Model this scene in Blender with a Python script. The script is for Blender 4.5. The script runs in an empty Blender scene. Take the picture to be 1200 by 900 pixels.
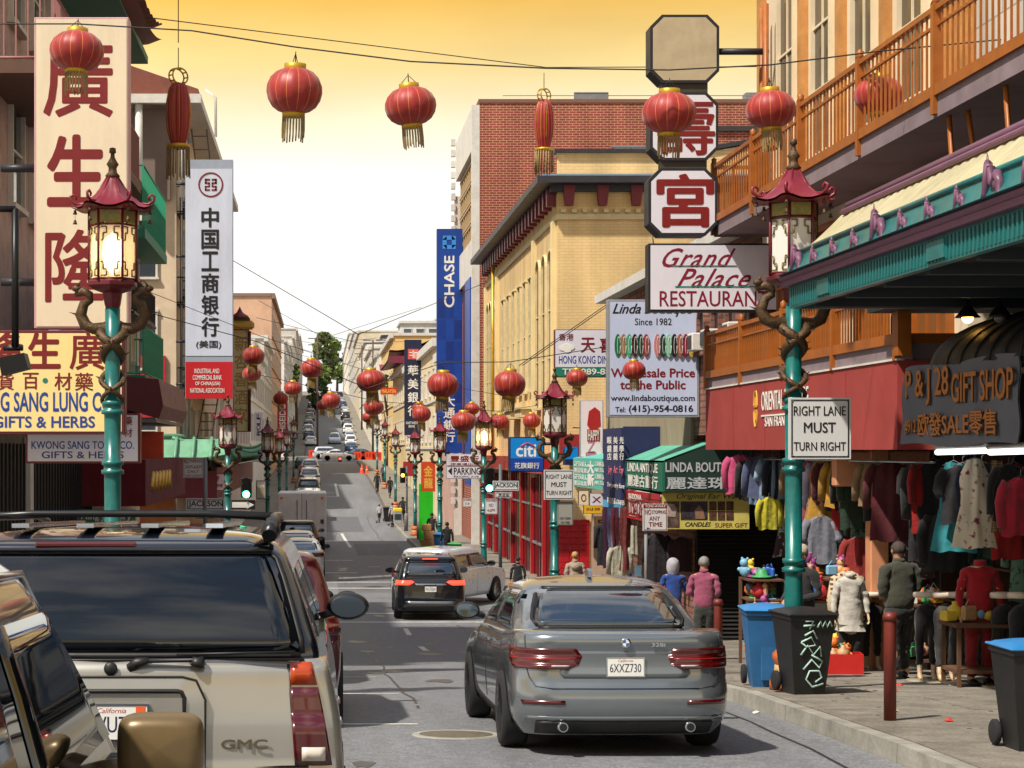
import bpy, bmesh, math, random
from mathutils import Vector, Matrix
random.seed(7)
R = math.radians
sc = bpy.context.scene
col = sc.collection

# ---------------------------------------------------------------- camera, sky, sun, exposure
EYE = 2.0
cam_d = bpy.data.cameras.new("camera"); cam = bpy.data.objects.new("camera", cam_d); col.objects.link(cam)
cam.location = (0, 0, EYE); cam.rotation_euler = (R(90), 0, 0)
cam_d.sensor_width = 36; cam_d.lens = 66; cam_d.shift_x = 0.1875; cam_d.shift_y = 0.0642
cam_d.clip_start = .1; cam_d.clip_end = 6000
sc.camera = cam
sc.view_settings.view_transform = 'Standard'; sc.view_settings.look = 'None'
sc.view_settings.gamma = 1; sc.view_settings.exposure = 0.28
SUN_EL, SUN_AZ = 54, 232                 # sun direction: elevation, compass azimuth (street runs along +Y)
w = bpy.data.worlds.new("World"); sc.world = w; w.use_nodes = True
nt = w.node_tree; nt.nodes.clear()
N = nt.nodes.new; L = nt.links.new
out = N('ShaderNodeOutputWorld'); bg = N('ShaderNodeBackground'); sky = N('ShaderNodeTexSky')
sky.sky_type = 'NISHITA'; sky.sun_disc = False; sky.sun_elevation = R(SUN_EL); sky.sun_rotation = R(SUN_AZ)
sky.air_density = 1.5; sky.dust_density = 4
tc = N('ShaderNodeTexCoord'); sp = N('ShaderNodeSeparateXYZ'); L(tc.outputs['Generated'], sp.inputs[0])
rp = N('ShaderNodeValToRGB'); L(sp.outputs['Z'], rp.inputs[0])
e = rp.color_ramp.elements
e[0].position = 0.0; e[0].color = (10.4, 10.5, 10.8, 1)
e[1].position = .145; e[1].color = (10.4, 10.1, 9.0, 1)
for p_, c_ in ((.172, (10.2, 9.0, 6.2, 1)), (.2, (10, 7.4, 2.8, 1)), (.236, (9.6, 5.3, .5, 1)), (.32, (6.6, 4.6, 1.9, 1)), (.46, (3.2, 3.9, 4.8, 1)), (.95, (1.6, 2.6, 4.6, 1))):
    x_ = e.new(p_); x_.color = c_
cl = N('ShaderNodeTexNoise'); cl.inputs['Scale'].default_value = 3.5; cl.inputs['Detail'].default_value = 6
mp = N('ShaderNodeMapping'); mp.inputs['Scale'].default_value = (1, 1, 3.2)
L(tc.outputs['Generated'], mp.inputs[0]); L(mp.outputs[0], cl.inputs['Vector'])
cr = N('ShaderNodeMapRange'); cr.inputs['From Min'].default_value = .35; cr.inputs['From Max'].default_value = .7
cr.inputs['To Min'].default_value = .8; cr.inputs['To Max'].default_value = 1.12; L(cl.outputs[0], cr.inputs[0])
mul = N('ShaderNodeMix'); mul.data_type = 'RGBA'; mul.blend_type = 'MULTIPLY'; mul.inputs['Factor'].default_value = 1
L(rp.outputs[0], mul.inputs[6]); L(cr.outputs[0], mul.inputs[7])
c2 = N('ShaderNodeTexNoise'); c2.inputs['Scale'].default_value = 2.2; c2.inputs['Detail'].default_value = 8; L(mp.outputs[0], c2.inputs['Vector'])
r2_ = N('ShaderNodeMapRange'); r2_.inputs['From Min'].default_value = .46; r2_.inputs['From Max'].default_value = .62; L(c2.outputs[0], r2_.inputs[0])
h2_ = N('ShaderNodeMapRange'); h2_.inputs['From Min'].default_value = .3; h2_.inputs['From Max'].default_value = .6; L(sp.outputs['Z'], h2_.inputs[0])
ml_ = N('ShaderNodeMath'); ml_.operation = 'MULTIPLY'; L(r2_.outputs[0], ml_.inputs[0]); L(h2_.outputs[0], ml_.inputs[1])
cm_ = N('ShaderNodeMix'); cm_.data_type = 'RGBA'; L(ml_.outputs[0], cm_.inputs['Factor']); L(mul.outputs[2], cm_.inputs[6]); cm_.inputs[7].default_value = (9, 8.8, 8.6, 1)
mx = N('ShaderNodeMix'); mx.data_type = 'RGBA'; mx.inputs['Factor'].default_value = .88
L(sky.outputs[0], mx.inputs[6]); L(cm_.outputs[2], mx.inputs[7])
L(mx.outputs[2], bg.inputs[0]); bg.inputs[1].default_value = 0.1; L(bg.outputs[0], out.inputs[0])
sd = bpy.data.lights.new("sun", 'SUN'); sd.energy = 5.0; sd.angle = R(1.5); sd.color = (1, .93, .82)
sun = bpy.data.objects.new("sun", sd); col.objects.link(sun)
_a = R(SUN_AZ); _e = R(SUN_EL)
_dir = Vector((math.sin(_a)*math.cos(_e), math.cos(_a)*math.cos(_e), math.sin(_e)))
sun.rotation_euler = _dir.to_track_quat('Z', 'Y').to_euler()

# ---------------------------------------------------------------- helpers
F = 2200.0
def P(px, py, z): return Vector(((px-375)*z/F, z, EYE+(527-py)*z/F))     # design-time aid: a point at depth z seen at px,py
DP = [(-30, 1.5), (-5, 1.88), (0, 2.0), (8, 2.28), (15, 2.5), (20.5, 2.78), (30, 3.5), (42, 4.3), (50, 4.5), (60, 4.6), (75, 4.68),
      (90, 4.78), (103, 4.85), (122, 4.75), (135, 4.35), (150, 3.75), (175, 3.0), (210, 2.1), (240, 1.5), (255, 1.2), (305, -1.7),
      (400, -8), (500, -14), (600, -18.5), (700, -20.5), (900, -21), (6000, -21)]
def gz(y):                                                               # height of the road at distance y
    for (a, da), (b, db) in zip(DP, DP[1:]):
        if y <= b:
            t = (y-a)/(b-a)
            return EYE-(da+(db-da)*t)
    return EYE+21
def slope(y): return math.atan2(gz(y+1.5)-gz(y-1.5), 3)
SW = .15
CL, CR, BL, BR = -2.05, 4.6, -4.9, 7.8                                    # kerbs and building lines

def lin(c):
    return tuple(((v/255)/12.92 if v/255 <= .04045 else ((v/255+.055)/1.055)**2.4) for v in c)
_M = {}
def speckle(m, scale, lo=.7, hi=1.3):
    """fine grain multiplied into the base colour"""
    t = m.node_tree; b = t.nodes['Principled BSDF']; l = b.inputs['Base Color'].links[0]; src = l.from_socket; n = t.nodes.new('ShaderNodeTexNoise'); n.inputs['Scale'].default_value = scale; n.inputs['Detail'].default_value = 3
    tc = t.nodes.new('ShaderNodeTexCoord'); t.links.new(tc.outputs['Object'], n.inputs['Vector']); r = t.nodes.new('ShaderNodeMapRange'); r.inputs['From Min'].default_value = .35; r.inputs['From Max'].default_value = .65; r.inputs['To Min'].default_value = lo; r.inputs['To Max'].default_value = hi; t.links.new(n.outputs[0], r.inputs[0])
    x = t.nodes.new('ShaderNodeMix'); x.data_type = 'RGBA'; x.blend_type = 'MULTIPLY'; x.inputs['Factor'].default_value = 1; t.links.new(src, x.inputs[6]); t.links.new(r.outputs[0], x.inputs[7]); t.links.new(x.outputs[2], b.inputs['Base Color'])
def M(name, rgb, rough=.6, metal=0., var=.12, scale=3., bump=0., bscale=None, emit=0., coat=0., spec=.5, trans=0., alpha=1., streak=0., dirt=0., sheen=0.):
    if name in _M: return _M[name]
    m = bpy.data.materials.new(name); m.use_nodes = True; t = m.node_tree
    b = t.nodes['Principled BSDF']; c = lin(rgb)
    tc = t.nodes.new('ShaderNodeTexCoord')
    vec = tc.outputs['Object']
    if streak:
        mp = t.nodes.new('ShaderNodeMapping'); mp.inputs['Scale'].default_value = (1, 1, streak); t.links.new(vec, mp.inputs[0]); vec = mp.outputs[0]
    n = t.nodes.new('ShaderNodeTexNoise'); n.inputs['Scale'].default_value = scale; n.inputs['Detail'].default_value = 6; n.inputs['Roughness'].default_value = .65
    t.links.new(vec, n.inputs['Vector'])
    r = t.nodes.new('ShaderNodeMapRange'); r.inputs['From Min'].default_value = .3; r.inputs['From Max'].default_value = .7
    r.inputs['To Min'].default_value = 1-var; r.inputs['To Max'].default_value = 1+var*.6; t.links.new(n.outputs[0], r.inputs[0])
    mx = t.nodes.new('ShaderNodeMix'); mx.data_type = 'RGBA'; mx.blend_type = 'MULTIPLY'; mx.inputs['Factor'].default_value = 1
    mx.inputs[6].default_value = (*c, 1); t.links.new(r.outputs[0], mx.inputs[7]); last = mx.outputs[2]
    if dirt:
        n3 = t.nodes.new('ShaderNodeTexNoise'); n3.inputs['Scale'].default_value = scale*.35; n3.inputs['Detail'].default_value = 9; n3.inputs['Roughness'].default_value = .75
        t.links.new(vec, n3.inputs['Vector'])
        r3 = t.nodes.new('ShaderNodeMapRange'); r3.inputs['From Min'].default_value = .48; r3.inputs['From Max'].default_value = .72; r3.inputs['To Max'].default_value = dirt
        t.links.new(n3.outputs[0], r3.inputs[0])
        m3 = t.nodes.new('ShaderNodeMix'); m3.data_type = 'RGBA'; t.links.new(r3.outputs[0], m3.inputs['Factor'])
        t.links.new(last, m3.inputs[6]); m3.inputs[7].default_value = (c[0]*.25+.01, c[1]*.23+.008, c[2]*.2+.006, 1); last = m3.outputs[2]
    t.links.new(last, b.inputs['Base Color'])
    r2 = t.nodes.new('ShaderNodeMapRange'); r2.inputs['From Min'].default_value = .3; r2.inputs['From Max'].default_value = .7
    r2.inputs['To Min'].default_value = max(.02, rough*.85); r2.inputs['To Max'].default_value = min(1, rough*1.15); t.links.new(n.outputs[0], r2.inputs[0])
    t.links.new(r2.outputs[0], b.inputs['Roughness'])
    b.inputs['Metallic'].default_value = metal; b.inputs['Specular IOR Level'].default_value = spec
    if coat: b.inputs['Coat Weight'].default_value = coat; b.inputs['Coat Roughness'].default_value = .04
    if trans: b.inputs['Transmission Weight'].default_value = trans
    if sheen: b.inputs['Sheen Weight'].default_value = sheen
    if alpha < 1: b.inputs['Alpha'].default_value = alpha
    if emit:
        b.inputs['Emission Color'].default_value = (*c, 1); b.inputs['Emission Strength'].default_value = emit
    if bump:
        n2 = t.nodes.new('ShaderNodeTexNoise'); n2.inputs['Scale'].default_value = bscale or scale*6; n2.inputs['Detail'].default_value = 5
        t.links.new(vec, n2.inputs['Vector'])
        bp = t.nodes.new('ShaderNodeBump'); bp.inputs['Strength'].default_value = bump; bp.inputs['Distance'].default_value = .02
        t.links.new(n2.outputs[0], bp.inputs['Height']); t.links.new(bp.outputs[0], b.inputs['Normal'])
    _M[name] = m
    return m
def MBRICK(name, rgb, mortar, bw=.22, bh=.075, mort=.012, var=.25, axes='xy'):
    if name in _M: return _M[name]
    m = bpy.data.materials.new(name); m.use_nodes = True; t = m.node_tree; b = t.nodes['Principled BSDF']
    g = t.nodes.new('ShaderNodeNewGeometry'); s = t.nodes.new('ShaderNodeSeparateXYZ'); t.links.new(g.outputs['Position'], s.inputs[0])
    a = t.nodes.new('ShaderNodeMath'); t.links.new(s.outputs[0], a.inputs[0]); t.links.new(s.outputs[1], a.inputs[1])
    cb = t.nodes.new('ShaderNodeCombineXYZ'); t.links.new(a.outputs[0], cb.inputs[0]); t.links.new(s.outputs[2], cb.inputs[1])
    br = t.nodes.new('ShaderNodeTexBrick'); t.links.new(cb.outputs[0], br.inputs['Vector'])
    c = lin(rgb)
    br.inputs['Color1'].default_value = (*c, 1); br.inputs['Color2'].default_value = (*[v*(1-var) for v in c], 1); br.inputs['Mortar'].default_value = (*lin(mortar), 1)
    br.inputs['Scale'].default_value = 1; br.inputs['Brick Width'].default_value = bw; br.inputs['Row Height'].default_value = bh; br.inputs['Mortar Size'].default_value = mort
    n = t.nodes.new('ShaderNodeTexNoise'); n.inputs['Scale'].default_value = .6; n.inputs['Detail'].default_value = 7; t.links.new(g.outputs['Position'], n.inputs['Vector'])
    r = t.nodes.new('ShaderNodeMapRange'); r.inputs['From Min'].default_value = .3; r.inputs['From Max'].default_value = .7; r.inputs['To Min'].default_value = .7; r.inputs['To Max'].default_value = 1.14
    n.inputs['Scale'].default_value = 1; mp = t.nodes.new('ShaderNodeMapping'); mp.inputs['Scale'].default_value = (1.1, 1.1, .22); t.links.new(g.outputs['Position'], mp.inputs[0]); t.links.new(mp.outputs[0], n.inputs['Vector']); t.links.new(n.outputs[0], r.inputs[0])
    mx = t.nodes.new('ShaderNodeMix'); mx.data_type = 'RGBA'; mx.blend_type = 'MULTIPLY'; mx.inputs['Factor'].default_value = 1
    t.links.new(br.outputs['Color'], mx.inputs[6]); t.links.new(r.outputs[0], mx.inputs[7]); t.links.new(mx.outputs[2], b.inputs['Base Color'])
    bp = t.nodes.new('ShaderNodeBump'); bp.invert = True; bp.inputs['Strength'].default_value = .5; bp.inputs['Distance'].default_value = .01
    t.links.new(br.outputs['Fac'], bp.inputs['Height']); t.links.new(bp.outputs[0], b.inputs['Normal']); b.inputs['Roughness'].default_value = .85
    _M[name] = m
    return m
def MGLASS(name, rgb=(20, 26, 32), rough=.05, a=.9):
    """glass that is partly see-through and mirrors the street"""
    if name in _M: return _M[name]
    return M(name, rgb, rough, var=.06, scale=1.5, spec=.8, alpha=a, coat=.3)

def tag(o, label=None, cat=None, group=None, kind=None):
    if label: o['label'] = label
    if cat: o['category'] = cat
    if group: o['group'] = group
    if kind: o['kind'] = kind
    return o
def thing(name, label, cat, loc=(0, 0, 0), rz=0, group=None, rx=0):
    o = bpy.data.objects.new(name, None); col.objects.link(o); o.empty_display_size = .2
    o.location = loc; o.rotation_euler = (rx, 0, rz)
    return tag(o, label, cat, group)
def copy_tree(o, parent=None):
    c = o.copy(); col.objects.link(c); c.parent = parent
    for ch in list(kids.get(o, ())): kids.setdefault(c, []).append(copy_tree(ch, c))
    return c
kids = {}
def link(name, me, mats=(), parent=None, label=None):
    o = bpy.data.objects.new(name, me); col.objects.link(o)
    if mats and not me.materials:
        for m in (mats if isinstance(mats, (list, tuple)) else [mats]): me.materials.append(m)
    if parent is not None: o.parent = parent; kids.setdefault(parent, []).append(o)
    if label: o['label'] = label
    return o
class MB:
    """collects primitives and links them as ONE mesh object"""
    def __init__(s): s.v = []; s.f = []; s.mi = []; s.sm = []; s.m = 0; s.X = None
    def add(s, vs, fs, smooth=False):
        o = len(s.v)
        s.v += [tuple(s.X @ Vector(p)) for p in vs] if s.X is not None else [tuple(p) for p in vs]
        for f in fs: s.f.append(tuple(i+o for i in f)); s.mi.append(s.m); s.sm.append(smooth)
        return s
    def box(s, x0, y0, z0, x1, y1, z1, bev=0.):
        if bev:
            b = min(bev, (x1-x0)*.49, (y1-y0)*.49, (z1-z0)*.49)
            vs = []
            for X, sx in ((x0, 1), (x1, -1)):
                for Y, sy in ((y0, 1), (y1, -1)):
                    for Z, sz in ((z0, 1), (z1, -1)):
                        vs += [(X, Y+sy*b, Z+sz*b), (X+sx*b, Y, Z+sz*b), (X+sx*b, Y+sy*b, Z)]
            id_ = lambda i, j, k, a: ((i*2+j)*2+k)*3+a
            fs = []
            for i in (0, 1):
                q = [id_(i, 0, 0, 0), id_(i, 0, 1, 0), id_(i, 1, 1, 0), id_(i, 1, 0, 0)]; fs.append(q if i == 0 else q[::-1])
                q = [id_(0, i, 0, 1), id_(1, i, 0, 1), id_(1, i, 1, 1), id_(0, i, 1, 1)]; fs.append(q if i == 0 else q[::-1])
                q = [id_(0, 0, i, 2), id_(0, 1, i, 2), id_(1, 1, i, 2), id_(1, 0, i, 2)]; fs.append(q if i == 0 else q[::-1])
            for i in (0, 1):
                for j in (0, 1):
                    fs.append([id_(i, j, 0, 0), id_(i, j, 1, 0), id_(i, j, 1, 1), id_(i, j, 0, 1)])
                    fs.append([id_(i, 0, j, 0), id_(i, 1, j, 0), id_(i, 1, j, 2), id_(i, 0, j, 2)])
                    fs.append([id_(0, i, j, 1), id_(1, i, j, 1), id_(1, i, j, 2), id_(0, i, j, 2)])
                    for k in (0, 1): fs.append([id_(i, j, k, 0), id_(i, j, k, 1), id_(i, j, k, 2)])
            return s.add(vs, fs)
        vs = [(x0, y0, z0), (x1, y0, z0), (x1, y1, z0), (x0, y1, z0), (x0, y0, z1), (x1, y0, z1), (x1, y1, z1), (x0, y1, z1)]
        return s.add(vs, [(3, 2, 1, 0), (4, 5, 6, 7), (0, 1, 5, 4), (1, 2, 6, 5), (2, 3, 7, 6), (3, 0, 4, 7)])
    def quad(s, a, b, c, d): return s.add([a, b, c, d], [(0, 1, 2, 3)])
    def tube(s, pts, r, n=8, cap=True, smooth=True):
        pts = [Vector(p) for p in pts]; rs = r if isinstance(r, (list, tuple)) else [r]*len(pts)
        vs = []; up = None
        for i, p in enumerate(pts):
            d = (pts[min(i+1, len(pts)-1)]-pts[max(i-1, 0)])
            if d.length < 1e-7: d = Vector((0, 0, 1))
            d.normalize()
            if up is None: up = Vector((0, 0, 1)) if abs(d.z) < .9 else Vector((1, 0, 0))
            a = d.cross(up); a.normalize(); b = a.cross(d); b.normalize(); up = b
            for k in range(n):
                t = 2*math.pi*k/n; vs.append(p+rs[i]*(math.cos(t)*a+math.sin(t)*b))
        fs = [(i*n+k, i*n+(k+1) % n, (i+1)*n+(k+1) % n, (i+1)*n+k) for i in range(len(pts)-1) for k in range(n)]
        if cap: fs += [tuple(range(n))[::-1], tuple(range((len(pts)-1)*n, len(pts)*n))]
        s.add(vs, fs, smooth)
        if cap: s.sm[-2:] = [False, False]
        return s
    def lathe(s, prof, n=24, c=(0, 0, 0), smooth=True, wob=None, sq=1.):
        vs = []
        for r, z in prof:
            for k in range(n):
                t = 2*math.pi*(k+.5)/n; rr = r*(wob(t, z) if wob else 1)
                vs.append((c[0]+rr*math.cos(t), c[1]+rr*math.sin(t)*sq, c[2]+z))
        fs = [(i*n+k, i*n+(k+1) % n, (i+1)*n+(k+1) % n, (i+1)*n+k) for i in range(len(prof)-1) for k in range(n)]
        if prof[0][0] > 1e-4: fs.append(tuple(range(n))[::-1])
        if prof[-1][0] > 1e-4: fs.append(tuple(range((len(prof)-1)*n, len(prof)*n)))
        return s.add(vs, fs, smooth)
    def ball(s, c, r, n=12, m=8, smooth=True):
        r = r if isinstance(r, (list, tuple)) else (r, r, r)
        vs = []; 
        for i in range(m+1):
            a = math.pi*i/m-math.pi/2
            for k in range(n):
                t = 2*math.pi*k/n; vs.append((c[0]+r[0]*math.cos(a)*math.cos(t), c[1]+r[1]*math.cos(a)*math.sin(t), c[2]+r[2]*math.sin(a)))
        fs = [(i*n+k, i*n+(k+1) % n, (i+1)*n+(k+1) % n, (i+1)*n+k) for i in range(m) for k in range(n)]
        return s.add(vs, fs, smooth)
    def prism(s, poly, a, b, axis='y'):
        """poly in the plane across axis, extruded from a to b"""
        n = len(poly); mk = {'y': lambda p, t: (p[0], t, p[1]), 'x': lambda p, t: (t, p[0], p[1]), 'z': lambda p, t: (p[0], p[1], t)}[axis]
        vs = [mk(p, a) for p in poly]+[mk(p, b) for p in poly]
        return s.add(vs, [tuple(range(n)), tuple(range(n, 2*n))[::-1]]+[(i, i+n, (i+1) % n+n, (i+1) % n) for i in range(n)])
    def grid(s, fn, nu, nv, smooth=True, close=False):
        vs = [fn(i/nu, j/nv) for i in range(nu+1) for j in range(nv+1)]
        return s.add(vs, [(i*(nv+1)+j, (i+1)*(nv+1)+j, (i+1)*(nv+1)+j+1, i*(nv+1)+j+1) for i in range(nu) for j in range(nv)], smooth)
    def mesh(s, name, mats):
        me = bpy.data.meshes.new(name); me.from_pydata(s.v, [], s.f)
        for m in (mats if isinstance(mats, (list, tuple)) else [mats]): me.materials.append(m)
        me.polygons.foreach_set('material_index', s.mi); me.polygons.foreach_set('use_smooth', s.sm)
        bm = bmesh.new(); bm.from_mesh(me); bmesh.ops.recalc_face_normals(bm, faces=bm.faces); bm.to_mesh(me); bm.free()
        me.update(); return me
    def build(s, name, mats, parent=None, label=None):
        return link(name, s.mesh(name, mats), (), parent, label)
def struct(name, mb, mats):
    o = mb.build(name, mats); o['kind'] = 'structure'; return o

_T = {}
def text_mesh(txt, m, bold=0., shear=0., depth=.012, sp=1.):
    key = (txt, m.name, bold, shear, depth, sp)
    if key in _T: return _T[key]
    cu = bpy.data.curves.new('lettering', 'FONT'); cu.body = txt; cu.size = 1; cu.shear = shear
    cu.space_character = sp; cu.resolution_u = 3; cu.align_x = 'CENTER'
    o = bpy.data.objects.new('lettering', cu); col.objects.link(o)
    dg = bpy.context.evaluated_depsgraph_get(); me = bpy.data.meshes.new_from_object(o.evaluated_get(dg))
    bpy.data.objects.remove(o); bpy.data.curves.remove(cu)
    xs = [v.co.x for v in me.vertices] or [0, 1]; ys = [v.co.y for v in me.vertices] or [0, 1]
    x0, x1, y0, y1 = min(xs), max(xs), min(ys), max(ys)
    me.transform(Matrix.Diagonal((1/(x1-x0), 1/(y1-y0), 1, 1)) @ Matrix.Translation((-(x0+x1)/2, -(y0+y1)/2, 0)))
    bm = bmesh.new(); bm.from_mesh(me)
    if bold > .004:                                             # heavier strokes: shifted doubles, each a hair lower than the last
        asp = (x1-x0)/(y1-y0); b_ = bold*.9; base = bm.faces[:]
        for q, (dx, dy) in enumerate(((1, 0), (-1, 0), (0, 1), (0, -1), (.7, .7), (-.7, .7), (.7, -.7), (-.7, -.7))):
            d_ = bmesh.ops.duplicate(bm, geom=base)
            bmesh.ops.translate(bm, vec=(dx*b_/asp, dy*b_, -.06*(q+1)), verts=[v for v in d_['geom'] if isinstance(v, bmesh.types.BMVert)])
    g = bmesh.ops.extrude_face_region(bm, geom=bm.faces[:])
    bmesh.ops.translate(bm, vec=(0, 0, -1), verts=[v for v in g['geom'] if isinstance(v, bmesh.types.BMVert)])
    bmesh.ops.recalc_face_normals(bm, faces=bm.faces)
    bm.to_mesh(me); bm.free(); me.name = 'lettering'; me.materials.clear(); me.materials.append(m)
    _T[key] = me
    return me
def text(txt, m, parent, cx, cz, wdt, hgt, y=-.012, facing='front', bold=.01, shear=0., rot=0., name='lettering', sp=1., label=None):
    """lettering of a given width and height, centred at (cx, cz) on the face; 'front' faces -Y, 'left' faces -X, 'right' faces +X.
       y is the coordinate of the letter fronts along the facing axis; each is 1 cm thick"""
    o = link(name, text_mesh(txt, m, bold, shear, sp=sp), (), parent, label)
    o.scale = (wdt, hgt, .004)
    if facing == 'front': o.rotation_euler = (R(90), rot, 0); o.location = (cx, y, cz)
    elif facing == 'left': o.rotation_euler = (R(90), 0, R(-90)); o.location = (y, cx, cz)
    else: o.rotation_euler = (R(90), 0, R(90)); o.location = (y, cx, cz)
    return o
# ---------------------------------------------------------------- cars
def lerp(a, b, t): return a+(b-a)*t
def interp(tab, x):
    """rows (x, a, b, ...) -> values at x"""
    if x <= tab[0][0]: return tab[0][1:]
    for p, q in zip(tab, tab[1:]):
        if x <= q[0]:
            t = (x-p[0])/(q[0]-p[0]); return tuple(lerp(a, b, t) for a, b in zip(p[1:], q[1:]))
    return tab[-1][1:]
def rrect(s, w, yr, yf, r, bow):
    """point and outward normal on a rounded-rectangle plan at arc distance s from the rear centre (s > 0: right side)"""
    sg = 1 if s >= 0 else -1; s = abs(s); r = min(r, w*.95, (yf-yr)*.49)
    a = w-r
    if s <= a: x = s; return (sg*x, yr+bow*(x/w)**2), (sg*.3*bow*x, -1)
    q = math.pi*r/2; b0 = bow*(a/w)**2
    if s <= a+q:
        t = (s-a)/r; return (sg*(a+r*math.sin(t)), yr+r-r*math.cos(t)+b0*(1-(s-a)/q)), (sg*math.sin(t), -math.cos(t))
    fl = yf-yr-2*r
    if s <= a+q+fl: return (sg*w, yr+r+(s-a-q)), (sg, 0)
    if s <= a+2*q+fl:
        t = (s-a-q-fl)/r; return (sg*(a+r*math.cos(t)), yf-r+r*math.sin(t)), (sg*math.cos(t), math.sin(t))
    return (sg*max(0, a-(s-a-2*q-fl)), yf), (0, 1)
def plen(w, yr, yf, r): r = min(r, w*.95, (yf-yr)*.49); return 2*(w-r)+math.pi*r+(yf-yr-2*r)
class Shell:
    """a car volume as a stack of rounded-rectangle plans. rows: (z, yRear, yFront, halfwidth, radius)"""
    def __init__(s, rows, bow=.06, warp=None, cap=True, n=(7, 5, 26), zs=None, capn=5, crown=0.):
        s.rows = rows; s.bow = bow; s.warp = warp or (lambda y, z: z); s.n = n; s.cap = cap
        s.zs = zs or [r[0] for r in rows]; s.capn = capn; s.crown = crown
    def pt(s, a, z, off=0.):
        yr, yf, w, r = interp(s.rows, z); (x, y), (nx, ny) = rrect(a, w, yr, yf, r, s.bow)
        l = math.hypot(nx, ny) or 1
        y_ = y; return Vector((x+nx/l*off, y+ny/l*off, s.warp(y_, z)))
    def arc(s, z, side_y):
        """arc distance where the flank reaches a given y"""
        yr, yf, w, r = interp(s.rows, z); r = min(r, w*.95, (yf-yr)*.49)
        return (w-r)+math.pi*r/2+(side_y-yr-r)
    def stations(s, z):
        yr, yf, w, r = interp(s.rows, z); r = min(r, w*.95, (yf-yr)*.49); q = math.pi*r/2; a = w-r; fl = yf-yr-2*r
        nr, nc, nf = s.n; o = [a*i/nr for i in range(nr)]+[a+q*i/nc for i in range(nc)]+[a+q+fl*i/nf for i in range(nf)]+[a+q+fl+q*i/nc for i in range(nc)]+[a+2*q+fl+a*i/nr for i in range(nr+1)]
        return o
    def body(s, mb, holes=()):
        mb_v, rows_i = [], []
        for z in s.zs:
            st = s.stations(z); full = [-x for x in st[:0:-1]]+st[:-1]          # closed ring
            rows_i.append([(a, z) for a in full])
        m = len(rows_i[0]); vs = [s.pt(a, z) for r in rows_i for a, z in r]; fs = []
        for i in range(len(rows_i)-1):
            for k in range(m):
                k2 = (k+1) % m
                a1, z1 = rows_i[i][k]; a2, z2 = rows_i[i+1][k2]
                am = (abs(a1)+abs(a2))/2 if a1*a2 >= 0 else (abs(a1)-abs(a2))/2; sm = am if a1+a2 >= 0 else -am; zm = (z1+z2)/2
                if any(h(abs(sm), zm) for h in holes): continue
                fs.append((i*m+k, i*m+k2, (i+1)*m+k2, (i+1)*m+k))
        if s.cap:
            zt = s.zs[-1]; base = (len(rows_i)-1)*m; yr, yf, w, r = interp(s.rows, zt)
            ring0 = vs[base:base+m]; cap = s.capn; cur = base
            for c in range(1, cap+1):
                t = c/cap
                st = len(vs)
                for p in ring0:
                    x = p.x*(1-t); y = lerp(p.y, max(yr+.8, min(yf-.8, p.y)) if yf-yr > 1.8 else (yr+yf)/2, t)
                    zw = s.warp(y, zt)+s.crown*(1-(1-t)**2)
                    vs.append(Vector((x, y, zw)))
                fs += [(cur+k, cur+(k+1) % m, st+(k+1) % m, st+k) for k in range(m)]
                cur = st
        mb.add(vs, fs, True); return mb
    def patch(s, mb, rows, off=.004, cols=8, mirror=False, skirt=.012):
        """skin laid over the shell. rows: (z, s0, s1)"""
        for sg in ((1, -1) if mirror else (1,)):
            g = [[s.pt(sg*lerp(a, b, c/cols), z, off) for c in range(cols+1)] for z, a, b in rows]
            vs = [p for r in g for p in r]; n = cols+1; m = len(rows)
            fs = [(i*n+j, i*n+j+1, (i+1)*n+j+1, (i+1)*n+j) for i in range(m-1) for j in range(cols)]
            ed = [(0, j) for j in range(n)]+[(i, n-1) for i in range(1, m)]+[(m-1, j) for j in range(n-2, -1, -1)]+[(i, 0) for i in range(m-2, 0, -1)]
            b = len(vs)
            for i, j in ed: z, a0, b0 = rows[i]; vs.append(s.pt(sg*lerp(a0, b0, j/cols), z, off-skirt))
            k = len(ed); fs += [(ed[q][0]*n+ed[q][1], b+q, b+(q+1) % k, ed[(q+1) % k][0]*n+ed[(q+1) % k][1]) for q in range(k)]
            mb.add(vs, fs, True)
        return mb
def wheel(parent, x, y, r, wd, side, rim, spokes=5, turn=0.):
    t = MB(); pr = [(r*.66, -wd/2), (r*.94, -wd/2), (r, -wd*.34), (r, wd*.34), (r*.94, wd/2), (r*.66, wd/2)]
    t.lathe(pr, 28)
    o = t.build('wheel', [M('tyre', (26, 26, 27), .85, bump=.2)], parent)
    o.rotation_euler = (0, R(90)*side, turn); o.location = (x, y, r)
    q = MB(); q.lathe([(r*.64, wd*.5), (r*.68, wd*.47), (r*.66, -.02), (r*.6, wd*.1)], 28)
    q.m = 1; q.lathe([(0, wd*.12), (r*.6, wd*.12)], 20, smooth=False)
    q.m = 0; q.lathe([(0, wd*.42), (r*.15, wd*.41), (r*.17, wd*.2)], 14)
    for i in range(spokes):
        a = 2*math.pi*i/spokes; d = Vector((math.cos(a), math.sin(a), 0)); e_ = Vector((-d.y, d.x, 0))
        vs = []
        for rr, hw, zz in ((r*.1, r*.075, wd*.4), (r*.64, r*.1, wd*.4)):
            vs += [d*rr+e_*hw+Vector((0, 0, zz)), d*rr-e_*hw+Vector((0, 0, zz)), d*rr-e_*hw+Vector((0, 0, zz-.05)), d*rr+e_*hw+Vector((0, 0, zz-.05))]
        q.add(vs, [(0, 1, 5, 4), (1, 2, 6, 5), (3, 0, 4, 7), (2, 3, 7, 6)])
    q.build('rim', [rim, M('wheel_dark', (14, 14, 15), .7)], o)
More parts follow.
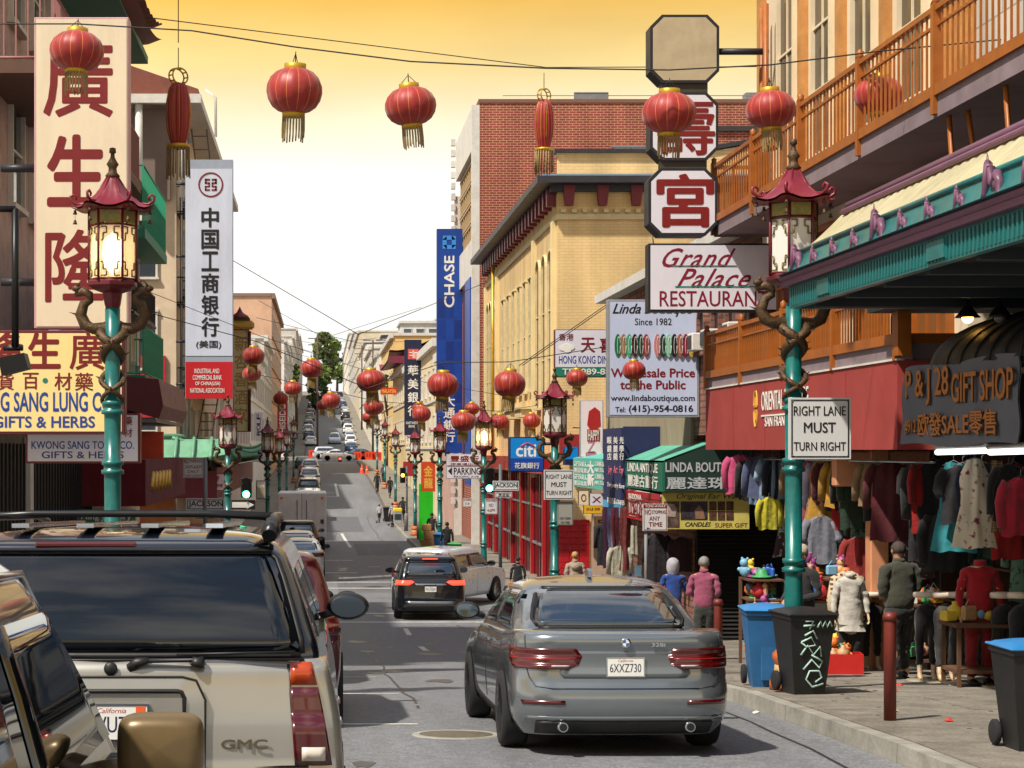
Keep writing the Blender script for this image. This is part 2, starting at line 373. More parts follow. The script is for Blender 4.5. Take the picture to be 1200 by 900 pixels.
def mirror_obj(parent, x, y, z, side, mat, glass, s=1., boxy=False):
    if boxy:                                                     # squarish door mirror with rounded corners
        def sup(u, v):
            a = 2*math.pi*u; q = math.sin(math.pi*v)**.35; f = lambda t: math.copysign(abs(t)**.45, t)
            return (x+side*s*(.13+.125*f(math.cos(a))*q), y+.02-.07*math.cos(math.pi*v), z+s*.1*f(math.sin(a))*q)
        m = MB(); m.grid(sup, 32, 12); m.tube([(x-side*.06, y+.05, z-.07), (x+side*.06, y+.05, z-.05)], .03, 6); return m.build('mirror', mat, parent)
    m = MB(); sx = side
    m.grid(lambda u, v: (x+sx*s*(.13+.13*math.cos(2*math.pi*u)*math.sin(math.pi*v)**.6), y+.07-.08*math.cos(math.pi*v), z+s*.085*math.sin(2*math.pi*u)*math.sin(math.pi*v)**.6), 18, 8)
    m.tube([(x-sx*.04, y+.05, z-.06), (x+sx*.06*s, y+.05, z-.03)], .025, 6)
    o = m.build('mirror', mat, parent)
    g = MB(); g.prism([(x+sx*s*(.13+.105*math.cos(a)), z+s*.065*math.sin(a)) for a in [2*math.pi*k/16 for k in range(16)]], y-.014, y-.006)
    g.build('mirror_glass', glass, o); return o
CHROME = M('chrome', (200, 203, 206), .12, 1, var=.05)
TRIM = M('black_trim', (20, 20, 21), .5, var=.1, bump=.05)
GL = MGLASS('car_glass', (16, 30, 42), .02, .8)
GL.node_tree.nodes['Principled BSDF'].inputs['IOR'].default_value = 1.9; GL.node_tree.nodes['Principled BSDF'].inputs['Coat Weight'].default_value = 1
TAIL = M('tail_lamp_red', (74, 5, 5), .2, coat=.4, var=.1, emit=.0, spec=.8)
TAILLIT = M('tail_lamp_lit', (255, 60, 40), .2, emit=2.2)
AMBER = M('amber_lens', (230, 110, 20), .15, coat=1)
PLATE = M('number_plate_white', (222, 222, 216), .45)
PLT = M('plate_ink', (30, 34, 70), .5)
RED = M('sign_red', (165, 22, 26), .5)
def plate(parent, y, z, num, x=0, wd=.305, tilt=0):
    m = MB(); m.box(x-wd/2, y-.008, z-.075, x+wd/2, y, z+.075, .004); o = m.build('number_plate', [PLATE], parent)
    text(num, PLT, o, x, z-.008, wd*.84, .07, y=y-.0085, bold=.02)
    text('California', RED, o, x, z+.052, wd*.4, .022, y=y-.0085, shear=.3, bold=.008)
    f = MB(); f.m = 0
    for a in ((x-wd/2-.006, z-.081, x+wd/2+.006, z-.073), (x-wd/2-.006, z+.073, x+wd/2+.006, z+.081)): f.box(a[0], y-.011, a[1], a[2], y+.001, a[3])
    for a in ((x-wd/2-.006, z-.073, x-wd/2+.002, z+.073), (x+wd/2-.002, z-.073, x+wd/2+.006, z+.073)): f.box(a[0], y-.011, a[1], a[2], y+.001, a[3])
    f.build('plate_frame', CHROME, o); return o
def seat_head(parent, x, y, z, mat, w_=.24):
    m = MB(); m.box(x-w_*1.05, y-.08, z-.75, x+w_*1.05, y+.1, z-.06, .06); m.box(x-w_/2, y-.06, z, x+w_/2, y+.06, z+.2, .05)
    m.tube([(x-.06, y, z-.08), (x-.06, y, z+.03)], .008, 6); m.tube([(x+.06, y, z-.08), (x+.06, y, z+.03)], .008, 6)
    return m.build('seat', mat, parent)

KINDS_OF_CAR = {
 'sedan': dict(L=4.6, W=.9, H=1.45, belt=.98, r=.33, wb=(.95, 3.75), deck=[(0, 1.07), (.5, 1.08), (1.2, .99), (3.1, .97), (4.0, .84), (4.6, .68)],
    low=[(.2, .14, 4.5, .80, .3), (.3, .04, 4.57, .865, .34), (.48, 0, 4.6, .895, .36), (.62, .015, 4.6, .9, .36), (.8, .03, 4.59, .895, .36), (.94, .05, 4.57, .875, .36), (.98, .08, 4.55, .855, .36)],
    top=[(.94, .58, 3.6, .825, .3), (1.05, .72, 3.38, .8, .3), (1.2, .98, 3.05, .74, .3), (1.34, 1.28, 2.72, .665, .3), (1.4, 1.5, 2.5, .62, .3), (1.43, 1.75, 2.35, .52, .28)],
    rw=[(1.04, .62), (1.1, .66), (1.2, .63), (1.3, .58), (1.355, .5)], sw=(1.03, 1.33, 1.12, 3.0), tail=[(.80, .56, 1.05), (.93, .46, 1.1)], plate=(.66,)),
 'suv': dict(L=4.55, W=.92, H=1.7, belt=1.05, r=.35, wb=(.9, 3.6), deck=[(0, 1.05), (3.2, 1.07), (3.5, 1.04), (4.2, .95), (4.55, .8)],
    low=[(.24, .12, 4.45, .84, .25), (.36, .02, 4.52, .89, .28), (.55, 0, 4.55, .915, .28), (.8, .03, 4.55, .92, .28), (.98, .07, 4.52, .905, .28), (1.05, .1, 4.5, .88, .28)],
    top=[(1.0, .14, 3.65, .87, .24), (1.15, .2, 3.4, .84, .24), (1.35, .32, 3.1, .785, .22), (1.52, .44, 2.85, .73, .22), (1.62, .42, 2.7, .68, .2), (1.67, .6, 2.55, .6, .2)],
    rw=[(1.12, .66), (1.25, .66), (1.4, .62), (1.52, .56)], sw=(1.12, 1.5, .62, 3.0), tail=[(.88, .5, 1.0), (.97, .46, 1.02), (1.06, .6, .98)], plate=(.82,)),
 'van': dict(L=5.2, W=.96, H=2.05, belt=1.1, r=.34, wb=(.9, 4.2), deck=[(0, 1.1), (4.2, 1.1), (4.7, 1.0), (5.2, .85)],
    low=[(.26, .05, 5.1, .9, .15), (.5, 0, 5.2, .95, .16), (.9, .01, 5.2, .96, .16), (1.1, .02, 5.15, .955, .16)],
    top=[(1.05, .03, 4.7, .95, .16), (1.4, .05, 4.4, .93, .18), (1.8, .09, 4.1, .87, .2), (1.95, .14, 4.0, .82, .2), (2.02, .3, 3.85, .7, .2)],
    rw=[(1.25, .72), (1.45, .74), (1.72, .7)], sw=(1.3, 1.7, 3.0, 3.9), tail=[(.75, .86, .98), (1.2, .86, .98)], plate=(.55,)),
}
def car(name, label, kind, paint, x, y, rz=0., plate_no=None, group=None, lit=False, rim=None, glass=None, parts=True, cat='car', sc_=1.0, **ov):
    K = dict(KINDS_OF_CAR[kind]); K.update(ov)
    t = thing(name, label, cat, (x, y, gz(y)+.004), rz, group, rx=slope(y+K['L']/2*math.cos(rz)) if abs(rz) < 1 else 0)
    if abs(rz) > 1: t.rotation_euler = (0, 0, rz)
    rim = rim or CHROME; g_ = K.get('glass') or glass or GL
    belt = K['belt']; dk = K['deck']; z0 = .45
    warp = lambda yy, z: z if z < z0 else z0+(z-z0)*(interp(dk, yy)[0]-z0)/(belt-z0)
    zz = []; a = K['low'][0][0]
    while a < belt-.001: zz.append(a); a += .06
    zz.append(belt)
    lo = Shell(K['low'], .07, warp, zs=zz, n=(7, 6, 30))
    tz = [K['top'][0][0]]
    while tz[-1] < K['top'][-1][0]-.03: tz.append(tz[-1]+.04)
    tz.append(K['top'][-1][0])
    up = Shell(K['top'], .05, None, zs=tz, n=(8, 5, 30), capn=4, crown=.03)
    sw = K['sw']
    def side_s(z, yy): return up.arc(z, yy)
    rws = K['rw']; rlo, rhi = rws[0][0], rws[-1][0]
    hole = [lambda s_, z: rlo+.02 < z < rhi-.02 and s_ < interp(rws, z)[0]-.04]
    if parts:
        hole.append(lambda s_, z: sw[0]+.02 < z < sw[1]-.02 and side_s(z, sw[2]+.12) < s_ < side_s(z, lerp(sw[3]+.35, sw[3]-.15, (z-sw[0])/(sw[1]-sw[0]))))
    mb = MB(); lo.body(mb); mb.build('body', [paint], t)
    mb = MB(); up.body(mb, hole if parts else ()); roof = mb.build('roof', [K.get('roofmat', paint)], t)
    mb = MB(); up.patch(mb, [(z, -s_, s_) for z, s_ in rws], .004, 14); mb.build('rear_window', g_, t)
    f = MB(); k_ = []
    for z, s_ in rws: k_.append((z, s_-.004, s_+.02))
    up.patch(f, k_, .006, 2, True); up.patch(f, [(rhi-.01, -rws[-1][1], rws[-1][1]), (rhi+.015, -rws[-1][1], rws[-1][1])], .006, 12); up.patch(f, [(rlo-.02, -rws[0][1], rws[0][1]), (rlo+.005, -rws[0][1], rws[0][1])], .006, 12)
    f.build('window_seal', TRIM, t)
    # side windows: two per side, following the pillars
    nz = 5
    zs = [lerp(sw[0], sw[1], i/nz) for i in range(nz+1)]
    mid = (sw[2]+sw[3])/2+.1
    for sg in (1, -1):
        for (y0, y1, lean0, lean1) in ((sw[2], mid-.04, .28 if kind == 'sedan' else .1, 0), (mid+.04, sw[3]+.4, 0, -.62)):
            mb = MB(); rows = [(z, side_s(z, y0+lean0*i/nz), side_s(z, y1+lean1*i/nz)) for i, z in enumerate(zs)]
            up.patch(mb, [(z, sg*a_, sg*b_) for z, a_, b_ in rows], .005, 8); mb.build('side_window', g_, t)
        # windscreen only once
    wsr = [(z, plen(*[interp(K['top'], z)[i] for i in (2, 0, 1, 3)])-.1-.56*1, 0) for z in (belt+.05, K['top'][-2][0]-.02)]
    mb = MB(); zA, zB = belt+.04, K['top'][-2][0]-.04
    def wpt(u, v):
        z = lerp(zA, zB, v); yr, yf, w_, r_ = interp(K['top'], z); return (lerp(-w_*.86, w_*.86, u), yf+.006, z)
    mb.grid(wpt, 6, 5); mb.build('windscreen', g_, t)
    # tail lamps
    for sg in (1, -1):
        mb = MB(); lo.patch(mb, [(z, sg*a_, sg*b_) for z, a_, b_ in [(lerp(K['tail'][i][0], K['tail'][i+1][0], q/3), lerp(K['tail'][i][1], K['tail'][i+1][1], q/3), lerp(K['tail'][i][2], K['tail'][i+1][2], q/3)) for i in range(len(K['tail'])-1) for q in range(4)]], .012, 10)
        mb.build('tail_lamp', TAILLIT if lit else TAIL, t)
    # bumper insert, plate
    mb = MB(); z1 = K['low'][0][0]; lo.patch(mb, [(z1+.01+.11*q/4, -.74, .74) for q in range(5)], .012, 16); mb.build('bumper_trim', TRIM, t)
    pz = K['plate'][0]
    if plate_no: plate(t, min(lo.pt(a, pz+d).y for a in (0, .16) for d in (-.08, .08))-.004, pz, plate_no)
    else:
        mb = MB(); yy = lo.pt(0, pz).y; mb.box(-.155, yy-.016, pz-.075, .155, yy-.006, pz+.075); mb.build('number_plate', PLATE, t)
    # door seams, sills, arches, wheels
    rr = K['r']; wx = K['W']; WD = M('wheel_dark', (14, 14, 15), .7)
    for yw in K['wb']:
        for sg in (1, -1):
            mb = MB(); n_ = 20; c_ = []
            for k in range(n_+1):
                a_ = math.pi*(-.12+1.24*k/n_); c_.append((rr*1.16*math.cos(a_), rr*1.16*math.sin(a_)))
            vs = []; 
            for cy, cz in c_:
                xx = interp(K['low'], rr+cz)[2]
                vs.append((sg*(xx+.004), yw+cy, rr+cz))
            vs.append((sg*(interp(K['low'], rr)[2]+.004), yw, rr*.5)); m_ = len(vs)-1
            mb.add(vs, [(m_, k, k+1) for k in range(n_)]); mb.build('wheel_arch', WD, t)
    for yw in K['wb']:
        for sg in (1, -1): wheel(t, sg*(wx-.085), yw, rr, .22, sg, rim)
    if parts:
        for yd in ((1.15, 2.25, 3.35) if kind != 'van' else (3.0, 4.1)):
            for sg in (1, -1):
                mb = MB(); p = [(sg*(interp(K['low'], z)[2]+.0015), yd, warp(yd, z)) for z in (.34, .5, .7, .85, belt-.01)]; mb.tube(p, .004, 4); mb.build('door_seam', TRIM, t)
        for yd in (2.0, 3.1):
            for sg in (1, -1): mb = MB(); mb.box(sg*wx-.012 if sg > 0 else -wx-.02, yd-.1, .86, wx+.02 if sg > 0 else -wx+.012, yd+.08, .89, .006); mb.build('door_handle', paint, t)
        mm = K.get('mirror', (wx-.03, sw[3]-.05, belt+.12))
        for sg in (1, -1): mirror_obj(t, sg*mm[0], mm[1], mm[2], sg, K.get('mirror_mat', TRIM), M('mirror_face', (90, 100, 108), .04, 1), K.get('ms', 1.), K.get('boxy', False))
        for sx in (-.38, .38): seat_head(t, sx, 2.3, 1.02 if kind == 'sedan' else 1.18, M('seat_cloth', (48, 46, 44), .9))
        mb = MB(); mb.box(-wx*.8, .9 if kind == 'sedan' else .5, belt-.16, wx*.8, 3.3, belt-.08); mb.build('cabin_floor', M('cabin_dark', (22, 22, 24), .9), t)
    t.scale = (sc_, sc_, sc_)
    t['_k'] = 1; del t['_k']
    return t, lo, up, K, warp
# ---------------------------------------------------------------- the setting
ASPH = M('asphalt', (112, 113, 116), .72, var=.28, scale=.5, bump=.35, bscale=55, dirt=.35, spec=.5)
_t = ASPH.node_tree                                                      # wheel tracks run along the street
for n_ in _t.nodes:
    if n_.type == 'TEX_COORD':
        mp_ = _t.nodes.new('ShaderNodeMapping'); mp_.inputs['Scale'].default_value = (1.6, .12, 1)
        for l_ in list(_t.links):
            if l_.from_node == n_ and l_.to_node.type == 'TEX_NOISE' and l_.to_node.inputs['Scale'].default_value < 5:
                _t.links.remove(l_); _t.links.new(n_.outputs['Object'], mp_.inputs[0])
        for m_ in _t.nodes:
            if m_.type == 'TEX_NOISE' and not m_.inputs['Vector'].is_linked: _t.links.new(mp_.outputs[0], m_.inputs['Vector'])
speckle(ASPH, 38, .72, 1.3); speckle(ASPH, 9, .88, 1.12)
WALK = M('pavement_concrete', (128, 121, 110), .85, var=.2, scale=1.2, bump=.3, bscale=40, dirt=.65)
speckle(WALK, 30, .82, 1.16); speckle(WALK, 3, .8, 1.12)
KERB = M('kerb_stone', (150, 146, 136), .8, var=.25, scale=2.5, bump=.35, dirt=.6)
EARTH = M('hill_ground', (96, 92, 84), .95, var=.3, scale=.05)
MARK = M('road_paint', (205, 203, 196), .6, var=.2, scale=6, dirt=.7)
YS = sorted(set([y for y, _ in DP if -30 <= y <= 900]+list(range(-30, 320, 5))+list(range(320, 720, 20))))
def sheet(mb, x0, x1, y0, y1, dz, thick=0.):
    ys = [y0]+[y for y in YS if y0 < y < y1]+[y1]
    if not thick:
        mb.add([(x, y, gz(y)+dz) for y in ys for x in (x0, x1)], [(2*i, 2*i+1, 2*i+3, 2*i+2) for i in range(len(ys)-1)])
    else:
        vs = [(x, y, gz(y)+dz-t) for y in ys for x, t in ((x0, 0), (x1, 0), (x1, thick), (x0, thick))]; fs = []
        for i in range(len(ys)-1):
            a = 4*i; fs += [(a, a+1, a+5, a+4), (a+1, a+2, a+6, a+5), (a+3, a, a+4, a+7), (a+2, a+3, a+7, a+6)]
        fs += [(0, 3, 2, 1), (len(vs)-4, len(vs)-3, len(vs)-2, len(vs)-1)]
        mb.add(vs, fs)
mb = MB(); ys = YS+[1200, 2500, 5500]
xs = [-3000, -400, -60, -12, 12, 60, 400, 3000]
mb.add([(x, y, gz(y)-.05) for y in ys for x in xs], [(i*8+j, i*8+j+1, i*8+8+j+1, i*8+8+j) for i in range(len(ys)-1) for j in range(7)])
struct('ground', mb, EARTH)
mb = MB(); sheet(mb, CL, CR, -30, 51, 0); sheet(mb, CL, CR, 51, 61.5, 0); sheet(mb, CL, CR, 61.5, 240, 0); sheet(mb, CL, CR, 240, 254, 0); sheet(mb, CL, CR, 254, 690, 0)
struct('road', mb, ASPH)
mb = MB()
for (a, b) in ((51, 61.5), (240, 254)): sheet(mb, -90, CL, a, b, 0); sheet(mb, CR, 90, a, b, 0)
struct('cross_street', mb, ASPH)
def pave(name, x0, x1, parts_):
    mb = MB()
    for a, b in parts_: sheet(mb, x0, x1, a, b, SW-.004, .22)
    return struct(name, mb, WALK)
lw = pave('pavement', BL-6, CL-.16, ((-30, 51), (61.5, 240), (254, 690)))
rw = pave('pavement', CR+.16, BR+6, ((-30, 51), (61.5, 240), (254, 690)))
# paving slabs one by one on the near right pavement, kerb stones on both sides
y = 9.
while y < 49:
    for x0, x1 in ((CR+.17, 6.25), (6.26, 7.78)):
        m = MB(); e_ = random.uniform(-.004, .004); y1 = y+1.5
        v = [(a, b, gz(b)+SW+.012+e_*s) for b in (y+.008, y1-.008) for a, s in ((x0+.006, 1), (x1-.006, -1))]
        v += [(a, b, c-.03) for a, b, c in v]
        m.add(v, [(0, 1, 3, 2), (0, 4, 5, 1), (1, 5, 7, 3), (3, 7, 6, 2), (2, 6, 4, 0)]); m.build('paving_slab', WALK, rw)
    y += 1.5
for side, xa, xb, own in ((1, CR, CR+.16, rw), (-1, CL-.16, CL, lw)):
    y = 6.
    while y < 120:
        ln = 1.8 if y < 61 else 3.6
        if not (50 < y+ln and y < 61.5):
            m = MB(); j = random.uniform(-.006, .006)
            v = [(a, b, gz(b)+c) for b in (y+.008, y+ln-.008) for a, c in ((xa+j, -.1), (xa+j+(.012 if side > 0 else 0), SW+.004), (xb+j-(.012 if side < 0 else 0), SW+.004), (xb+j, -.1))]
            m.add(v, [(0, 1, 5, 4), (1, 2, 6, 5), (2, 3, 7, 6), (0, 3, 2, 1), (4, 5, 6, 7)]); m.build('kerb_stone', KERB, own)
        y += ln
# markings, patches and cracks
mb = MB()
def mark(x0, y0, x1, y1, wd=.1):
    d = Vector((x1-x0, y1-y0, 0)); l = d.length; n = Vector((-d.y, d.x, 0))/l*wd/2; k = max(1, int(l/2))
    for i in range(k):
        a = Vector((x0, y0, 0))+d*i/k; b = Vector((x0, y0, 0))+d*(i+1)/k
        q = [a+n, b+n, b-n, a-n]; mb.add([(p.x, p.y, gz(p.y)+.005) for p in q], [(0, 1, 2, 3)])
for yy in (13.8, 18.2, 22.6, 27.0, 31.4): mark(.12, yy, .95 if yy < 25 else .8, yy, .1)
for yy in (48.6, 51.8): mark(.2, yy, CR-.2, yy, .28)
for yy in (62.5, 65.6): mark(.2, yy, CR-.2, yy, .25)
for yy in (71, 80, 99, 150, 156): mark(.1, yy, 1.4, yy, .3)
for yy in (37, 44): mark(2.1, yy, 2.1, yy+2.2, .12)
mark(1.5, 92, 1.25, 108, .16); mark(1.45, 150, 1.4, 172, .2); mark(1.9, 75, 2.4, 75, .25)
mark(CL+.2, 236, CR-.2, 236, .4); mark(CL+.2, 232, CR-.2, 232, .4)
struct('road_marking', mb, MARK)
TAR = M('tar_seam', (36, 36, 38), .5, var=.2)
mb = MB(); random.seed(3)
def crack(pts, wd=.035):
    for a, b in zip(pts, pts[1:]):
        d = Vector((b[0]-a[0], b[1]-a[1], 0)); n = Vector((-d.y, d.x, 0)).normalized()*wd/2
        A, B = Vector((*a, 0)), Vector((*b, 0)); mb.add([(p.x, p.y, gz(p.y)+.003) for p in (A+n, B+n, B-n, A-n)], [(0, 1, 2, 3)])
for x0, ya, yb in ((1.05, 20, 37), (3.3, 22, 48), (2.4, 62, 100), (.9, 64, 120), (3.2, 70, 130), (4.1, 10, 46)):
    p = []; y = ya; x = x0
    while y < yb: p.append((x, y)); y += random.uniform(.5, 1.6); x += random.uniform(-.09, .09)
    crack(p)
for yy in (29.5, 35.2, 47.2, 58): crack([(x_/2-2, yy+random.uniform(-.08, .08)) for x_ in range(14)], .04)
struct('road_crack', mb, TAR)
mb = MB()
for x0, y0, x1, y1 in ((.6, 60.5, 4.2, 67), (1.7, 84, 3.9, 96), (.4, 110, 2.6, 128), (2.5, 24, 4.0, 29)):
    sheet(mb, x0, x1, y0, y1, .002)
struct('asphalt_patch', mb, M('asphalt_new', (92, 93, 97), .75, var=.2, scale=2, bump=.3, bscale=60, dirt=.3))
t = thing('manhole_cover', 'round worn metal manhole cover in the asphalt left of the grey sedan', 'manhole cover', (1.25, 17.2, gz(17.2)))
m = MB(); m.lathe([(0, .004), (.33, .006), (.34, .0)], 28, smooth=False); o = m.build('cover', M('iron_worn', (120, 110, 92), .55, .6, var=.35, scale=12, bump=.3), t); o.rotation_euler = (slope(17), 0, 0)
m = MB(); m.lathe([(.34, .0), (.34, .008), (.4, .009), (.41, .0)], 28, smooth=False); o = m.build('rim', KERB, t); o.rotation_euler = (slope(17), 0, 0)

# oil stains, worn patches, utility lids and litter
rnd = random.Random(9); mb = MB()
for k in range(46):
    x, y = rnd.uniform(.3, 4.2), rnd.uniform(11, 75); r_ = rnd.uniform(.05, .32); n_ = 14
    ps = [(x+r_*rnd.uniform(.6, 1.1)*math.cos(6.283*q/n_), y+r_*2.2*rnd.uniform(.6, 1.1)*math.sin(6.283*q/n_)) for q in range(n_)]
    mb.add([(a, b, gz(b)+.0045+.0003*k/46) for a, b in ps]+[(x, y, gz(y)+.0045+.0003*k/46)], [(q, (q+1) % n_, n_) for q in range(n_)])
o = struct('oil_stain', mb, M('oil_stain_m', (64, 63, 64), .45, var=.35, scale=5))
mb = MB()
for k in range(150):
    x, y = (rnd.uniform(4.8, 7.7), rnd.uniform(12, 34)); r_ = rnd.uniform(.012, .035); z = gz(y)+SW+.0135
    mb.add([(x+r_*math.cos(q*1.0472), y+r_*math.sin(q*1.0472), z) for q in range(6)], [tuple(range(6))])
o = struct('gum_spot', mb, M('gum_dark', (60, 56, 52), .8)); o['kind'] = 'stuff'
for k in range(16):
    x, y = ((rnd.uniform(4.2, 4.58), rnd.uniform(15, 40)) if k % 2 else (rnd.uniform(4.85, 7.4), rnd.uniform(15, 26)))
    t = thing('litter', ('crumpled paper scrap lying in the right gutter' if k % 2 else 'paper scrap lying on the right pavement'), 'litter', (x, y, gz(y)+(.006 if k % 2 else SW+.016)), rnd.uniform(0, 6), 'paper scraps in the gutter' if k % 2 else 'paper scraps on the pavement')
    m = MB(); w_ = rnd.uniform(.03, .07); m.add([(-w_, -w_*.6, 0), (w_, -w_*.5, .01), (w_*.8, w_*.6, .0), (-w_*.7, w_*.5, .02), (0, 0, .03)], [(0, 1, 4), (1, 2, 4), (2, 3, 4), (3, 0, 4)]); m.build('paper', M('paper_%d' % (k % 3), ((206, 200, 186), (170, 150, 120), (190, 60, 50))[k % 3], .8), t)
# ---------------------------------------------------------------- dragon street lamps, lanterns, wires
TEAL = M('teal_paint', (10, 104, 100), .33, var=.25, scale=5, dirt=.55, spec=.6)
MAROON = M('maroon_paint', (120, 26, 44), .4, var=.2, scale=6, dirt=.3)
MAROON2 = M('maroon_frame', (96, 20, 30), .45, var=.2)
BRONZE = M('dragon_bronze', (84, 62, 38), .5, .4, var=.45, scale=14, bump=.5, bscale=60)
GOLD = M('gold_paint', (196, 150, 40), .35, .4, var=.2, scale=8)
PANEL = M('opal_glass', (214, 208, 200), .25, var=.1, scale=2, spec=.6)
FRET = M('fretwork_gold_green', (128, 120, 62), .5, .3, var=.4, scale=20)
CREAMBASE = M('cast_base_cream', (190, 160, 110), .6, var=.3, scale=8, dirt=.4)
ORB = M('cast_base_orange', (178, 92, 44), .6, var=.3, scale=8, dirt=.4)
def hexp(r, z, n=6, ph=0.): return [(r*math.cos(2*math.pi*(k+ph)/n), r*math.sin(2*math.pi*(k+ph)/n), z) for k in range(n)]
def street_lamp(lit):
    t = thing('street_lamp', 'x', 'street lamp', (0, 0, 0))
    m = MB(); m.lathe([(.26, 0), (.26, .1), (.22, .14), (.2, .3), (.23, .34), (.23, .4), (.17, .46), (.16, .52)], 16); m.build('base', ORB, t)
    m = MB(); m.lathe([(.205, .16), (.212, .22), (.205, .28)], 16); m.build('base_band', CREAMBASE, t)
    prof = [(.125, .5), (.12, 1.0)]
    for zr in (1.35, 2.45, 3.12): prof += [(.112, zr-.12), (.112, zr-.06), (.15, zr-.05), (.15, zr-.01), (.118, zr), (.118, zr+.04), (.145, zr+.05), (.145, zr+.09), (.106, zr+.1)]
    prof += [(.1, 3.7), (.1, 4.25)]; prof = [(r_*.84, z_) for r_, z_ in prof]
    m = MB(); m.lathe(prof, 20, wob=lambda a, z: 1+.03*math.cos(10*a)); m.build('pole', TEAL, t)
    for k in range(2):                                                   # two dragons wind up the pole and carry the lantern
        pts, rs = [], []; ph = math.pi*k
        for i in range(40):
            u = i/39; a = ph+u*3.3*math.pi*(1 if k else -1)
            rr = .115+.02*math.sin(u*9); z = 3.2+u*.86; pts.append((rr*math.cos(a), rr*math.sin(a), z)); rs.append(.022+.042*u)
        ea = ph+3.3*math.pi*(1 if k else -1)
        d = Vector((1 if k == 0 else -1, 0, 0))
        for i, (rx, z, rr) in enumerate(((.22, 4.02, .065), (.31, 4.07, .07), (.36, 4.18, .066), (.32, 4.3, .056), (.25, 4.34, .045), (.25, 4.4, .045), (.33, 4.44, .055), (.38, 4.42, .045), (.42, 4.4, .028))):
            pts.append((d.x*rx, .03*math.sin(i), z)); rs.append(rr)
        m = MB(); m.tube(pts, rs, 8)
        for i in range(6, len(pts)-1, 3):                                # spines and claws
            p = Vector(pts[i]); o_ = Vector((p.x, p.y, 0)).normalized()*rs[i]; m.tube([p+o_*.6, p+o_*2.0+Vector((0, 0, .03))], [.014, .002], 4)
        hx = d.x*.4; m.ball((hx, 0, 4.47), (.06, .045, .04), 8, 6); m.tube([(hx, .02, 4.49), (hx-d.x*.05, .04, 4.56)], [.014, .003], 5); m.tube([(hx, -.02, 4.49), (hx-d.x*.05, -.04, 4.56)], [.014, .003], 5)
        m.build('dragon', BRONZE, t)
    m = MB(); m.lathe([(.07, 4.2), (.1, 4.3), (.12, 4.42), (.24, 4.46), (.3, 4.5), (.3, 4.54), (.27, 4.56)], 6, smooth=False); m.build('cup', MAROON2, t)
    gl = [(k*60+30) for k in range(6)]
    pm = M('opal_glass_lit', (236, 214, 176), .3, emit=.28, alpha=.55) if lit else PANEL
    r = .265
    for k in range(6):
        a0, a1 = 2*math.pi*k/6, 2*math.pi*(k+1)/6
        p0, p1 = Vector((r*math.cos(a0), r*math.sin(a0), 0)), Vector((r*math.cos(a1), r*math.sin(a1), 0))
        n = (p0+p1).normalized(); q0, q1 = p0.lerp(p1, .07), p0.lerp(p1, .93)
        m = MB(); a = n*-.012
        m.add([(q.x+o_.x, q.y+o_.y, z) for z in (4.58, 5.16) for q, o_ in ((q0, a), (q1, a), (q1, a*2), (q0, a*2))], [(0, 1, 5, 4), (2, 3, 7, 6), (0, 3, 2, 1), (4, 5, 6, 7)]); m.build('glass_panel', pm, t)
        m = MB(); m.tube([(p0.x, p0.y, 4.54), (p0.x, p0.y, 5.36)], .016, 5)
        for z in (4.57, 5.17, 5.34): m.tube([(p0.x, p0.y, z), (p1.x, p1.y, z)], .013, 4)
        m.build('frame', MAROON2, t)
        m = MB()                                                         # fretwork corners
        for z, s_ in ((5.14, -1), (4.6, 1)):
            for f0, f1 in ((.1, .34), (.9, .66)):
                A = p0.lerp(p1, f0)+n*.004; B = p0.lerp(p1, f1)+n*.004
                m.tube([(A.x, A.y, z), (B.x, B.y, z)], .009, 4); m.tube([(B.x, B.y, z), (B.x, B.y, z+s_*.07)], .009, 4)
                C = A.lerp(B, .4); m.tube([(C.x, C.y, z+s_*.07), (B.x, B.y, z+s_*.07)], .009, 4); m.tube([(C.x, C.y, z+s_*.07), (C.x, C.y, z+s_*.15)], .009, 4); m.tube([(A.x, A.y, z+s_*.15), (C.x, C.y, z+s_*.15)], .009, 4)
        A, B = p0.lerp(p1, .08), p0.lerp(p1, .92); m.build('fretwork', FRET, t); m = MB(); m.add([(A.x, A.y, 5.19), (B.x, B.y, 5.19), (B.x, B.y, 5.33), (A.x, A.y, 5.33)], [(0, 1, 2, 3)])
        m.build('top_panel', FRET, t)
    if lit:
        m = MB(); m.lathe([(0, 4.62), (.09, 4.7), (.12, 4.85), (.1, 5.02), (0, 5.1)], 12); m.build('bulb', M('lamp_bulb', (255, 232, 176), .4, emit=7), t)
    # pagoda roof: six swept ribs with curled tips
    m = MB(); nn = 48
    def roof(u, v):
        a = 2*math.pi*v; c6 = abs(math.cos(3*a)); rad = .05+(.35+.07*c6**4)*u**1.0
        z = 5.36+.34*(1-u)**2.0+.03*(1-u)+.045*c6**3*u**3+.006*math.sin(36*a)*min(1, u*3)
        return (rad*math.cos(a), rad*math.sin(a), z)
    m.grid(roof, 10, 72); m.grid(lambda u, v: (lambda p: (p[0], p[1], 5.335+.045*abs(math.cos(6*math.pi*v))**3*u**3))(roof(u, v)), 4, 72); m.build('roof', MAROON, t)
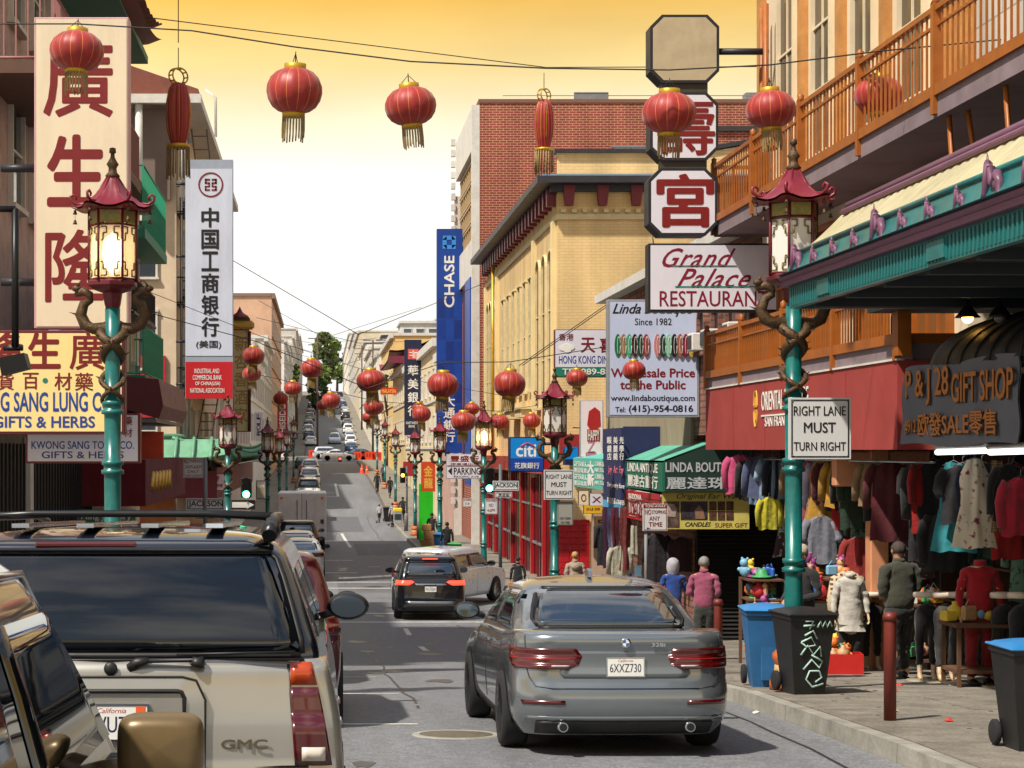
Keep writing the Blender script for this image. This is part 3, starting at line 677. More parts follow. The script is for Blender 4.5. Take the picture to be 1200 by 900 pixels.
    for k in range(6):
        a = 2*math.pi*k/6+0; c, s = math.cos(a), math.sin(a); m = MB()
        m.tube([(c*rr, s*rr, z) for rr, z in ((.06, 5.72), (.18, 5.52), (.3, 5.42), (.4, 5.41), (.46, 5.45), (.47, 5.5), (.43, 5.52), (.4, 5.49), (.41, 5.46))], [.012, .016, .02, .02, .019, .018, .016, .014, .01], 6); m.build('roof_ridge', MAROON, t)
        m = MB()
        for z in (5.3, 5.19): m.lathe([(0, .05), (.014, .045), (.018, .02), (.028, 0)], 8, (c*.42, s*.42, z))
        m.tube([(c*.42, s*.42, 5.42), (c*.42, s*.42, 5.2)], .003, 3); m.build('wind_bell', BRONZE, t)
    m = MB(); m.lathe([(.06, 5.7), (.085, 5.73), (.05, 5.77), (.045, 5.82), (.07, 5.86), (.045, 5.9), (.025, 5.94), (.022, 5.98), (.04, 5.99), (.035, 6.04), (0, 6.05)], 12); m.build('finial', BRONZE, t)
    return t
proto_lamp = {}
def put_lamp(px, z, label, lit=False, x=None, side='right', rz=0.):
    if lit not in proto_lamp: proto_lamp[lit] = o = street_lamp(lit)
    else: o = copy_tree(proto_lamp[lit])
    o.location = (x if x is not None else (px-375)*z/F, z, gz(z)+SW); o.rotation_euler = (0, 0, rz); tag(o, label, 'street lamp', 'dragon lantern street lamps along the kerbs'); return o
put_lamp(930, 20.6, 'teal dragon lamp post holding the large RIGHT LANE sign, its lantern touching the canopy', rz=.1)
put_lamp(650, 43, 'teal dragon lamp post on the right by the glossy blue bank sign')
put_lamp(567, 61, 'lit dragon lamp post glowing orange behind the PARKING sign', True)
put_lamp(515.5, 81, 'teal dragon lamp post standing in front of the foot of the tall blue banner')
put_lamp(486.5, 103, 'teal dragon lamp post with orange foot beside the yellow news box')
put_lamp(463.5, 134, 'teal dragon lamp post on the right just before the red awning')
put_lamp(451, 160, 'small teal dragon lamp post sixth along the right kerb')
put_lamp(442, 188, 'distant teal dragon lamp post near the orange barriers')
put_lamp(132, 21, 'lit dragon lamp post in front of the tall white character sign', True)
put_lamp(267, 56, 'dragon lamp post on the left by the red foot of the bank sign')
put_lamp(313.5, 84, 'dragon lamp post on the left in front of the green tiled roof')
put_lamp(327.5, 108, 'dragon lamp post on the left beside the green traffic signal')
put_lamp(336, 136, 'slim dragon lamp post on the left behind the white box truck')
put_lamp(344, 170, 'far dragon lamp post on the left next to the crimson banner')
# ---- red lanterns
LRED = M('lantern_silk', (152, 30, 22), .5, var=.28, scale=6, spec=.5, sheen=.2)
LRIB = M('lantern_rib', (206, 120, 60), .45)
LGOLD = M('lantern_gold', (190, 150, 36), .4, .4, var=.15)
FRG = M('fringe_gold', (146, 122, 76), .6, var=.3, scale=20)
def red_lantern():
    t = thing('red_lantern', 'x', 'lantern')
    m = MB(); nr = 14
    def sec(a): return 1-.035*abs(math.cos(nr*a/2))**6
    angs = []
    for k in range(nr):
        a = 2*math.pi*k/nr; angs += [(a-.012, 1), (a+.012, 0), (a+.15, 0), (a+.225, 0), (a+.30, 0)]
    prof = [(.06, .235), (.12, .225), (.2, .19), (.26, .13), (.295, .05), (.3, -.02), (.28, -.1), (.235, -.17), (.17, -.215), (.1, -.235), (.05, -.24)]
    n = len(angs); vs = [(r_*math.cos(a)*(1 if g else 1+.03*math.sin((a*nr/2) % math.pi)), r_*math.sin(a)*(1 if g else 1+.03*math.sin((a*nr/2) % math.pi)), z) for r_, z in prof for a, g in angs]
    for i in range(len(prof)-1):
        for k in range(n):
            m.m = 1 if angs[k][1] else 0
            m.add([vs[i*n+k], vs[i*n+(k+1) % n], vs[(i+1)*n+(k+1) % n], vs[(i+1)*n+k]], [(0, 1, 2, 3)], True)
    me = m.mesh('lantern_body', [LRED, LRIB]); bm = bmesh.new(); bm.from_mesh(me); bmesh.ops.remove_doubles(bm, verts=bm.verts, dist=.0004); bmesh.ops.recalc_face_normals(bm, faces=bm.faces); bm.to_mesh(me); bm.free()
    link('lantern_body', me, (), t)
    m = MB(); m.lathe([(.115, .2), (.12, .215), (.12, .275), (.1, .28), (.0, .28)], 16); m.build('top_cap', LGOLD, t)
    m = MB(); m.lathe([(.0, -.28), (.1, -.28), (.125, -.275), (.125, -.23), (.1, -.2)], 16); m.build('bottom_cap', LGOLD, t)
    m = MB(); random.seed(5)
    for k in range(22):
        a = 2*math.pi*k/22; l_ = .5+random.uniform(-.04, .04); m.tube([(.115*math.cos(a), .115*math.sin(a), -.27), (.12*math.cos(a), .12*math.sin(a), -.4), (.118*math.cos(a+.03), .118*math.sin(a+.03), -l_)], [.012, .011, .009], 3, smooth=False)
    m.build('fringe', FRG, t)
    m = MB(); m.tube([(0, 0, .28), (0, 0, .4)], .006, 4); m.tube([(-.1, 0, .27), (0, 0, .38), (.1, 0, .27)], .005, 4); m.build('hanger', TRIM, t)
    return t
LN = [(90, 60, 64, 'red lantern hanging before the top character of the tall white sign'),
 (345, 106, 62, 'large red lantern on the overhead wire, left one over open sky'), (481, 124, 58, 'large red lantern on the overhead wire, right one over open sky'),
 (784, 132, 60, 'red lantern hanging in front of the octagonal character sign'), (903, 128, 58, 'red lantern hanging between octagonal sign and orange balcony'),
 (1030, 112, 56, 'red lantern hanging before the upper orange balcony rail'),
 (519, 451, 36, 'red lantern in front of the tall blue banner'), (597, 450, 36, 'red lantern before the yellow facade, above the lit lamp post'),
 (435, 446, 34, 'big red lantern before the pale houses left of the dark bank banner'), (743, 434, 27, 'red lantern across the white jewellery sign'),
 (676, 443, 25, 'red lantern just under the teal phone strip of the dim sum sign'), (365, 432, 25, 'red lantern right in front of the hilltop tree'),
 (297, 417, 26, 'upper red lantern beside the golden pagoda sign'), (295, 438, 22, 'lower red lantern beside the golden pagoda sign'),
 (657, 466, 16, 'small red lantern touching the second right lamp post'), (586, 494, 20, 'red lantern right of the lit lamp post'),
 (543, 494, 28, 'red lantern left of the lit lamp post, above the PARKING sign'), (553, 479, 18, 'small red lantern above left of the lit lamp post'),
 (623, 493, 20, 'red lantern just above the glossy blue bank sign'), (612, 474, 16, 'little red lantern above the glossy blue bank sign, higher one'),
 (494, 485, 21, 'front red lantern at the foot of the dark bank banner'), (491, 478, 16, 'half hidden red lantern at the foot of the dark bank banner'),
 (266, 454, 17, 'red lantern above the left lamp post by the bank sign'), (343, 455, 21, 'red lantern above the crimson vertical banner'),
 (329, 467, 17, 'red lantern left of the crimson vertical banner'), (388, 469, 22, 'red lantern low over the hill street, left of the big one'),
 (378, 475, 14, 'tiny red lantern half behind another over the hill street'), (438, 477, 24, 'red lantern under the big one left of the dark bank banner'),
 (432, 489, 15, 'small red lantern lowest of the three left of the dark banner')]
LW = 'red lanterns strung over the street'
proto_lan = None; lan_pos = []
for px, py, wd, lab in LN:
    z = {743: 36.5, 676: 49.0}.get(px, .6*F/wd)
    if proto_lan is None: proto_lan = o = red_lantern()
    else: o = copy_tree(proto_lan)
    o.location = P(px, py, z); o.rotation_euler = (random.uniform(-.07, .07), random.uniform(-.09, .09), random.uniform(0, 6)); s_ = random.uniform(.97, 1.04)*wd*z/(.6*F); o.scale = (s_, s_, s_*random.uniform(.93, 1.07)); tag(o, lab, 'lantern', LW); lan_pos.append((px, py, z))
def long_lantern(px, z, ytop, label):
    p = P(px, ytop, z); t = thing('folded_lantern', label, 'lantern', p, random.uniform(0, 1), 'folded long lanterns')
    m = MB(); m.lathe([(.1, -.26), (.15, -.34), (.19, -.55), (.2, -.8), (.18, -1.05), (.13, -1.25), (.11, -1.3)], 64, wob=lambda a, z_: 1+.13*math.cos(16*a)); m.build('lantern_body', LRED, t)
    m = MB()
    for k in range(10): a = 2*math.pi*(k+.5)/10; m.tube([(r_*math.cos(a), r_*math.sin(a), z_) for r_, z_ in ((.1, -.26), (.16, -.36), (.2, -.56), (.213, -.8), (.19, -1.05), (.13, -1.26))], .008, 3)
    m.build('rib', LGOLD, t)
    m = MB(); n = 20
    for s_ in (-1, 1): m.tube([(.17*math.cos(2*math.pi*k/n), .05*s_, -.14+.14*math.sin(2*math.pi*k/n)) for k in range(n+1)], .014, 5)
    for k in range(10): a = 2*math.pi*k/10; m.tube([(.17*math.cos(a), -.05, -.14+.14*math.sin(a)), (.17*math.cos(a), .05, -.14+.14*math.sin(a))], .012, 4)
    m.build('ring', LGOLD, t)
    m = MB(); m.lathe([(.14, -1.29), (.2, -1.3), (.2, -1.36), (.12, -1.37)], 18); m.build('bottom_cap', LGOLD, t)
    m = MB()
    for k in range(20): a = 2*math.pi*k/20; m.tube([(.19*math.cos(a), .19*math.sin(a), -1.35), (.2*math.cos(a), .2*math.sin(a), -1.8-random.uniform(0, .1))], .012, 3)
    m.build('fringe', FRG, t)
    m = MB(); m.tube([(0, 0, 0), (0, 0, .35)], .01, 4); m.build('hanger', TRIM, t)
long_lantern(209, 32, 80, 'long folded red lantern with gold ring, hanging left above the white bank sign')
long_lantern(637.5, 41, 104, 'long folded red lantern with gold ring, hanging before the brick wall')
# ---- overhead wires
WIRE = M('wire', (40, 38, 36), .6)
def cable(pts, label, r=.009, sag=0.):
    m = MB(); q = []
    for a, b in zip(pts, pts[1:]):
        for i in range(12): t = i/12; p = a.lerp(b, t); p.z -= sag*4*t*(1-t); q.append(p)
    q.append(pts[-1]); m.tube([p-pts[0] for p in q], r, 5); o = m.build('cable', WIRE); o.location = pts[0]; tag(o, label, 'cable', 'overhead wires')
z1 = 21.5
cable([P(-10, 28, z1), P(90, 28, z1), P(225, 36, z1), P(345, 55, z1), P(481, 72, z1), P(640, 80, 21.5), P(784, 82, z1), P(903, 76, z1), P(1030, 60, z1), P(1240, 40, z1)], 'upper overhead wire carrying the front row of lanterns')
cable([P(170, 20, 30), P(640, 79, 34), P(900, 78, 33), P(1080, 66, 30)], 'second overhead wire just below the lantern wire, slacker')
cable([P(120, 352, 40), P(300, 400, 38), P(430, 455, 37), P(519, 425, 37), P(597, 424, 37), P(700, 408, 40), P(830, 396, 45)], 'overhead wire carrying the second row of lanterns across the blue banner')
cable([P(165, 338, 48), P(300, 392, 52), P(440, 438, 60), P(610, 467, 70)], 'thin wire slanting down from the left balconies to the pagoda sign')
cable([P(290, 436, 55), P(440, 470, 55), P(585, 482, 62), P(660, 470, 70)], 'thin wire across the lower lanterns behind the lit lamp')
cable([P(209, -20, 32), P(209, 50, 32)], 'vertical cord holding the long lantern at upper left')

for k, (pts, lab) in enumerate((([(300, 372, 120), (420, 402, 120), (480, 400, 150)], 'thin far wire over the big lantern left of the dark banner'), ([(320, 408, 170), (400, 428, 175), (455, 412, 180)], 'thin far wire sagging before the pale hill houses'), ([(330, 425, 200), (400, 447, 205), (450, 438, 210)], 'lowest far wire before the hill street'), ([(333, 396, 250), (370, 403, 250), (441, 396, 256)], 'far wire strung above the far crossing'), ([(335, 404, 300), (372, 414, 300), (436, 402, 300)], 'far wire higher up the hill street'), ([(303, 352, 140), (380, 396, 140), (494, 360, 150)], 'long far wire meeting at the dark bank banner'), ([(264, 300, 66), (420, 392, 70), (572, 330, 84)], 'trolley like wire running from bank sign to cream building'))):
    cable([P(*p) for p in pts], lab, .012+.00004*pts[0][2])
for px, z, top_, lab in ((372, 262, 392, 'grey utility pole with cross arms at the far crossing, left'), (437, 262, 398, 'wooden utility pole with cross arms at the far crossing, right'), (424, 330, 405, 'utility pole halfway up the hill on the right')):
    h = EYE+(527-top_)*z/F-gz(z); t = thing('utility_pole', lab, 'pole', (X0 := (px-375)*z/F, z, gz(z)))
    m = MB(); m.tube([(0, 0, 0), (0, 0, h)], [.16, .11], 8); m.build('pole_shaft', M('pole_wood', (84, 70, 60), .8), t)
    for dz in (.6, 1.5): m = MB(); m.box(-1.3, -.06, h-dz, 1.3, .06, h-dz+.12); m.build('cross_arm', M('pole_wood', (84, 70, 60), .8), t)
# ---------------------------------------------------------------- buildings
class Bld:
    """a building as one thing; parts are given in world coordinates"""
    def __init__(s, name, label, cat, loc, group=None): s.loc = Vector(loc); s.t = thing(name, label, cat, loc, group=group)
    def mb(s): m = MB(); m.X = Matrix.Translation(-s.loc); return m
    def box(s, name, mat, *a, bev=0., label=None):
        m = s.mb(); m.box(*a, bev=bev); return m.build(name, mat, s.t, label)
    def put(s, o, loc, rz=0.): o.location = Vector(loc)-s.loc; o.rotation_euler = (0, 0, rz); return o
_W = {}
DARKGL = MGLASS('window_glass', (52, 62, 70), .06, 1.)
def win_mesh(w_, h, style, fm):
    k = (round(w_, 2), round(h, 2), style, fm.name)
    if k in _W: return _W[k]
    m = MB(); a = .07; arch = 'arch' in style
    def surround(x0, x1, z0, z1, d, tz=.07):
        m.box(x0-tz, -d, z0-.02, x0, .0, z1); m.box(x1, -d, z0-.02, x1+tz, 0, z1); m.box(x0-tz-.05, -d-.05, z0-.1, x1+tz+.05, 0, z0-.02)
        if not arch: m.box(x0-tz-.03, -d-.03, z1, x1+tz+.03, 0, z1+tz+.03)
    surround(-w_/2, w_/2, 0, h, .09)
    if arch:
        n = 10; r0 = w_/2; o_ = [((r0+.07)*math.cos(math.pi*i/n), h+(r0+.07)*.8*math.sin(math.pi*i/n)) for i in range(n+1)]; i_ = [(r0*math.cos(math.pi*i/n), h+r0*.8*math.sin(math.pi*i/n)) for i in range(n+1)]
        for i in range(n):
            q = [o_[i], o_[i+1], i_[i+1], i_[i]]; m.prism(q, -.09, 0)
    if style.startswith('grid'):
        nx, nz = (int(v) for v in style[4:].replace('arch', '').split('x')[:2])
    else: nx, nz = 1, 2
    for i in range(1, nx): m.box(-w_/2+w_*i/nx-.015, -.05, 0, -w_/2+w_*i/nx+.015, -.012, h)
    for i in range(1, nz): m.box(-w_/2, -.055, h*i/nz-.02, w_/2, -.012, h*i/nz+.02)
    fr = m.mesh('window', [fm])
    panes = []
    for i in range(nx):
        for j in range(nz):
            p = MB(); x0, x1 = -w_/2+w_*i/nx, -w_/2+w_*(i+1)/nx; z0, z1 = h*j/nz, h*(j+1)/nz
            if arch and j == nz-1 and nx == 1: p.prism([(x0, z0), (x1, z0)]+[(w_/2*math.cos(math.pi*q/10), h+w_/2*.8*math.sin(math.pi*q/10)) for q in range(11)], -.02, -.012)
            else: p.box(x0, -.02, z0, x1, -.012, z1)
            panes.append(p)
    _W[k] = (fr, panes, {}); return _W[k]
def window(b, face, along, depth_, z, w_, h, fm, style='sash', glass=None, panes=True):
    """face: 'S' faces the camera (along = x, depth_ = y), 'E' faces +X, 'W' faces -X (along = y, depth_ = x)"""
    fr, pp, cache = win_mesh(w_, h, style, fm); g = glass or DARKGL
    loc = {'S': (along, depth_, z), 'E': (depth_, along, z), 'W': (depth_, along, z)}[face]; rz = {'S': 0, 'E': R(90), 'W': R(-90)}[face]
    o = link('window', fr, (), b.t); b.put(o, loc, rz)
    for i, p in enumerate(pp):
        if (i, g.name) not in cache: cache[(i, g.name)] = p.mesh('pane', [g])
        link('pane', cache[(i, g.name)], (), o)
    return o
def wall_row(b, face, a0, a1, depth_, z, n, w_, h, fm, style='sash', glass=None):
    for i in range(n): window(b, face, lerp(a0, a1, (i+.5)/n), depth_, z, w_, h, fm, style, glass)
WHT = M('white_trim', (208, 204, 196), .6, var=.12, dirt=.3)
CRM = M('cream_trim', (214, 196, 150), .65, var=.15, dirt=.3)
DKT = M('dark_trim', (44, 42, 50), .5, var=.2)
GREY = M('grey_trim', (120, 120, 122), .6, var=.2)
BRICKR = MBRICK('red_brick', (142, 62, 46), (196, 150, 120), .34, .12, .012)
BRICKP = MBRICK('rough_pink_brick', (160, 104, 86), (96, 72, 62), .3, .13, .02, .4)
CREAMW = MBRICK('cream_painted_brick', (222, 190, 134), (200, 168, 116), .3, .1, .006, .06)
YELLW = M('cream_plaster', (226, 204, 150), .8, var=.1, scale=.8, dirt=.25, bump=.1)
def mono(name, rgb): return M(name, rgb, .8, var=.16, scale=.7, dirt=.35, bump=.15)
ROOFM = M('flat_roof_gravel', (110, 108, 104), .95, var=.3)

# ---- right: cream corner building beyond the cross street
zg = gz(61.6); top = EYE+8.55
b = Bld('cream_building', 'cream painted brick building with dark bracketed cornice beyond the cross street', 'building', (BR, 61.6, zg))
b.box('wall', CREAMW, BR, 61.6, zg-1, 30, 88, top)
b.box('roof', ROOFM, BR+.2, 61.8, top, 29.8, 87.8, top+.06)
m = b.mb(); m.box(BR-.25, 61.35, top-.1, 30, 61.6, top+.12); m.box(BR-.75, 60.85, top+.12, 30, 61.62, top+.34); m.box(BR-.75, 61.62, top+.12, BR+.02, 88, top+.34); m.box(BR-.25, 61.6, top-.1, BR, 88, top+.12)
b_c = m.build('cornice', DKT, b.t)
m = b.mb(); m.box(BR-.6, 61.0, top+.34, 30, 61.9, top+.42); m.box(BR-.6, 61.9, top+.34, BR+.3, 88, top+.42); m.build('gutter', M('blue_grey_gutter', (120, 140, 160), .5), b.t)
for i in range(13):
    x = BR+.35+i*1.1
    m = b.mb(); m.prism([(x-.2, top+.1), (x+.2, top+.1), (x+.13, top-.55), (x-.13, top-.55)], 61.3, 61.6); m.build('bracket', MAROON, b.t)
for i in range(24):
    y = 62.2+i*1.08; m = b.mb(); m.prism([(y-.2, top+.1), (y+.2, top+.1), (y+.13, top-.5), (y-.13, top-.5)], BR-.3, BR, 'x'); m.build('bracket', MAROON, b.t)
m = b.mb(); m.box(BR-.06, 61.52, top-1.0, 30, 61.6, top-.82); m.box(BR-.06, 61.6, top-1.0, BR, 88, top-.82)
for i in range(40): m.box(BR+.1+i*.35, 61.45, top-.78, BR+.25+i*.35, 61.6, top-.66)
m.build('string_course', CRM, b.t)
m = b.mb(); m.box(BR+.02, 61.7, top+.42, 13.2, 62.0, top+1.1); m.box(BR-.02, 61.66, top+1.1, 11.3, 62.04, top+1.2); m.prism([(13.0, top+.42), (19.0, top+.42), (19.0, top+1.3), (15.8, top+1.75), (12.4, top+1.15), (12.4, top+.42)][::-1], 61.5, 62.05)
m.build('parapet', CREAMW, b.t)
m = b.mb()
for (xa, za, xb, zb) in ((12.2, top+1.15, 15.9, top+1.8), (15.9, top+1.8, 19.2, top+1.3)): m.prism([(xa, za), (xb, zb), (xb, zb+.14), (xa, za+.14)][::-1], 61.4, 62.1)
m.box(BR-.1, 61.55, top+1.2, 11.6, 62.1, top+1.32); m.build('parapet_coping', DKT, b.t)
window(b, 'S', 13.45, 61.6, EYE+2.6, 1.65, 3.2, DKT, glass=M('white_blind', (196, 202, 206), .5))
m = b.mb(); m.prism([(13.2, EYE+6.15), (13.7, EYE+6.15), (13.8, EYE+7.0), (13.1, EYE+7.0)], 61.45, 61.6); m.build('keystone', M('oxide_red', (150, 44, 34), .6), b.t)
m = b.mb(); n_ = 8
for i in range(n_):
    a0, a1 = math.pi*(.22+.56*i/n_), math.pi*(.22+.56*(i+1)/n_)
    q = [(13.45+r_*math.cos(a), EYE+5.0+r_*.75*math.sin(a)) for r_, a in ((1.75, a0), (1.75, a1), (1.55, a1), (1.55, a0))]; m.prism(q, 61.5, 61.6)
m.box(12.1, 61.5, EYE+2.4, 12.3, 61.6, EYE+5.9); m.box(14.6, 61.5, EYE+2.4, 14.8, 61.6, EYE+5.9); m.build('window_surround', CRM, b.t)
for k, y in enumerate((63.2, 65.0, 66.8, 84.2, 85.4, 86.6)): window(b, 'W', y, BR, EYE+1.5, 1.0, 4.8, CRM, 'grid1x3arch', M('amber_blind', (104, 78, 46), .4))
for k, y in enumerate((69.2, 71.0, 73.0, 75.0, 77.2, 79.4)): window(b, 'W', y, BR, EYE+2.2, .8, 4.1, CRM, 'grid1x2')
for y in (62.2, 67.9, 82.0, 87.6): b.box('pilaster', YELLW, BR-.14, y-.25, EYE-1, BR, y+.25, top-1.0)
m = b.mb(); m.tube([(BR-.2, 82.6, top), (BR-.2, 82.6, EYE-1.6)], .07, 8); m.build('downpipe', GOLD, b.t)
for y in (70.1, 74, 78.3):
    m = b.mb(); m.box(BR-.5, y-1.2, EYE+1.5, BR, y+1.2, EYE+1.6); m.box(BR-.42, y-1.1, EYE+1.2, BR, y+1.1, EYE+1.5); m.build('balconette', CRM, b.t)
# ground floor: dark glazing between red columns, red tiles, plaque
m = b.mb(); m.box(BR-.04, 62.6, zg, BR+.0, 87, EYE-.9); m.build('shopfront_glazing', M('black_glass', (12, 12, 14), .12), b.t)
REDT = M('red_enamel', (168, 20, 28), .35, var=.12, coat=.4)
for i in range(7):
    y = 64.6+i*3.6; b.box('column', REDT, BR-.16, y-.2, zg+.1, BR-.05, y+.2, EYE-.8)
    b.box('cross_rail', GREY, BR-.12, y+.2, zg+1.25, BR-.06, y+3.38, zg+1.33); b.box('cross_rail', GREY, BR-.12, y+.2, zg+2.6, BR-.06, y+3.38, zg+2.66); b.box('mullion', MAROON2, BR-.12, y+1.75, zg+.1, BR-.06, y+1.85, EYE-.8)
b.box('fascia', REDT, BR-.5, 61.9, EYE-.8, BR, 87.6, EYE-.25)
k = 0
for i in range(3):
    for j in range(11): b.box('tile', REDT, 7.86+i*.33, 61.52, zg+.12+j*.2, 8.17+i*.33, 61.6, zg+.31+j*.2, bev=.012)
b.box('corner_panel', M('beige_render', (168, 140, 118), .8, var=.15, dirt=.3), 8.9, 61.45, zg, 13, 61.62, EYE-1.3)
b.box('plaque', M('bronze_plaque', (92, 72, 60), .5, .3, dirt=.4), 8.95, 61.38, zg+1.1, 9.75, 61.46, zg+2.1)
b.box('door_side', REDT, BR-.1, 61.54, zg, 7.86+.0, 61.62, EYE-1.2)

# ---- right: tall brick building
zg = gz(92); top = EYE+17
b = Bld('brick_building', 'tall red brick building with gridded windows behind the cream one', 'building', (BR, 92, zg))
b.box('wall', BRICKR, BR+.02, 92, zg-1, 34, 104.2, top)
b.box('coping', M('coping_stone', (120, 84, 66), .8), BR-.03, 91.95, top, 34.05, 104.3, top+.18)
GP = M('block_glass', (196, 198, 190), .3, var=.35, scale=3)
for x, w_ in ((16.1, 3.4), (20.2, 3.2), (24.4, 3.0)): window(b, 'S', x, 92, EYE+10.2+.9, w_, 3.7, GREY, 'grid4x5', GP)
for x in (18.25, 22.3): b.box('pier', M('brick_pier_smooth', (150, 92, 66), .8), x-.4, 91.9, EYE+11, x+.4, 92, EYE+14.9)
b.box('lintel_band', M('dark_steel', (52, 44, 42), .5), 17.4, 91.85, EYE+15.6, 34, 92, EYE+15.85)
b.box('front_frame', WHT, BR-.35, 92, zg, BR+.02, 92.5, top-.1); b.box('front_frame', WHT, BR-.35, 103.7, zg, BR+.02, 104.2, top-3)
b.box('front_band', WHT, BR-.3, 92.5, top-2.2, BR+.02, 103.7, top-.1)
b.box('front_band', WHT, BR-.3, 92.5, EYE+8.6, BR+.02, 103.7, EYE+10.4)
for i in range(9):
    for j in range(4): window(b, 'W', 93.4+i*1.15, BR, EYE+10.6+j*1.05, .85, .8, M('screen_tan', (176, 150, 110), .6), 'grid1x1', M('screen_dark', (80, 64, 48), .6))
b.box('blue_panel', M('blue_enamel', (20, 74, 160), .35, var=.1), BR-.38, 92.9, zg+3, BR-.02, 96.2, EYE+8.55)
for j in range(34): b.box('quoin', WHT, BR-.55, 103.6, EYE-3+j*.6, BR-.32, 104.0, EYE-2.65+j*.6)
m = b.mb(); m.box(12.5, 92.4, top+.18, 14.2, 92.45, top+.6); m.box(12.52, 92.38, top+.55, 14.18, 92.47, top+.6); m.tube([(9, 92.5, top+.45), (33, 92.5, top+.45)], .02, 4)
m.build('roof_rail', GREY, b.t); b.box('chimney', GREY, 24.0, 92.5, top+.18, 24.7, 93.1, top+1.6); b.box('vent', GREY, 21.1, 93, top+.18, 21.9, 93.8, top+.7)

def block(name, label, side, y0, y1, h, rgb, rows=(), deep=14, cornice=None, n=4, wcol=None, X=None, grp=None, topmat=None, ws=(1.0, 1.7), style='sash', south=0, base=None):
    """a street block: wall volume, cornice, windows by storey"""
    X = X if X is not None else (BR if side > 0 else BL); zg = min(gz(y0), gz(y1)); face = 'W' if side > 0 else 'E'
    b = Bld(name, label, 'building', (X, y0, zg), grp); wm = base or mono('wall_%d_%d_%d' % rgb, rgb)
    xo = X+side*deep; b.box('wall', wm, min(X, xo), y0, zg-2, max(X, xo), y1, h)
    b.box('roof', ROOFM, min(X, xo)+.1, y0+.1, h, max(X, xo)-.1, y1-.1, h+.05)
    c = cornice or WHT; xi = X-side*.35
    m = b.mb(); m.box(min(xi, X+side*.02), y0-.15, h-.3, max(xi, X+side*.02), y1+.05, h+.25); m.box(min(X, xo), y0-.15, h-.05, max(X, xo), y0+.0, h+.25); m.build('cornice', c, b.t)
    fm = wcol or WHT
    for z in rows:
        wall_row(b, face, y0+.4, y1-.4, X, z, n, ws[0], ws[1], fm, style)
        m = b.mb(); xx = X-side*.1; m.box(min(X, xx), y0, z-.55, max(X, xx), y1, z-.4); m.build('string_course', c, b.t)
        if south:
            for i in range(south): window(b, 'S', X+side*(1.5+i*2.6), y0, z, ws[0], ws[1], fm, style)
    return b
# ---- right, further on
block('street_building', 'pinkish building behind the tall blue vertical banner', 1, 104.4, 124, EYE+6.0, (186, 150, 136), (EYE+.6, EYE+3.4), n=6)
block('street_building', 'cream street building behind the dark bank banner', 1, 125, 171, EYE+7.2, (214, 196, 160), (EYE+.6, EYE+3.8), n=9)
b = block('street_building', 'building with a sweeping maroon pagoda roof on the right', 1, 172, 199, EYE+7.6, (206, 182, 132), (EYE+1, EYE+4.6), n=6)
m = b.mb()
def sweep(u, v):
    x = lerp(BR+2.6, BR-1.5, v); return (x+ (0 if v < 1 else 0), lerp(171, 200, u), EYE+10.2-2.8*v+.9*v**3+(abs(u-.5)*2)**6*.8*v)
m.grid(sweep, 16, 6); m.grid(lambda u, v: (sweep(u, v)[0]+.02, sweep(u, v)[1], sweep(u, v)[2]-.18), 16, 6)
m.prism([(BR+2.6, EYE+10.2), (BR+.6, EYE+8.6), (BR-1.5, EYE+8.5), (BR-1.5, EYE+8.0), (BR+2.6, EYE+7.6)], 171, 171.3); m.build('pagoda_roof', M('maroon_tiles', (118, 34, 58), .5, var=.3, scale=4), b.t)
block('street_building', 'yellow building with a bay front before the far crossing', 1, 200, 238, EYE+12.2, (222, 190, 120), (EYE+2, EYE+5.2, EYE+8.6), n=7)
for i, (ya, yb, hh, rgb, lab) in enumerate(((256, 285, 13, (226, 220, 208), 'white corner house first beyond the far crossing, right'), (286, 322, 15.5, (214, 206, 190), 'pale three storey house second beyond the far crossing, right'),
     (323, 372, 18.5, (232, 226, 214), 'off white house third up the hill on the right'), (373, 430, 23.5, (212, 198, 170), 'tan house fourth up the hill on the right'), (431, 500, 27, (196, 192, 188), 'grey flat roofed house near the hilltop, right'), (501, 640, 31, (222, 214, 200), 'pale block on the very hilltop, right'))):
    block('hill_house', lab, 1, ya, yb, EYE+hh, rgb, [EYE+hh-3.2*(k+1)-.3 for k in range(3)], n=5 if i < 4 else 4, ws=(1.5, 1.9), south=2)
for i, (x0, x1, y0, y1, hh, rgb, lab) in enumerate(((13, 19, 300, 312, 20.2, (206, 204, 198), 'white roof storey showing above the maroon pagoda roof'), (19.5, 26, 305, 320, 21.6, (150, 196, 180), 'pale green tower block above the dark bank banner'), (12, 16.5, 360, 372, 22, (96, 98, 104), 'dark slate roofed house behind the yellow bay front'), (26.5, 33, 270, 282, 18, (150, 158, 166), 'blue grey block left of the tall blue banner'))):
    b = Bld('distant_building', lab, 'building', (x0, y0, gz(y0))); b.box('wall', mono('wall_%d_%d_%d' % rgb, rgb), x0, y0, gz(y0), x1, y1, EYE+hh)
    b.box('cornice', WHT, x0-.3, y0-.3, EYE+hh, x1+.3, y1, EYE+hh+.4)
    for k in range(3): window(b, 'S', lerp(x0, x1, (k+.5)/3), y0, EYE+hh-2.6, 1.2, 1.7, WHT)
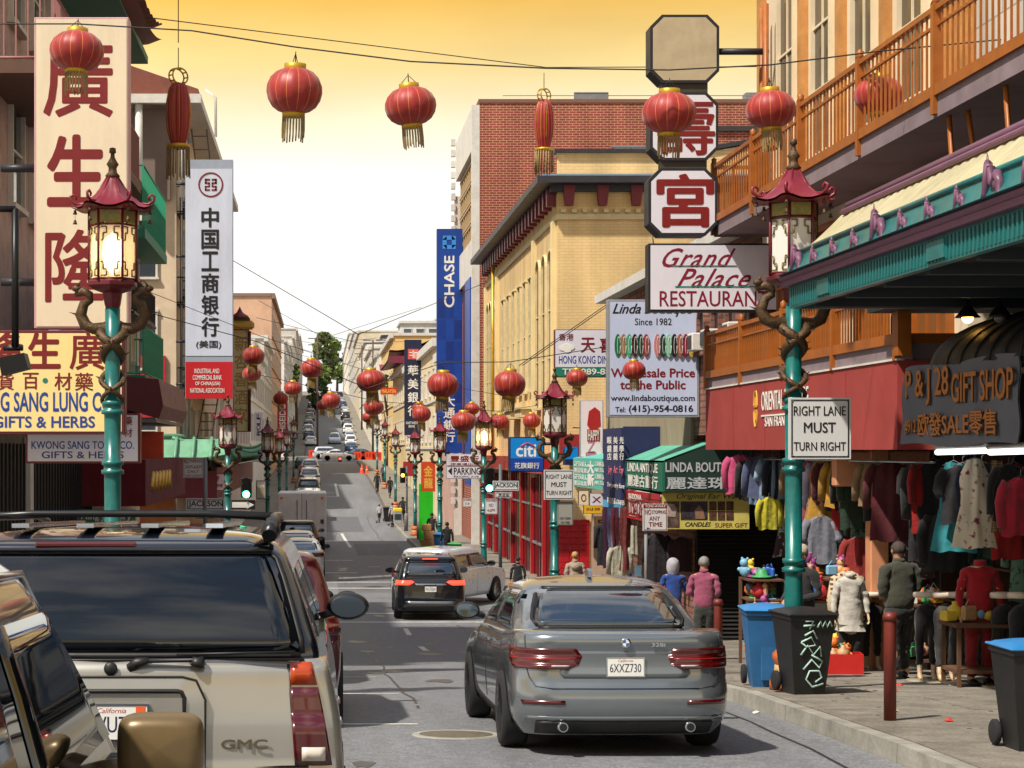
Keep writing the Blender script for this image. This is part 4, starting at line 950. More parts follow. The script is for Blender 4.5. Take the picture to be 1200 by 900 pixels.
# ---- right: rough brick building with arched windows behind the jewellery sign
zg = gz(45); top = EYE+3.95
b = Bld('arched_brick_building', 'rough pinkish brick building with small arched windows behind the white hanging signs', 'building', (BR, 33, zg))
b.box('wall', BRICKP, BR, 39.2, zg-1, 22, 50.8, top); b.box('upper_wall', BRICKP, BR, 33.2, EYE+.3, 22, 39.2, top-.02)
b.box('side_wall', M('stall_wall_dark', (44, 40, 38), .9), 9.6, 33.2, zg-1, 22, 39.2, EYE+.3)
m = b.mb(); m.box(BR-.35, 33.2, top, 22, 50.9, top+.22); m.build('cornice', WHT, b.t)
for y in (34.1, 35.4, 36.7, 38.1, 39.6, 41.2, 43.0, 45, 47, 49): window(b, 'W', y, BR, EYE+2.0, .62, .62, BRICKP, 'grid1x1arch', M('dark_opening', (22, 20, 22), .4))
for y in (34.8, 36.8, 38.1):
    m = b.mb(); m.box(BR-.3, y-.25, EYE+2.0, BR+.0, y+.25, EYE+2.36, .02); ac = m.build('air_conditioner', WHT, b.t)
    m = b.mb(); m.box(BR-.315, y-.2, EYE+2.05, BR-.3, y+.2, EYE+2.31); m.build('grille', M('grille_dark', (60, 62, 64), .5), ac)
b.box('plaster_band', M('tan_plaster', (150, 136, 112), .85, var=.15, streak=.2, dirt=.3), BR-.06, 39.2, EYE-.4, BR, 50.8, EYE+1.2)
SHUT = M('steel_shutter', (34, 32, 32), .55, .3, var=.2)
sh = b.box('roller_shutter', SHUT, 7.82, 39.0, zg-.3, 9.7, 39.15, EYE-1.0)
for i in range(30): m = b.mb(); z = gz(39)+.2+i*.085; m.prism([(38.95, z), (39.0, z+.07), (39.0, z)], 7.84, 9.6, 'x'); m.build('slat', SHUT, sh)
# ---- right: pale building with tall arched windows and two orange balconies
zg = gz(28); top = EYE+15
ORG = M('orange_railing', (158, 88, 26), .45, var=.25, dirt=.5)
PALE = M('pale_facade', (218, 200, 168), .75, var=.12, scale=1, dirt=.25, bump=.1)
b = Bld('balcony_building', 'pale facade with tall arched windows and two orange railed balconies on the right', 'building', (BR, 22, zg))
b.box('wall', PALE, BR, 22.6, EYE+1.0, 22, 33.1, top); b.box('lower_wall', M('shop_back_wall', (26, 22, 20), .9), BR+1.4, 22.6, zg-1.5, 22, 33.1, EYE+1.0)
for y in (31.2, 29.0, 26.8, 24.6): window(b, 'W', y, BR, EYE+4.6, 1.0, 3.0, PALE, 'grid2x3arch', M('dark_amber_glass', (60, 48, 36), .2))
for y in (31.6, 29, 26.4, 23.8): window(b, 'W', y, BR, EYE+1.45, 1.3, 1.9, ORG, 'grid3x3', M('amber_interior', (120, 74, 30), .5))
for y in (32.9, 30.1, 27.9, 25.7, 23.3): b.box('pilaster', M('orange_pilaster', (188, 132, 70), .6, var=.3, dirt=.3), BR-.12, y-.12, EYE+4.2, BR, y+.12, top)
for y in (32.3, 32.0):
    m = b.mb(); m.tube([(BR-.2, y, EYE+3.9), (BR-.2, y, EYE+7.6)], .05, 6); m.build('downpipe', ORG, b.t)
FLOORM = M('balcony_concrete', (128, 112, 116), .8, var=.2, dirt=.4)
def balcony(y0, y1, zf, hr, step, name='balcony', x0=6.8):
    m = b.mb(); m.box(x0, y0, zf-.28, BR, y1, zf-.04); base = m.build(name, FLOORM, b.t)
    m = b.mb(); m.box(x0-.04, y0-.03, zf-.05, x0+.06, y1, zf+.07); m.box(x0+.06, y0-.03, zf-.05, BR, y0+.05, zf+.07); m.build('floor_beam', ORG, base)
    m = b.mb(); m.box(x0-.03, y0-.03, zf+hr-.03, x0+.05, y1+.03, zf+hr+.03); m.box(x0+.05, y1-.05, zf+hr-.03, BR, y1+.03, zf+hr+.03); m.build('top_rail', ORG, base)
    m = b.mb(); m.box(x0-.01, y0, zf+hr-.2, x0+.03, y1, zf+hr-.17); m.build('middle_rail', ORG, base)
    n = int((y1-y0)/step); pm = MB(); pm.box(-.011, -.011, .07, .011, .011, hr-.03); pme = pm.mesh('baluster', [ORG])
    for i in range(n+1): o = link('baluster', pme, (), base); b.put(o, (x0+.01, y0+(y1-y0)*i/n, zf))
    for i in range(int((BR-x0)/step)): o = link('baluster', pme, (), base); b.put(o, (x0+step*(i+1), y1, zf))
    pm = MB(); pm.box(-.05, -.05, -.25, .05, .05, hr+.06); pm.lathe([(.06, hr+.06), (.04, hr+.1), (.05, hr+.14), (0, hr+.18)], 8); pme = pm.mesh('rail_post', [ORG])
    k = max(2, round((y1-y0)/2.9))
    for i in range(k+1): o = link('rail_post', pme, (), base); b.put(o, (x0, y0+(y1-y0)*i/k, zf))
    return base
balcony(17.8, 32.4, EYE+3.95, .92, .17)
balcony(22.1, 33.0, EYE+1.3, .72, .13)
b.box('end_post', ORG, 6.74, 21.9, EYE+1.1, 6.9, 22.06, EYE+2.2)
b.box('fascia', FLOORM, 6.82, 22.0, EYE+1.06, 6.95, 33, EYE+1.2)
for y in (20.6, 18.9):
    m = b.mb(); m.tube([(7.0, y, EYE+2.2), (6.9, y, EYE+3.7)], .03, 4); m.tube([(7.2, y-.35, EYE+2.2), (7.0, y-.3, EYE+3.7)], .03, 4); m.tube([(7.0, y, EYE+3.2), (7.1, y-.34, EYE+2.9)], .02, 4); m.build('ladder_brace', ORG, b.t)
bt = M('awning_red_cloth', (150, 54, 48), .8, var=.12, scale=1.3, bump=.1, bscale=200, dirt=.25)
m = b.mb(); m.box(6.78, 22.05, EYE+0, 6.84, 33, EYE+1.05); m.box(6.84, 22.05, EYE, BR, 22.1, EYE+1.05); m.box(6.84, 32.95, EYE, BR, 33, EYE+1.05); m.box(6.84, 22.1, EYE+.99, BR, 32.95, EYE+1.04); aw = m.build('awning', bt, b.t)
m = b.mb(); m.box(6.76, 22.03, EYE+1.05, 6.86, 33, EYE+1.075); m.build('awning_edge', WHT, aw)
m = b.mb()
for y in (24.2, 26.4, 28.6, 30.8): m.box(6.772, y-.01, EYE+.01, 6.78, y+.01, EYE+1.04)
m.build('awning_seam', M('awning_seam_m', (140, 44, 40), .8), aw)
def ltext(parent_b, parent, txt, px0, py0, px1, py1, X, mat, bold=.01, shear=0., side='left', off=0.):
    """lettering on a street-parallel plane at x = X"""
    ya, yb = F*X/(px0-375), F*X/(px1-375); s0, s1 = (X/(px0-375)), (X/(px1-375)); zt = EYE+((527-py0)*s0+(527-py0)*s1)/2; zb_ = EYE+((527-py1)*s0+(527-py1)*s1)/2
    return text(txt, mat, parent, (ya+yb)/2-parent_b.loc.y, (zt+zb_)/2-parent_b.loc.z, abs(ya-yb), zt-zb_, y=X-parent_b.loc.x-.012, facing='left', bold=bold, shear=shear)
WINK = M('white_ink', (226, 222, 214), .6); GINK = M('gold_ink', (226, 176, 70), .5)
ltext(b, aw, 'ORIENTAL TREASURE', 893, 456, 948, 479, 6.78, WINK, .012)
ltext(b, aw, 'SAN FRANCISCO', 897, 487, 936, 499, 6.78, WINK, .008)
ya, yb = F*6.78/(893-375), F*6.78/(936-375)
m = b.mb(); m.box(6.762, yb, EYE+.505, 6.778, ya, EYE+.53); m.build('underline', WINK, aw)
m = b.mb(); yc = F*6.78/(886-375); zc = EYE+.64
for s_ in (-1, 1):
    for q0, q1 in ((.12, .45), (.55, .88)):
        pts = [(yc+s_*.13*math.sin(math.pi*(q0+(q1-q0)*k/8)), zc+.3*math.cos(math.pi*(q0+(q1-q0)*k/8))) for k in range(9)]
        for (a, c), (d, f) in zip(pts, pts[1:]): m.prism([(a, c), (d, f), (d-s_*.03, f), (a-s_*.03, c)], 6.762, 6.778, 'x')
m.box(6.762, yc-.03, zc+.03, 6.778, yc+.03, zc+.18); m.box(6.762, yc-.03, zc-.18, 6.778, yc+.03, zc-.03); m.box(6.762, yc-.08, zc+.02, 6.778, yc+.08, zc+.05); m.box(6.762, yc-.08, zc-.05, 6.778, yc+.08, zc-.02); m.build('emblem', GINK, aw)
# ---- right: nearest building, grid-tiled wall over the gift shop
b = Bld('tiled_building', 'pale grid tiled building above the pagoda canopy at the right edge', 'building', (BR, 8, gz(12)))
TW = MBRICK('grid_tiles', (196, 190, 176), (150, 140, 126), .5, .5, .012, .08)
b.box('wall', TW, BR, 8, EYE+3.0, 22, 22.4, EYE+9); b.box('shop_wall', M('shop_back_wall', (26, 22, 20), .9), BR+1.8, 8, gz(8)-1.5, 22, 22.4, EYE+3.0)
b.box('corner_pilaster', M('orange_pilaster', (188, 132, 70), .6, var=.3, dirt=.3), BR-.16, 22.35, EYE+3.9, BR+.05, 22.62, EYE+9.02)
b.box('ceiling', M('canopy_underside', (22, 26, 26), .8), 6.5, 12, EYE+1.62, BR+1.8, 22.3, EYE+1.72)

# ---- the pagoda canopy over the gift shop
TQ = M('turquoise_enamel', (24, 108, 108), .35, var=.25, scale=4, dirt=.65, spec=.6)
PUR = M('mauve_trim', (112, 72, 96), .5, var=.2, dirt=.3)
IVT = M('ivory_tile', (176, 166, 130), .6, var=.15, streak=.3, dirt=.4)
y0, y1 = 10.5, 20.0
b = Bld('pagoda_canopy', 'turquoise pagoda canopy with mauve ridge and dragon crests over the gift shop', 'canopy', (5, 20, EYE+1.5))
m = b.mb(); m.box(5.0, y0, EYE+1.5, 5.08, y1, EYE+1.73); m.box(5.08, y1-.08, EYE+1.5, BR, y1, EYE+1.73); m.build('fascia', TQ, b.t)
m = b.mb(); n_ = int((y1-y0)/.09); pm = MB(); pm.box(-.012, -.018, -.09, .0, .018, .09); rib = pm.mesh('fascia_rib', [TQ])
for i in range(n_): o = link('fascia_rib', rib, (), b.t); b.put(o, (5.0, y0+.05+i*.09, EYE+1.615))
m = b.mb(); m.box(4.93, y0, EYE+1.73, 5.1, y1+.06, EYE+1.79); m.box(4.9, y0, EYE+1.79, 5.1, y1+.08, EYE+1.85, .02); m.build('eave_moulding', PUR, b.t)
m = b.mb(); m.prism([(4.86, EYE+1.85), (4.99, EYE+1.9), (5.06, EYE+2.06), (5.14, EYE+2.09), (5.14, EYE+1.85)], y0, y1+.08); m.build('eave', TQ, b.t)
m.X = m.X
m = b.mb(); m.tube([(5.06, y0, EYE+2.09), (5.06, y1, EYE+2.09)], .028, 8); m.build('eave_roll', TQ, b.t)
m = b.mb(); n_ = 44
def tile_(u, v):
    y = lerp(y0, y1, u); x = lerp(5.12, 5.62, v); return (x, y+(.25*v if u > .98 else 0), EYE+2.09+.43*v**1.1+.02*abs(math.sin(u*math.pi*n_)))
m.grid(tile_, n_*6, 3); m.box(5.14, y0, EYE+1.8, 5.7, y1, EYE+2.06); m.build('roof_tiles', IVT, b.t)
m = b.mb(); m.box(5.54, y0, EYE+2.5, 5.76, y1+.02, EYE+2.56, .02); m.tube([(5.65, y0, EYE+2.6), (5.65, y1+.05, EYE+2.6)], .05, 8); m.build('ridge', PUR, b.t)
random.seed(11)
for i in range(13):                                                       # crest figures along the eave
    y = 19.75-i*.72; big = i % 4 == 0; s_ = 1.1 if big else .68; m = b.mb(); z = EYE+1.88
    pts = [(5.0, y+dy*s_, z+dz*s_) for dy, dz in ((.16, 0), (.1, .04), (.09, .14), (.05, .24), (-.01, .2), (0, .1), (-.06, .08), (-.12, .14), (-.17, .08), (-.14, .0), (-.2, -.02))]
    m.tube(pts, [.02*s_, .03*s_, .028*s_, .032*s_, .03*s_, .024*s_, .035*s_, .04*s_, .03*s_, .024*s_, .015*s_], 6)
    m.ball((5.0, y-.1*s_, z+.08*s_), (.03, .05*s_, .05*s_), 8, 6); m.tube([(5.0, y+.05*s_, z+.22*s_), (5.0, y+.07*s_, z+.31*s_)], [.018, .004], 5); m.build('crest', PUR, b.t)
for y in (18.6, 15.2, 12.4):
    m = b.mb(); m.box(4.975, y-.22, EYE+1.54, 5.0, y+.22, EYE+1.69); m.build('panel', TQ, b.t)
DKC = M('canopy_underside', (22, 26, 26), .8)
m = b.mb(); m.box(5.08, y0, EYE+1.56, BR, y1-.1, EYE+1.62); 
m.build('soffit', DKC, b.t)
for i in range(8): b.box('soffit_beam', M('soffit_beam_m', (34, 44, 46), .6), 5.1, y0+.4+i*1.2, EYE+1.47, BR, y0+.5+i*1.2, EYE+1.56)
for px, z, on in ((1134, 19, True), (1172, 18.5, False)):
    p = P(px, 372, z); t = thing('pendant_lamp', 'small lit bell lamp hanging under the dark canopy' if on else 'unlit bell lamp hanging under the dark canopy', 'lamp', p)
    m = MB(); m.lathe([(.02, .3), (.022, .12), (.05, .1), (.1, .03), (.13, 0)], 16); m.build('shade', TRIM, t)
    m = MB(); m.ball((0, 0, .0), .06, 10, 8); m.build('bulb', M('bulb_on', (255, 190, 90), .4, emit=14) if on else M('bulb_off', (120, 116, 108), .3), t)
# ---- black barrel awning with gift shop banner
b = Bld('barrel_awning', 'black dome awning carrying the gift shop banner', 'awning', (6.35, 20.5, EYE))
m = b.mb(); BLK = M('black_vinyl', (14, 14, 16), .6, var=.2, bump=.1)
def dome(u, v):
    a = v*math.pi/2; y = lerp(16.6, 20.5, u); rr = 1.45; f = 1 if u < .72 else math.sqrt(max(0, 1-((u-.72)/.28)**2)); return (BR-rr*math.cos(a)*(.15+.85*f), y, EYE+.85+.62*math.sin(a)*(.1+.9*f)+.006*math.sin(u*60))
m.grid(dome, 40, 12); m.box(6.4, 16.6, EYE+.8, 6.44, 20.45, EYE+.9); m.build('vinyl', BLK, b.t)
for i in range(7):
    u = i/9.7; m = b.mb(); m.tube([Vector(dome(u, v/12))+Vector((-.004, 0, .004)) for v in range(13)], .007, 4); m.build('rib', BLK, b.t)
m = b.mb(); BAN = M('banner_cloth', (104, 107, 118), .8, var=.12, scale=1.5, bump=.25, bscale=4)
m.grid(lambda u, v: (6.35+.02*math.sin(u*23+v*3)+.015*math.sin(v*9+u*5), lerp(17.1, 20.45, u), EYE+lerp(.05, .88, v)+.02*math.sin(u*9)), 40, 8)
m.grid(lambda u, v: (6.365+.02*math.sin(u*23+v*3)+.015*math.sin(v*9+u*5), lerp(17.1, 20.45, u), EYE+lerp(.05, .88, v)+.02*math.sin(u*9)), 40, 8); bn = m.build('banner', BAN, b.t)
OR_ = M('orange_letter', (184, 112, 44), .55, var=.1); OR2 = M('brown_letter_shadow', (60, 34, 18), .7)
for (tx, a, t_, c, d) in (('P & J 28', 1062, 432, 1112, 474), ('GIFT SHOP', 1116, 434, 1188, 469), ('#912', 1061, 492, 1074, 508), ('欧發SALE零售', 1077, 482, 1168, 510)):
    ltext(b, bn, tx, a, t_, c, d, 6.325, OR_, .016); o = ltext(b, bn, tx, a+1.5, t_+1.5, c+1.5, d+1.5, 6.333, OR2, .02)
# ---------------------------------------------------------------- left side of the street
CREAM2 = (214, 188, 160)
GRN = M('green_railing', (34, 150, 112), .5, var=.2, dirt=.3)
IRON = M('dark_iron', (40, 38, 40), .5, .4, var=.2)
def railing(b, parent, x0, y0, x1, y1, z, h, mat, step=.16, nm='baluster', th=.012):
    d = Vector((x1-x0, y1-y0, 0)); l = d.length; n = max(1, int(l/step)); u = d/l; w_ = Vector((-u.y, u.x, 0))*.02
    for zz in (z+.05, z+h):
        m = b.mb(); m.tube([(x0, y0, zz), (x1, y1, zz)], .022, 5); m.build('rail', mat, parent)
    pm = MB(); pm.box(-th, -th, .05, th, th, h); me = pm.mesh(nm, [mat])
    for i in range(n+1): p = Vector((x0, y0, z))+d*i/n; o = link(nm, me, (), parent); b.put(o, p)
def balc(b, y0, y1, z, proj, mat, rm, h=.95, th=.18, step=.16, X=BL):
    m = b.mb(); m.box(X, y0, z-th, X+proj, y1, z); o = m.build('balcony', mat, b.t)
    railing(b, o, X+proj-.04, y0+.04, X+proj-.04, y1-.04, z, h, rm, step); railing(b, o, X, y0+.04, X+proj-.06, y0+.04, z, h, rm, step); railing(b, o, X, y1-.04, X+proj-.06, y1-.04, z, h, rm, step)
    return o
# near left: old building with white panelled balcony and tiled eave
zg = gz(34)
b = Bld('balustrade_building', 'old building with white panelled balconies behind the tall white sign, far left', 'building', (BL, 27, zg))
b.box('wall', M('mauve_plaster', (186, 160, 152), .8, var=.25, dirt=.6), BL-12, 27, zg-1.5, BL, 40, EYE+11)
for z in (EYE+3.9, EYE+6.8): wall_row(b, 'E', 29, 39.6, BL, z, 5, 1.1, 1.7, WHT)
WB = M('white_balcony_paint', (196, 196, 200), .6, var=.15, dirt=.4)
m = b.mb(); m.box(BL, 27.2, EYE+1.5, BL+1.05, 36, EYE+1.66); m.build('balcony_floor', WB, b.t)
for i in range(7):
    y = 27.4+i*1.3; m = b.mb(); m.box(BL+.95, y-.07, EYE+1.6, BL+1.1, y+.07, EYE+3.35); m.build('balcony_post', WB, b.t)
    for z0_, z1_ in ((EYE+1.7, EYE+2.05), (EYE+2.2, EYE+2.55), (EYE+2.68, EYE+3.0)):
        m = b.mb(); m.box(BL+.99, y+.1, z0_, BL+1.05, y+1.2, z1_, .02); m.build('balcony_panel', WB, b.t)
m = b.mb(); m.box(BL+.93, 27.2, EYE+3.1, BL+1.12, 36, EYE+3.22); m.box(BL+.96, 27.2, EYE+2.58, BL+1.08, 36, EYE+2.66); m.build('balcony_rail', WB, b.t)
balc(b, 27, 39.8, EYE+5.6, 1.1, M('wood_brown', (96, 66, 50), .7, var=.3), M('rail_pink', (150, 100, 96), .6), 1.0)
TILE = M('roof_tile_brown', (122, 66, 50), .7, var=.3, scale=3)
m = b.mb(); m.grid(lambda u, v: (lerp(BL-1, BL+1.5, v), lerp(27, 40.6, u), EYE+9.6-1.5*v+.6*v**4+.6*v*max(0, u-.7)**2*9+.05*abs(math.sin(u*60))), 120, 8)
m.grid(lambda u, v: (lerp(BL-1, BL+1.5, v), lerp(27, 40.6, u), EYE+9.3-1.5*v+.6*v**4+.6*v*max(0, u-.7)**2*9), 30, 8); m.build('tiled_eave', TILE, b.t)
b.box('eave_soffit', M('soffit_green', (60, 110, 90), .6), BL, 27, EYE+8.3, BL+1.2, 40.4, EYE+8.45)
# dark shopfront with metal folding grille below
m = b.mb(); m.box(BL-.2, 27.1, zg-.5, BL+.02, 39.9, EYE+1.3); m.build('shopfront', M('shop_dark', (26, 24, 26), .6), b.t)
for i in range(36): m = b.mb(); y = 27.2+i*.36; m.box(BL+.03, y-.02, zg, BL+.07, y+.02, EYE+.1); m.build('grille_bar', IRON, b.t)
b.box('white_pier', WHT, BL+.02, 31.0, zg, BL+.12, 31.35, EYE+.2)
# cactus on the balcony
t = thing('potted_cactus', 'prickly pear cactus on the white balcony left of the big characters', 'plant', P(42, 262, 32.5))
m = MB(); m.lathe([(.1, -.2), (.13, .0), (.14, .02), (0, .02)], 12); m.build('pot', ORB, t)
CACT = M('cactus_green', (58, 78, 40), .7, var=.3)
m = MB(); random.seed(2)
for dx, dz, s_, tl in ((-.1, .12, .12, .3), (.02, .16, .13, 0), (.13, .14, .11, -.4), (-.18, .3, .1, .5), (.2, .3, .1, -.6), (.05, .36, .1, .1), (.26, .42, .08, -.7), (-.08, .42, .08, .2)):
    m.ball((dx, random.uniform(-.05, .05), dz), (s_*.62, .035, s_), 10, 8)
m.build('pads', CACT, t)
# second left building with green balconies
zg = gz(45)
b = Bld('green_balcony_building', 'peach building with small green balconies beside the left lamp post', 'building', (BL, 40.2, zg))
b.box('wall', mono('wall_peach', (206, 178, 156)), BL-12, 40.2, zg-1.5, BL, 51, EYE+6.4)
b.box('cornice', M('wood_brown', (96, 66, 50), .7, var=.3), BL-12, 40.1, EYE+6.4, BL+.5, 51.2, EYE+6.6)
for z in (EYE+.5, EYE+3.3): wall_row(b, 'E', 41, 51, BL, z, 3, 1.0, 1.7, WHT)
m = b.mb(); o = balc(b, 44.5, 50.9, EYE+5.25, .75, M('green_floor', (30, 120, 96), .6), GRN, 1.5, .22, .3)
o = balc(b, 44.0, 49.5, EYE+1.75, .8, M('green_floor', (30, 120, 96), .6), GRN, 1.15, .1, .14)
o = balc(b, 44.5, 50.5, EYE+3.3, .5, IRON, IRON, .8, .06, .25)
m = b.mb(); m.prism([(BL, EYE+1.05), (BL+1.25, EYE+.7), (BL+1.35, EYE+1.0), (BL+1.25, EYE+1.6), (BL, EYE+1.7)], 42.5, 50.2); m.build('maroon_hood', M('maroon_hood_m', (92, 24, 40), .5, var=.2), b.t)
b.box('hood_underside', M('grey_tin', (110, 112, 122), .5, .3), BL, 42.4, EYE+.62, BL+1.2, 50.3, EYE+.7)
AW1 = M('burgundy_canvas', (96, 12, 28), .85, var=.08, bump=.1, bscale=150)
m = b.mb(); m.box(BL, 38.2, EYE-1.15, BL+1.35, 38.3, EYE-.2); m.box(BL+1.3, 38.3, EYE-1.15, BL+1.35, 49.5, EYE-.2); m.box(BL, 38.3, EYE-.26, BL+1.3, 49.5, EYE-.2); aw = m.build('burgundy_awning', AW1, b.t)
m = b.mb(); o = text('NEW', GINK, aw, 40.5-b.loc.y+2.5, EYE-.6-b.loc.z, 4.6, .4, y=BL+1.365-b.loc.x, facing='right', bold=.02, name='lettering'); bpy.data.objects.remove(o); 
kids[aw].pop()
m = b.mb()
for i in range(6):
    y = 39.4+i*.85; m.tube([(BL+1.37, y, EYE-.8), (BL+1.37, y+.3, EYE-.5), (BL+1.37, y+.5, EYE-.85)], .05, 5)
m.build('gold_strokes', GINK, aw)
b.box('green_fascia', M('green_fascia_m', (74, 120, 84), .6, var=.15), BL, 37.6, EYE-1.5, BL+1.2, 37.7, EYE-1.2)
fs = [c for c in kids[b.t] if c.name.startswith('green_fascia')][0]
text('Hing Jewelry', WINK, fs, BL+.62-b.loc.x, EYE-1.35-b.loc.z, 1.0, .17, y=37.6-b.loc.y-.012, bold=.02)
b.box('orange_box', M('vermilion_panel', (206, 66, 32), .5, var=.15, dirt=.3), BL+.1, 43.6, EYE-.2, BL+1.25, 43.9, EYE+.42)
# building beyond the cross street: tiled penthouse, fire escapes
zg = gz(64); top = EYE+11.9
b = Bld('fire_escape_building', 'tall pale building with zigzag fire escapes and tiled roof behind the bank sign', 'building', (BL, 64, zg))
b.box('wall', mono('wall_cream_left', (214, 192, 164)), BL-14, 64, zg-1, BL, 92, top)
m = b.mb(); m.prism([(BL-6, top+2.6), (BL+.8, top+.25), (BL+.8, top), (BL-14, top), (BL-14, top+.6)], 63.2, 68); m.build('tiled_roof', TILE, b.t)
m = b.mb(); m.box(BL-14, 63.0, top-.25, BL+.9, 63.3, top+.05); m.box(BL-.0, 63.3, top-.25, BL+.9, 92, top+.02); m.build('eave', WHT, b.t)
for i in range(4): m = b.mb(); m.lathe([(.13, 0), (.13, 3.2)], 10, (BL-4.2+i*1.5, 63.25, top-3.4)); m.build('porch_column', WHT, b.t)
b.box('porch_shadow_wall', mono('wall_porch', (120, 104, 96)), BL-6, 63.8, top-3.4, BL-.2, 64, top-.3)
for j in range(4):
    z = top-3.4-j*3.1
    for i in range(2): window(b, 'S', BL-1.2-i*2.4, 64, z+.5, 1.0, 1.9, WHT)
    wall_row(b, 'E', 65, 91.5, BL, z+.4, 6, 1.1, 1.9, WHT)
    o = balc(b, 66, 80, z, 1.15, IRON, M('rail_tin', (120, 108, 104), .5, .3), 1.0, .07, .3)
    m = b.mb(); ya, yb = (68, 76) if j % 2 else (76, 68)
    for s_ in (.25, .8): m.tube([(BL+s_, ya, z), (BL+s_, yb, z+3.1)], .03, 4)
    for k in range(9): m.tube([(BL+.25, lerp(ya, yb, (k+.5)/9), z+3.1*(k+.5)/9), (BL+.8, lerp(ya, yb, (k+.5)/9), z+3.1*(k+.5)/9)], .02, 4)
    m.build('escape_stair', M('rail_tin', (120, 108, 104), .5, .3), b.t)
    balc(b, 64.2, 65.6, z-.4, .9, IRON, IRON, .9, .06, .22)
for x in (BL+.15, BL+.4): m = b.mb(); m.tube([(x, 64.3, zg+3), (x, 64.3, top)], .05, 6); m.build('drainpipe', GREY, b.t)
m = b.mb(); m.tube([(BL+.9, 72, top+.1), (BL+.9, 72, top+1.6), (BL+.5, 72, top+1.9)], .06, 6); m.build('gooseneck_pipe', WHT, b.t)
b.box('red_cladding', M('red_panel', (176, 36, 40), .5, var=.1), BL-1.2, 63.88, EYE+1.1, BL-.35, 63.98, EYE+3.2)
m = b.mb(); yy = 63.86; m.prism([(BL-1.55, EYE+5.75), (BL-1.35, EYE+5.55), (BL-1.15, EYE+5.75), (BL-1.35, EYE+5.95)], yy, yy+.1); m.build('diamond_tile', MAROON, b.t)
# green tiled pagoda roof over the corner shop
b2 = Bld('green_pagoda_roof', 'low green tiled pagoda roof with upturned corner over the left corner shop', 'canopy', (BL, 64, EYE-1))
GT = M('green_roof_tile', (104, 156, 124), .5, var=.2, dirt=.3)
def gp(u, v): return (lerp(BL-.0, BL+1.9, v), lerp(62.2, 96, u), EYE+.35-1.15*v+.5*v**4+.55*(abs(u-.5)*2)**8*v)
m = b2.mb(); m.grid(gp, 40, 8); m.grid(lambda u, v: (gp(u, v)[0], gp(u, v)[1], gp(u, v)[2]-.16), 40, 8)
m.grid(lambda u, v: (lerp(BL-7, BL+1.9, u), 62.2-1.2*(1-v)*0-1.0*v, EYE+.35-.95*v+.3*v**4+.2*max(0, u-.8)**2*20*v), 24, 6); m.build('roof_slope', GT, b2.t)
for i in range(22): m = b2.mb(); u = i/21; m.tube([Vector(gp(u, v/8))+Vector((0, 0, .05)) for v in range(9)], .07, 5); m.build('tile_roll', GT, b2.t)
for i in range(16): m = b2.mb(); x = BL-6.8+i*.58; m.tube([(x, 62.15, EYE+.4), (x, 61.6, EYE-.05), (x, 61.2, EYE-.3)], .06, 5); m.build('tile_roll', GT, b2.t)
m = b2.mb(); m.tube([(BL-7, 62.2, EYE+.42), (BL+.1, 62.2, EYE+.42), (BL+.1, 96, EYE+.42)], .13, 6); m.build('ridge', GT, b2.t)
m = b2.mb(); m.box(BL-7, 61.9, EYE-1.6, BL+1.5, 62.0, EYE-.7); m.box(BL+1.4, 62, EYE-1.6, BL+1.5, 95, EYE-.6); m.build('red_valance', M('dark_red_valance', (96, 20, 30), .6), b2.t)
m = b2.mb(); m.box(BL-7, 62.4, gz(63), BL, 63.9, EYE-1.6); m.build('corner_shop', M('orange_shop', (150, 84, 30), .6, var=.3), b2.t)
# further left
block('street_building', 'low pale building just past the green tiled roof, left', -1, 96, 131, EYE+4.3, (206, 196, 180), (EYE+.5,), n=8)
block('street_building', 'white building with bay windows behind the crimson banner, left', -1, 131.5, 164, EYE+7.5, (216, 214, 212), (EYE+.8, EYE+4), n=7)
block('street_building', 'grey white house before the peach wall, left', -1, 164.5, 189, EYE+9.8, (200, 196, 190), (EYE+1, EYE+4, EYE+7), n=5)
block('peach_building', 'tall plain peach walled building rising behind the bank sign', -1, 190, 236, EYE+15.6, (208, 168, 140), (EYE+2, EYE+5.4, EYE+8.8, EYE+12), deep=26, n=8, cornice=M('brown_cornice', (130, 106, 92), .7))
for i, (ya, yb, hh, rgb, lab) in enumerate(((256, 292, 15, (226, 224, 222), 'white house first beyond the far crossing, left'), (293, 330, 16.5, (206, 202, 196), 'grey white house second beyond the far crossing, left'),
      (331, 380, 20, (222, 216, 204), 'pale house third up the hill on the left'), (381, 440, 24.5, (196, 190, 184), 'grey house fourth up the hill on the left'), (441, 520, 27, (216, 206, 190), 'tan house next to the hilltop tree, left'))):
    block('hill_house', lab, -1, ya, yb, EYE+hh, rgb, [EYE+hh-3.2*(k+1)-.3 for k in range(4)], n=5, ws=(1.5, 1.9), south=2)
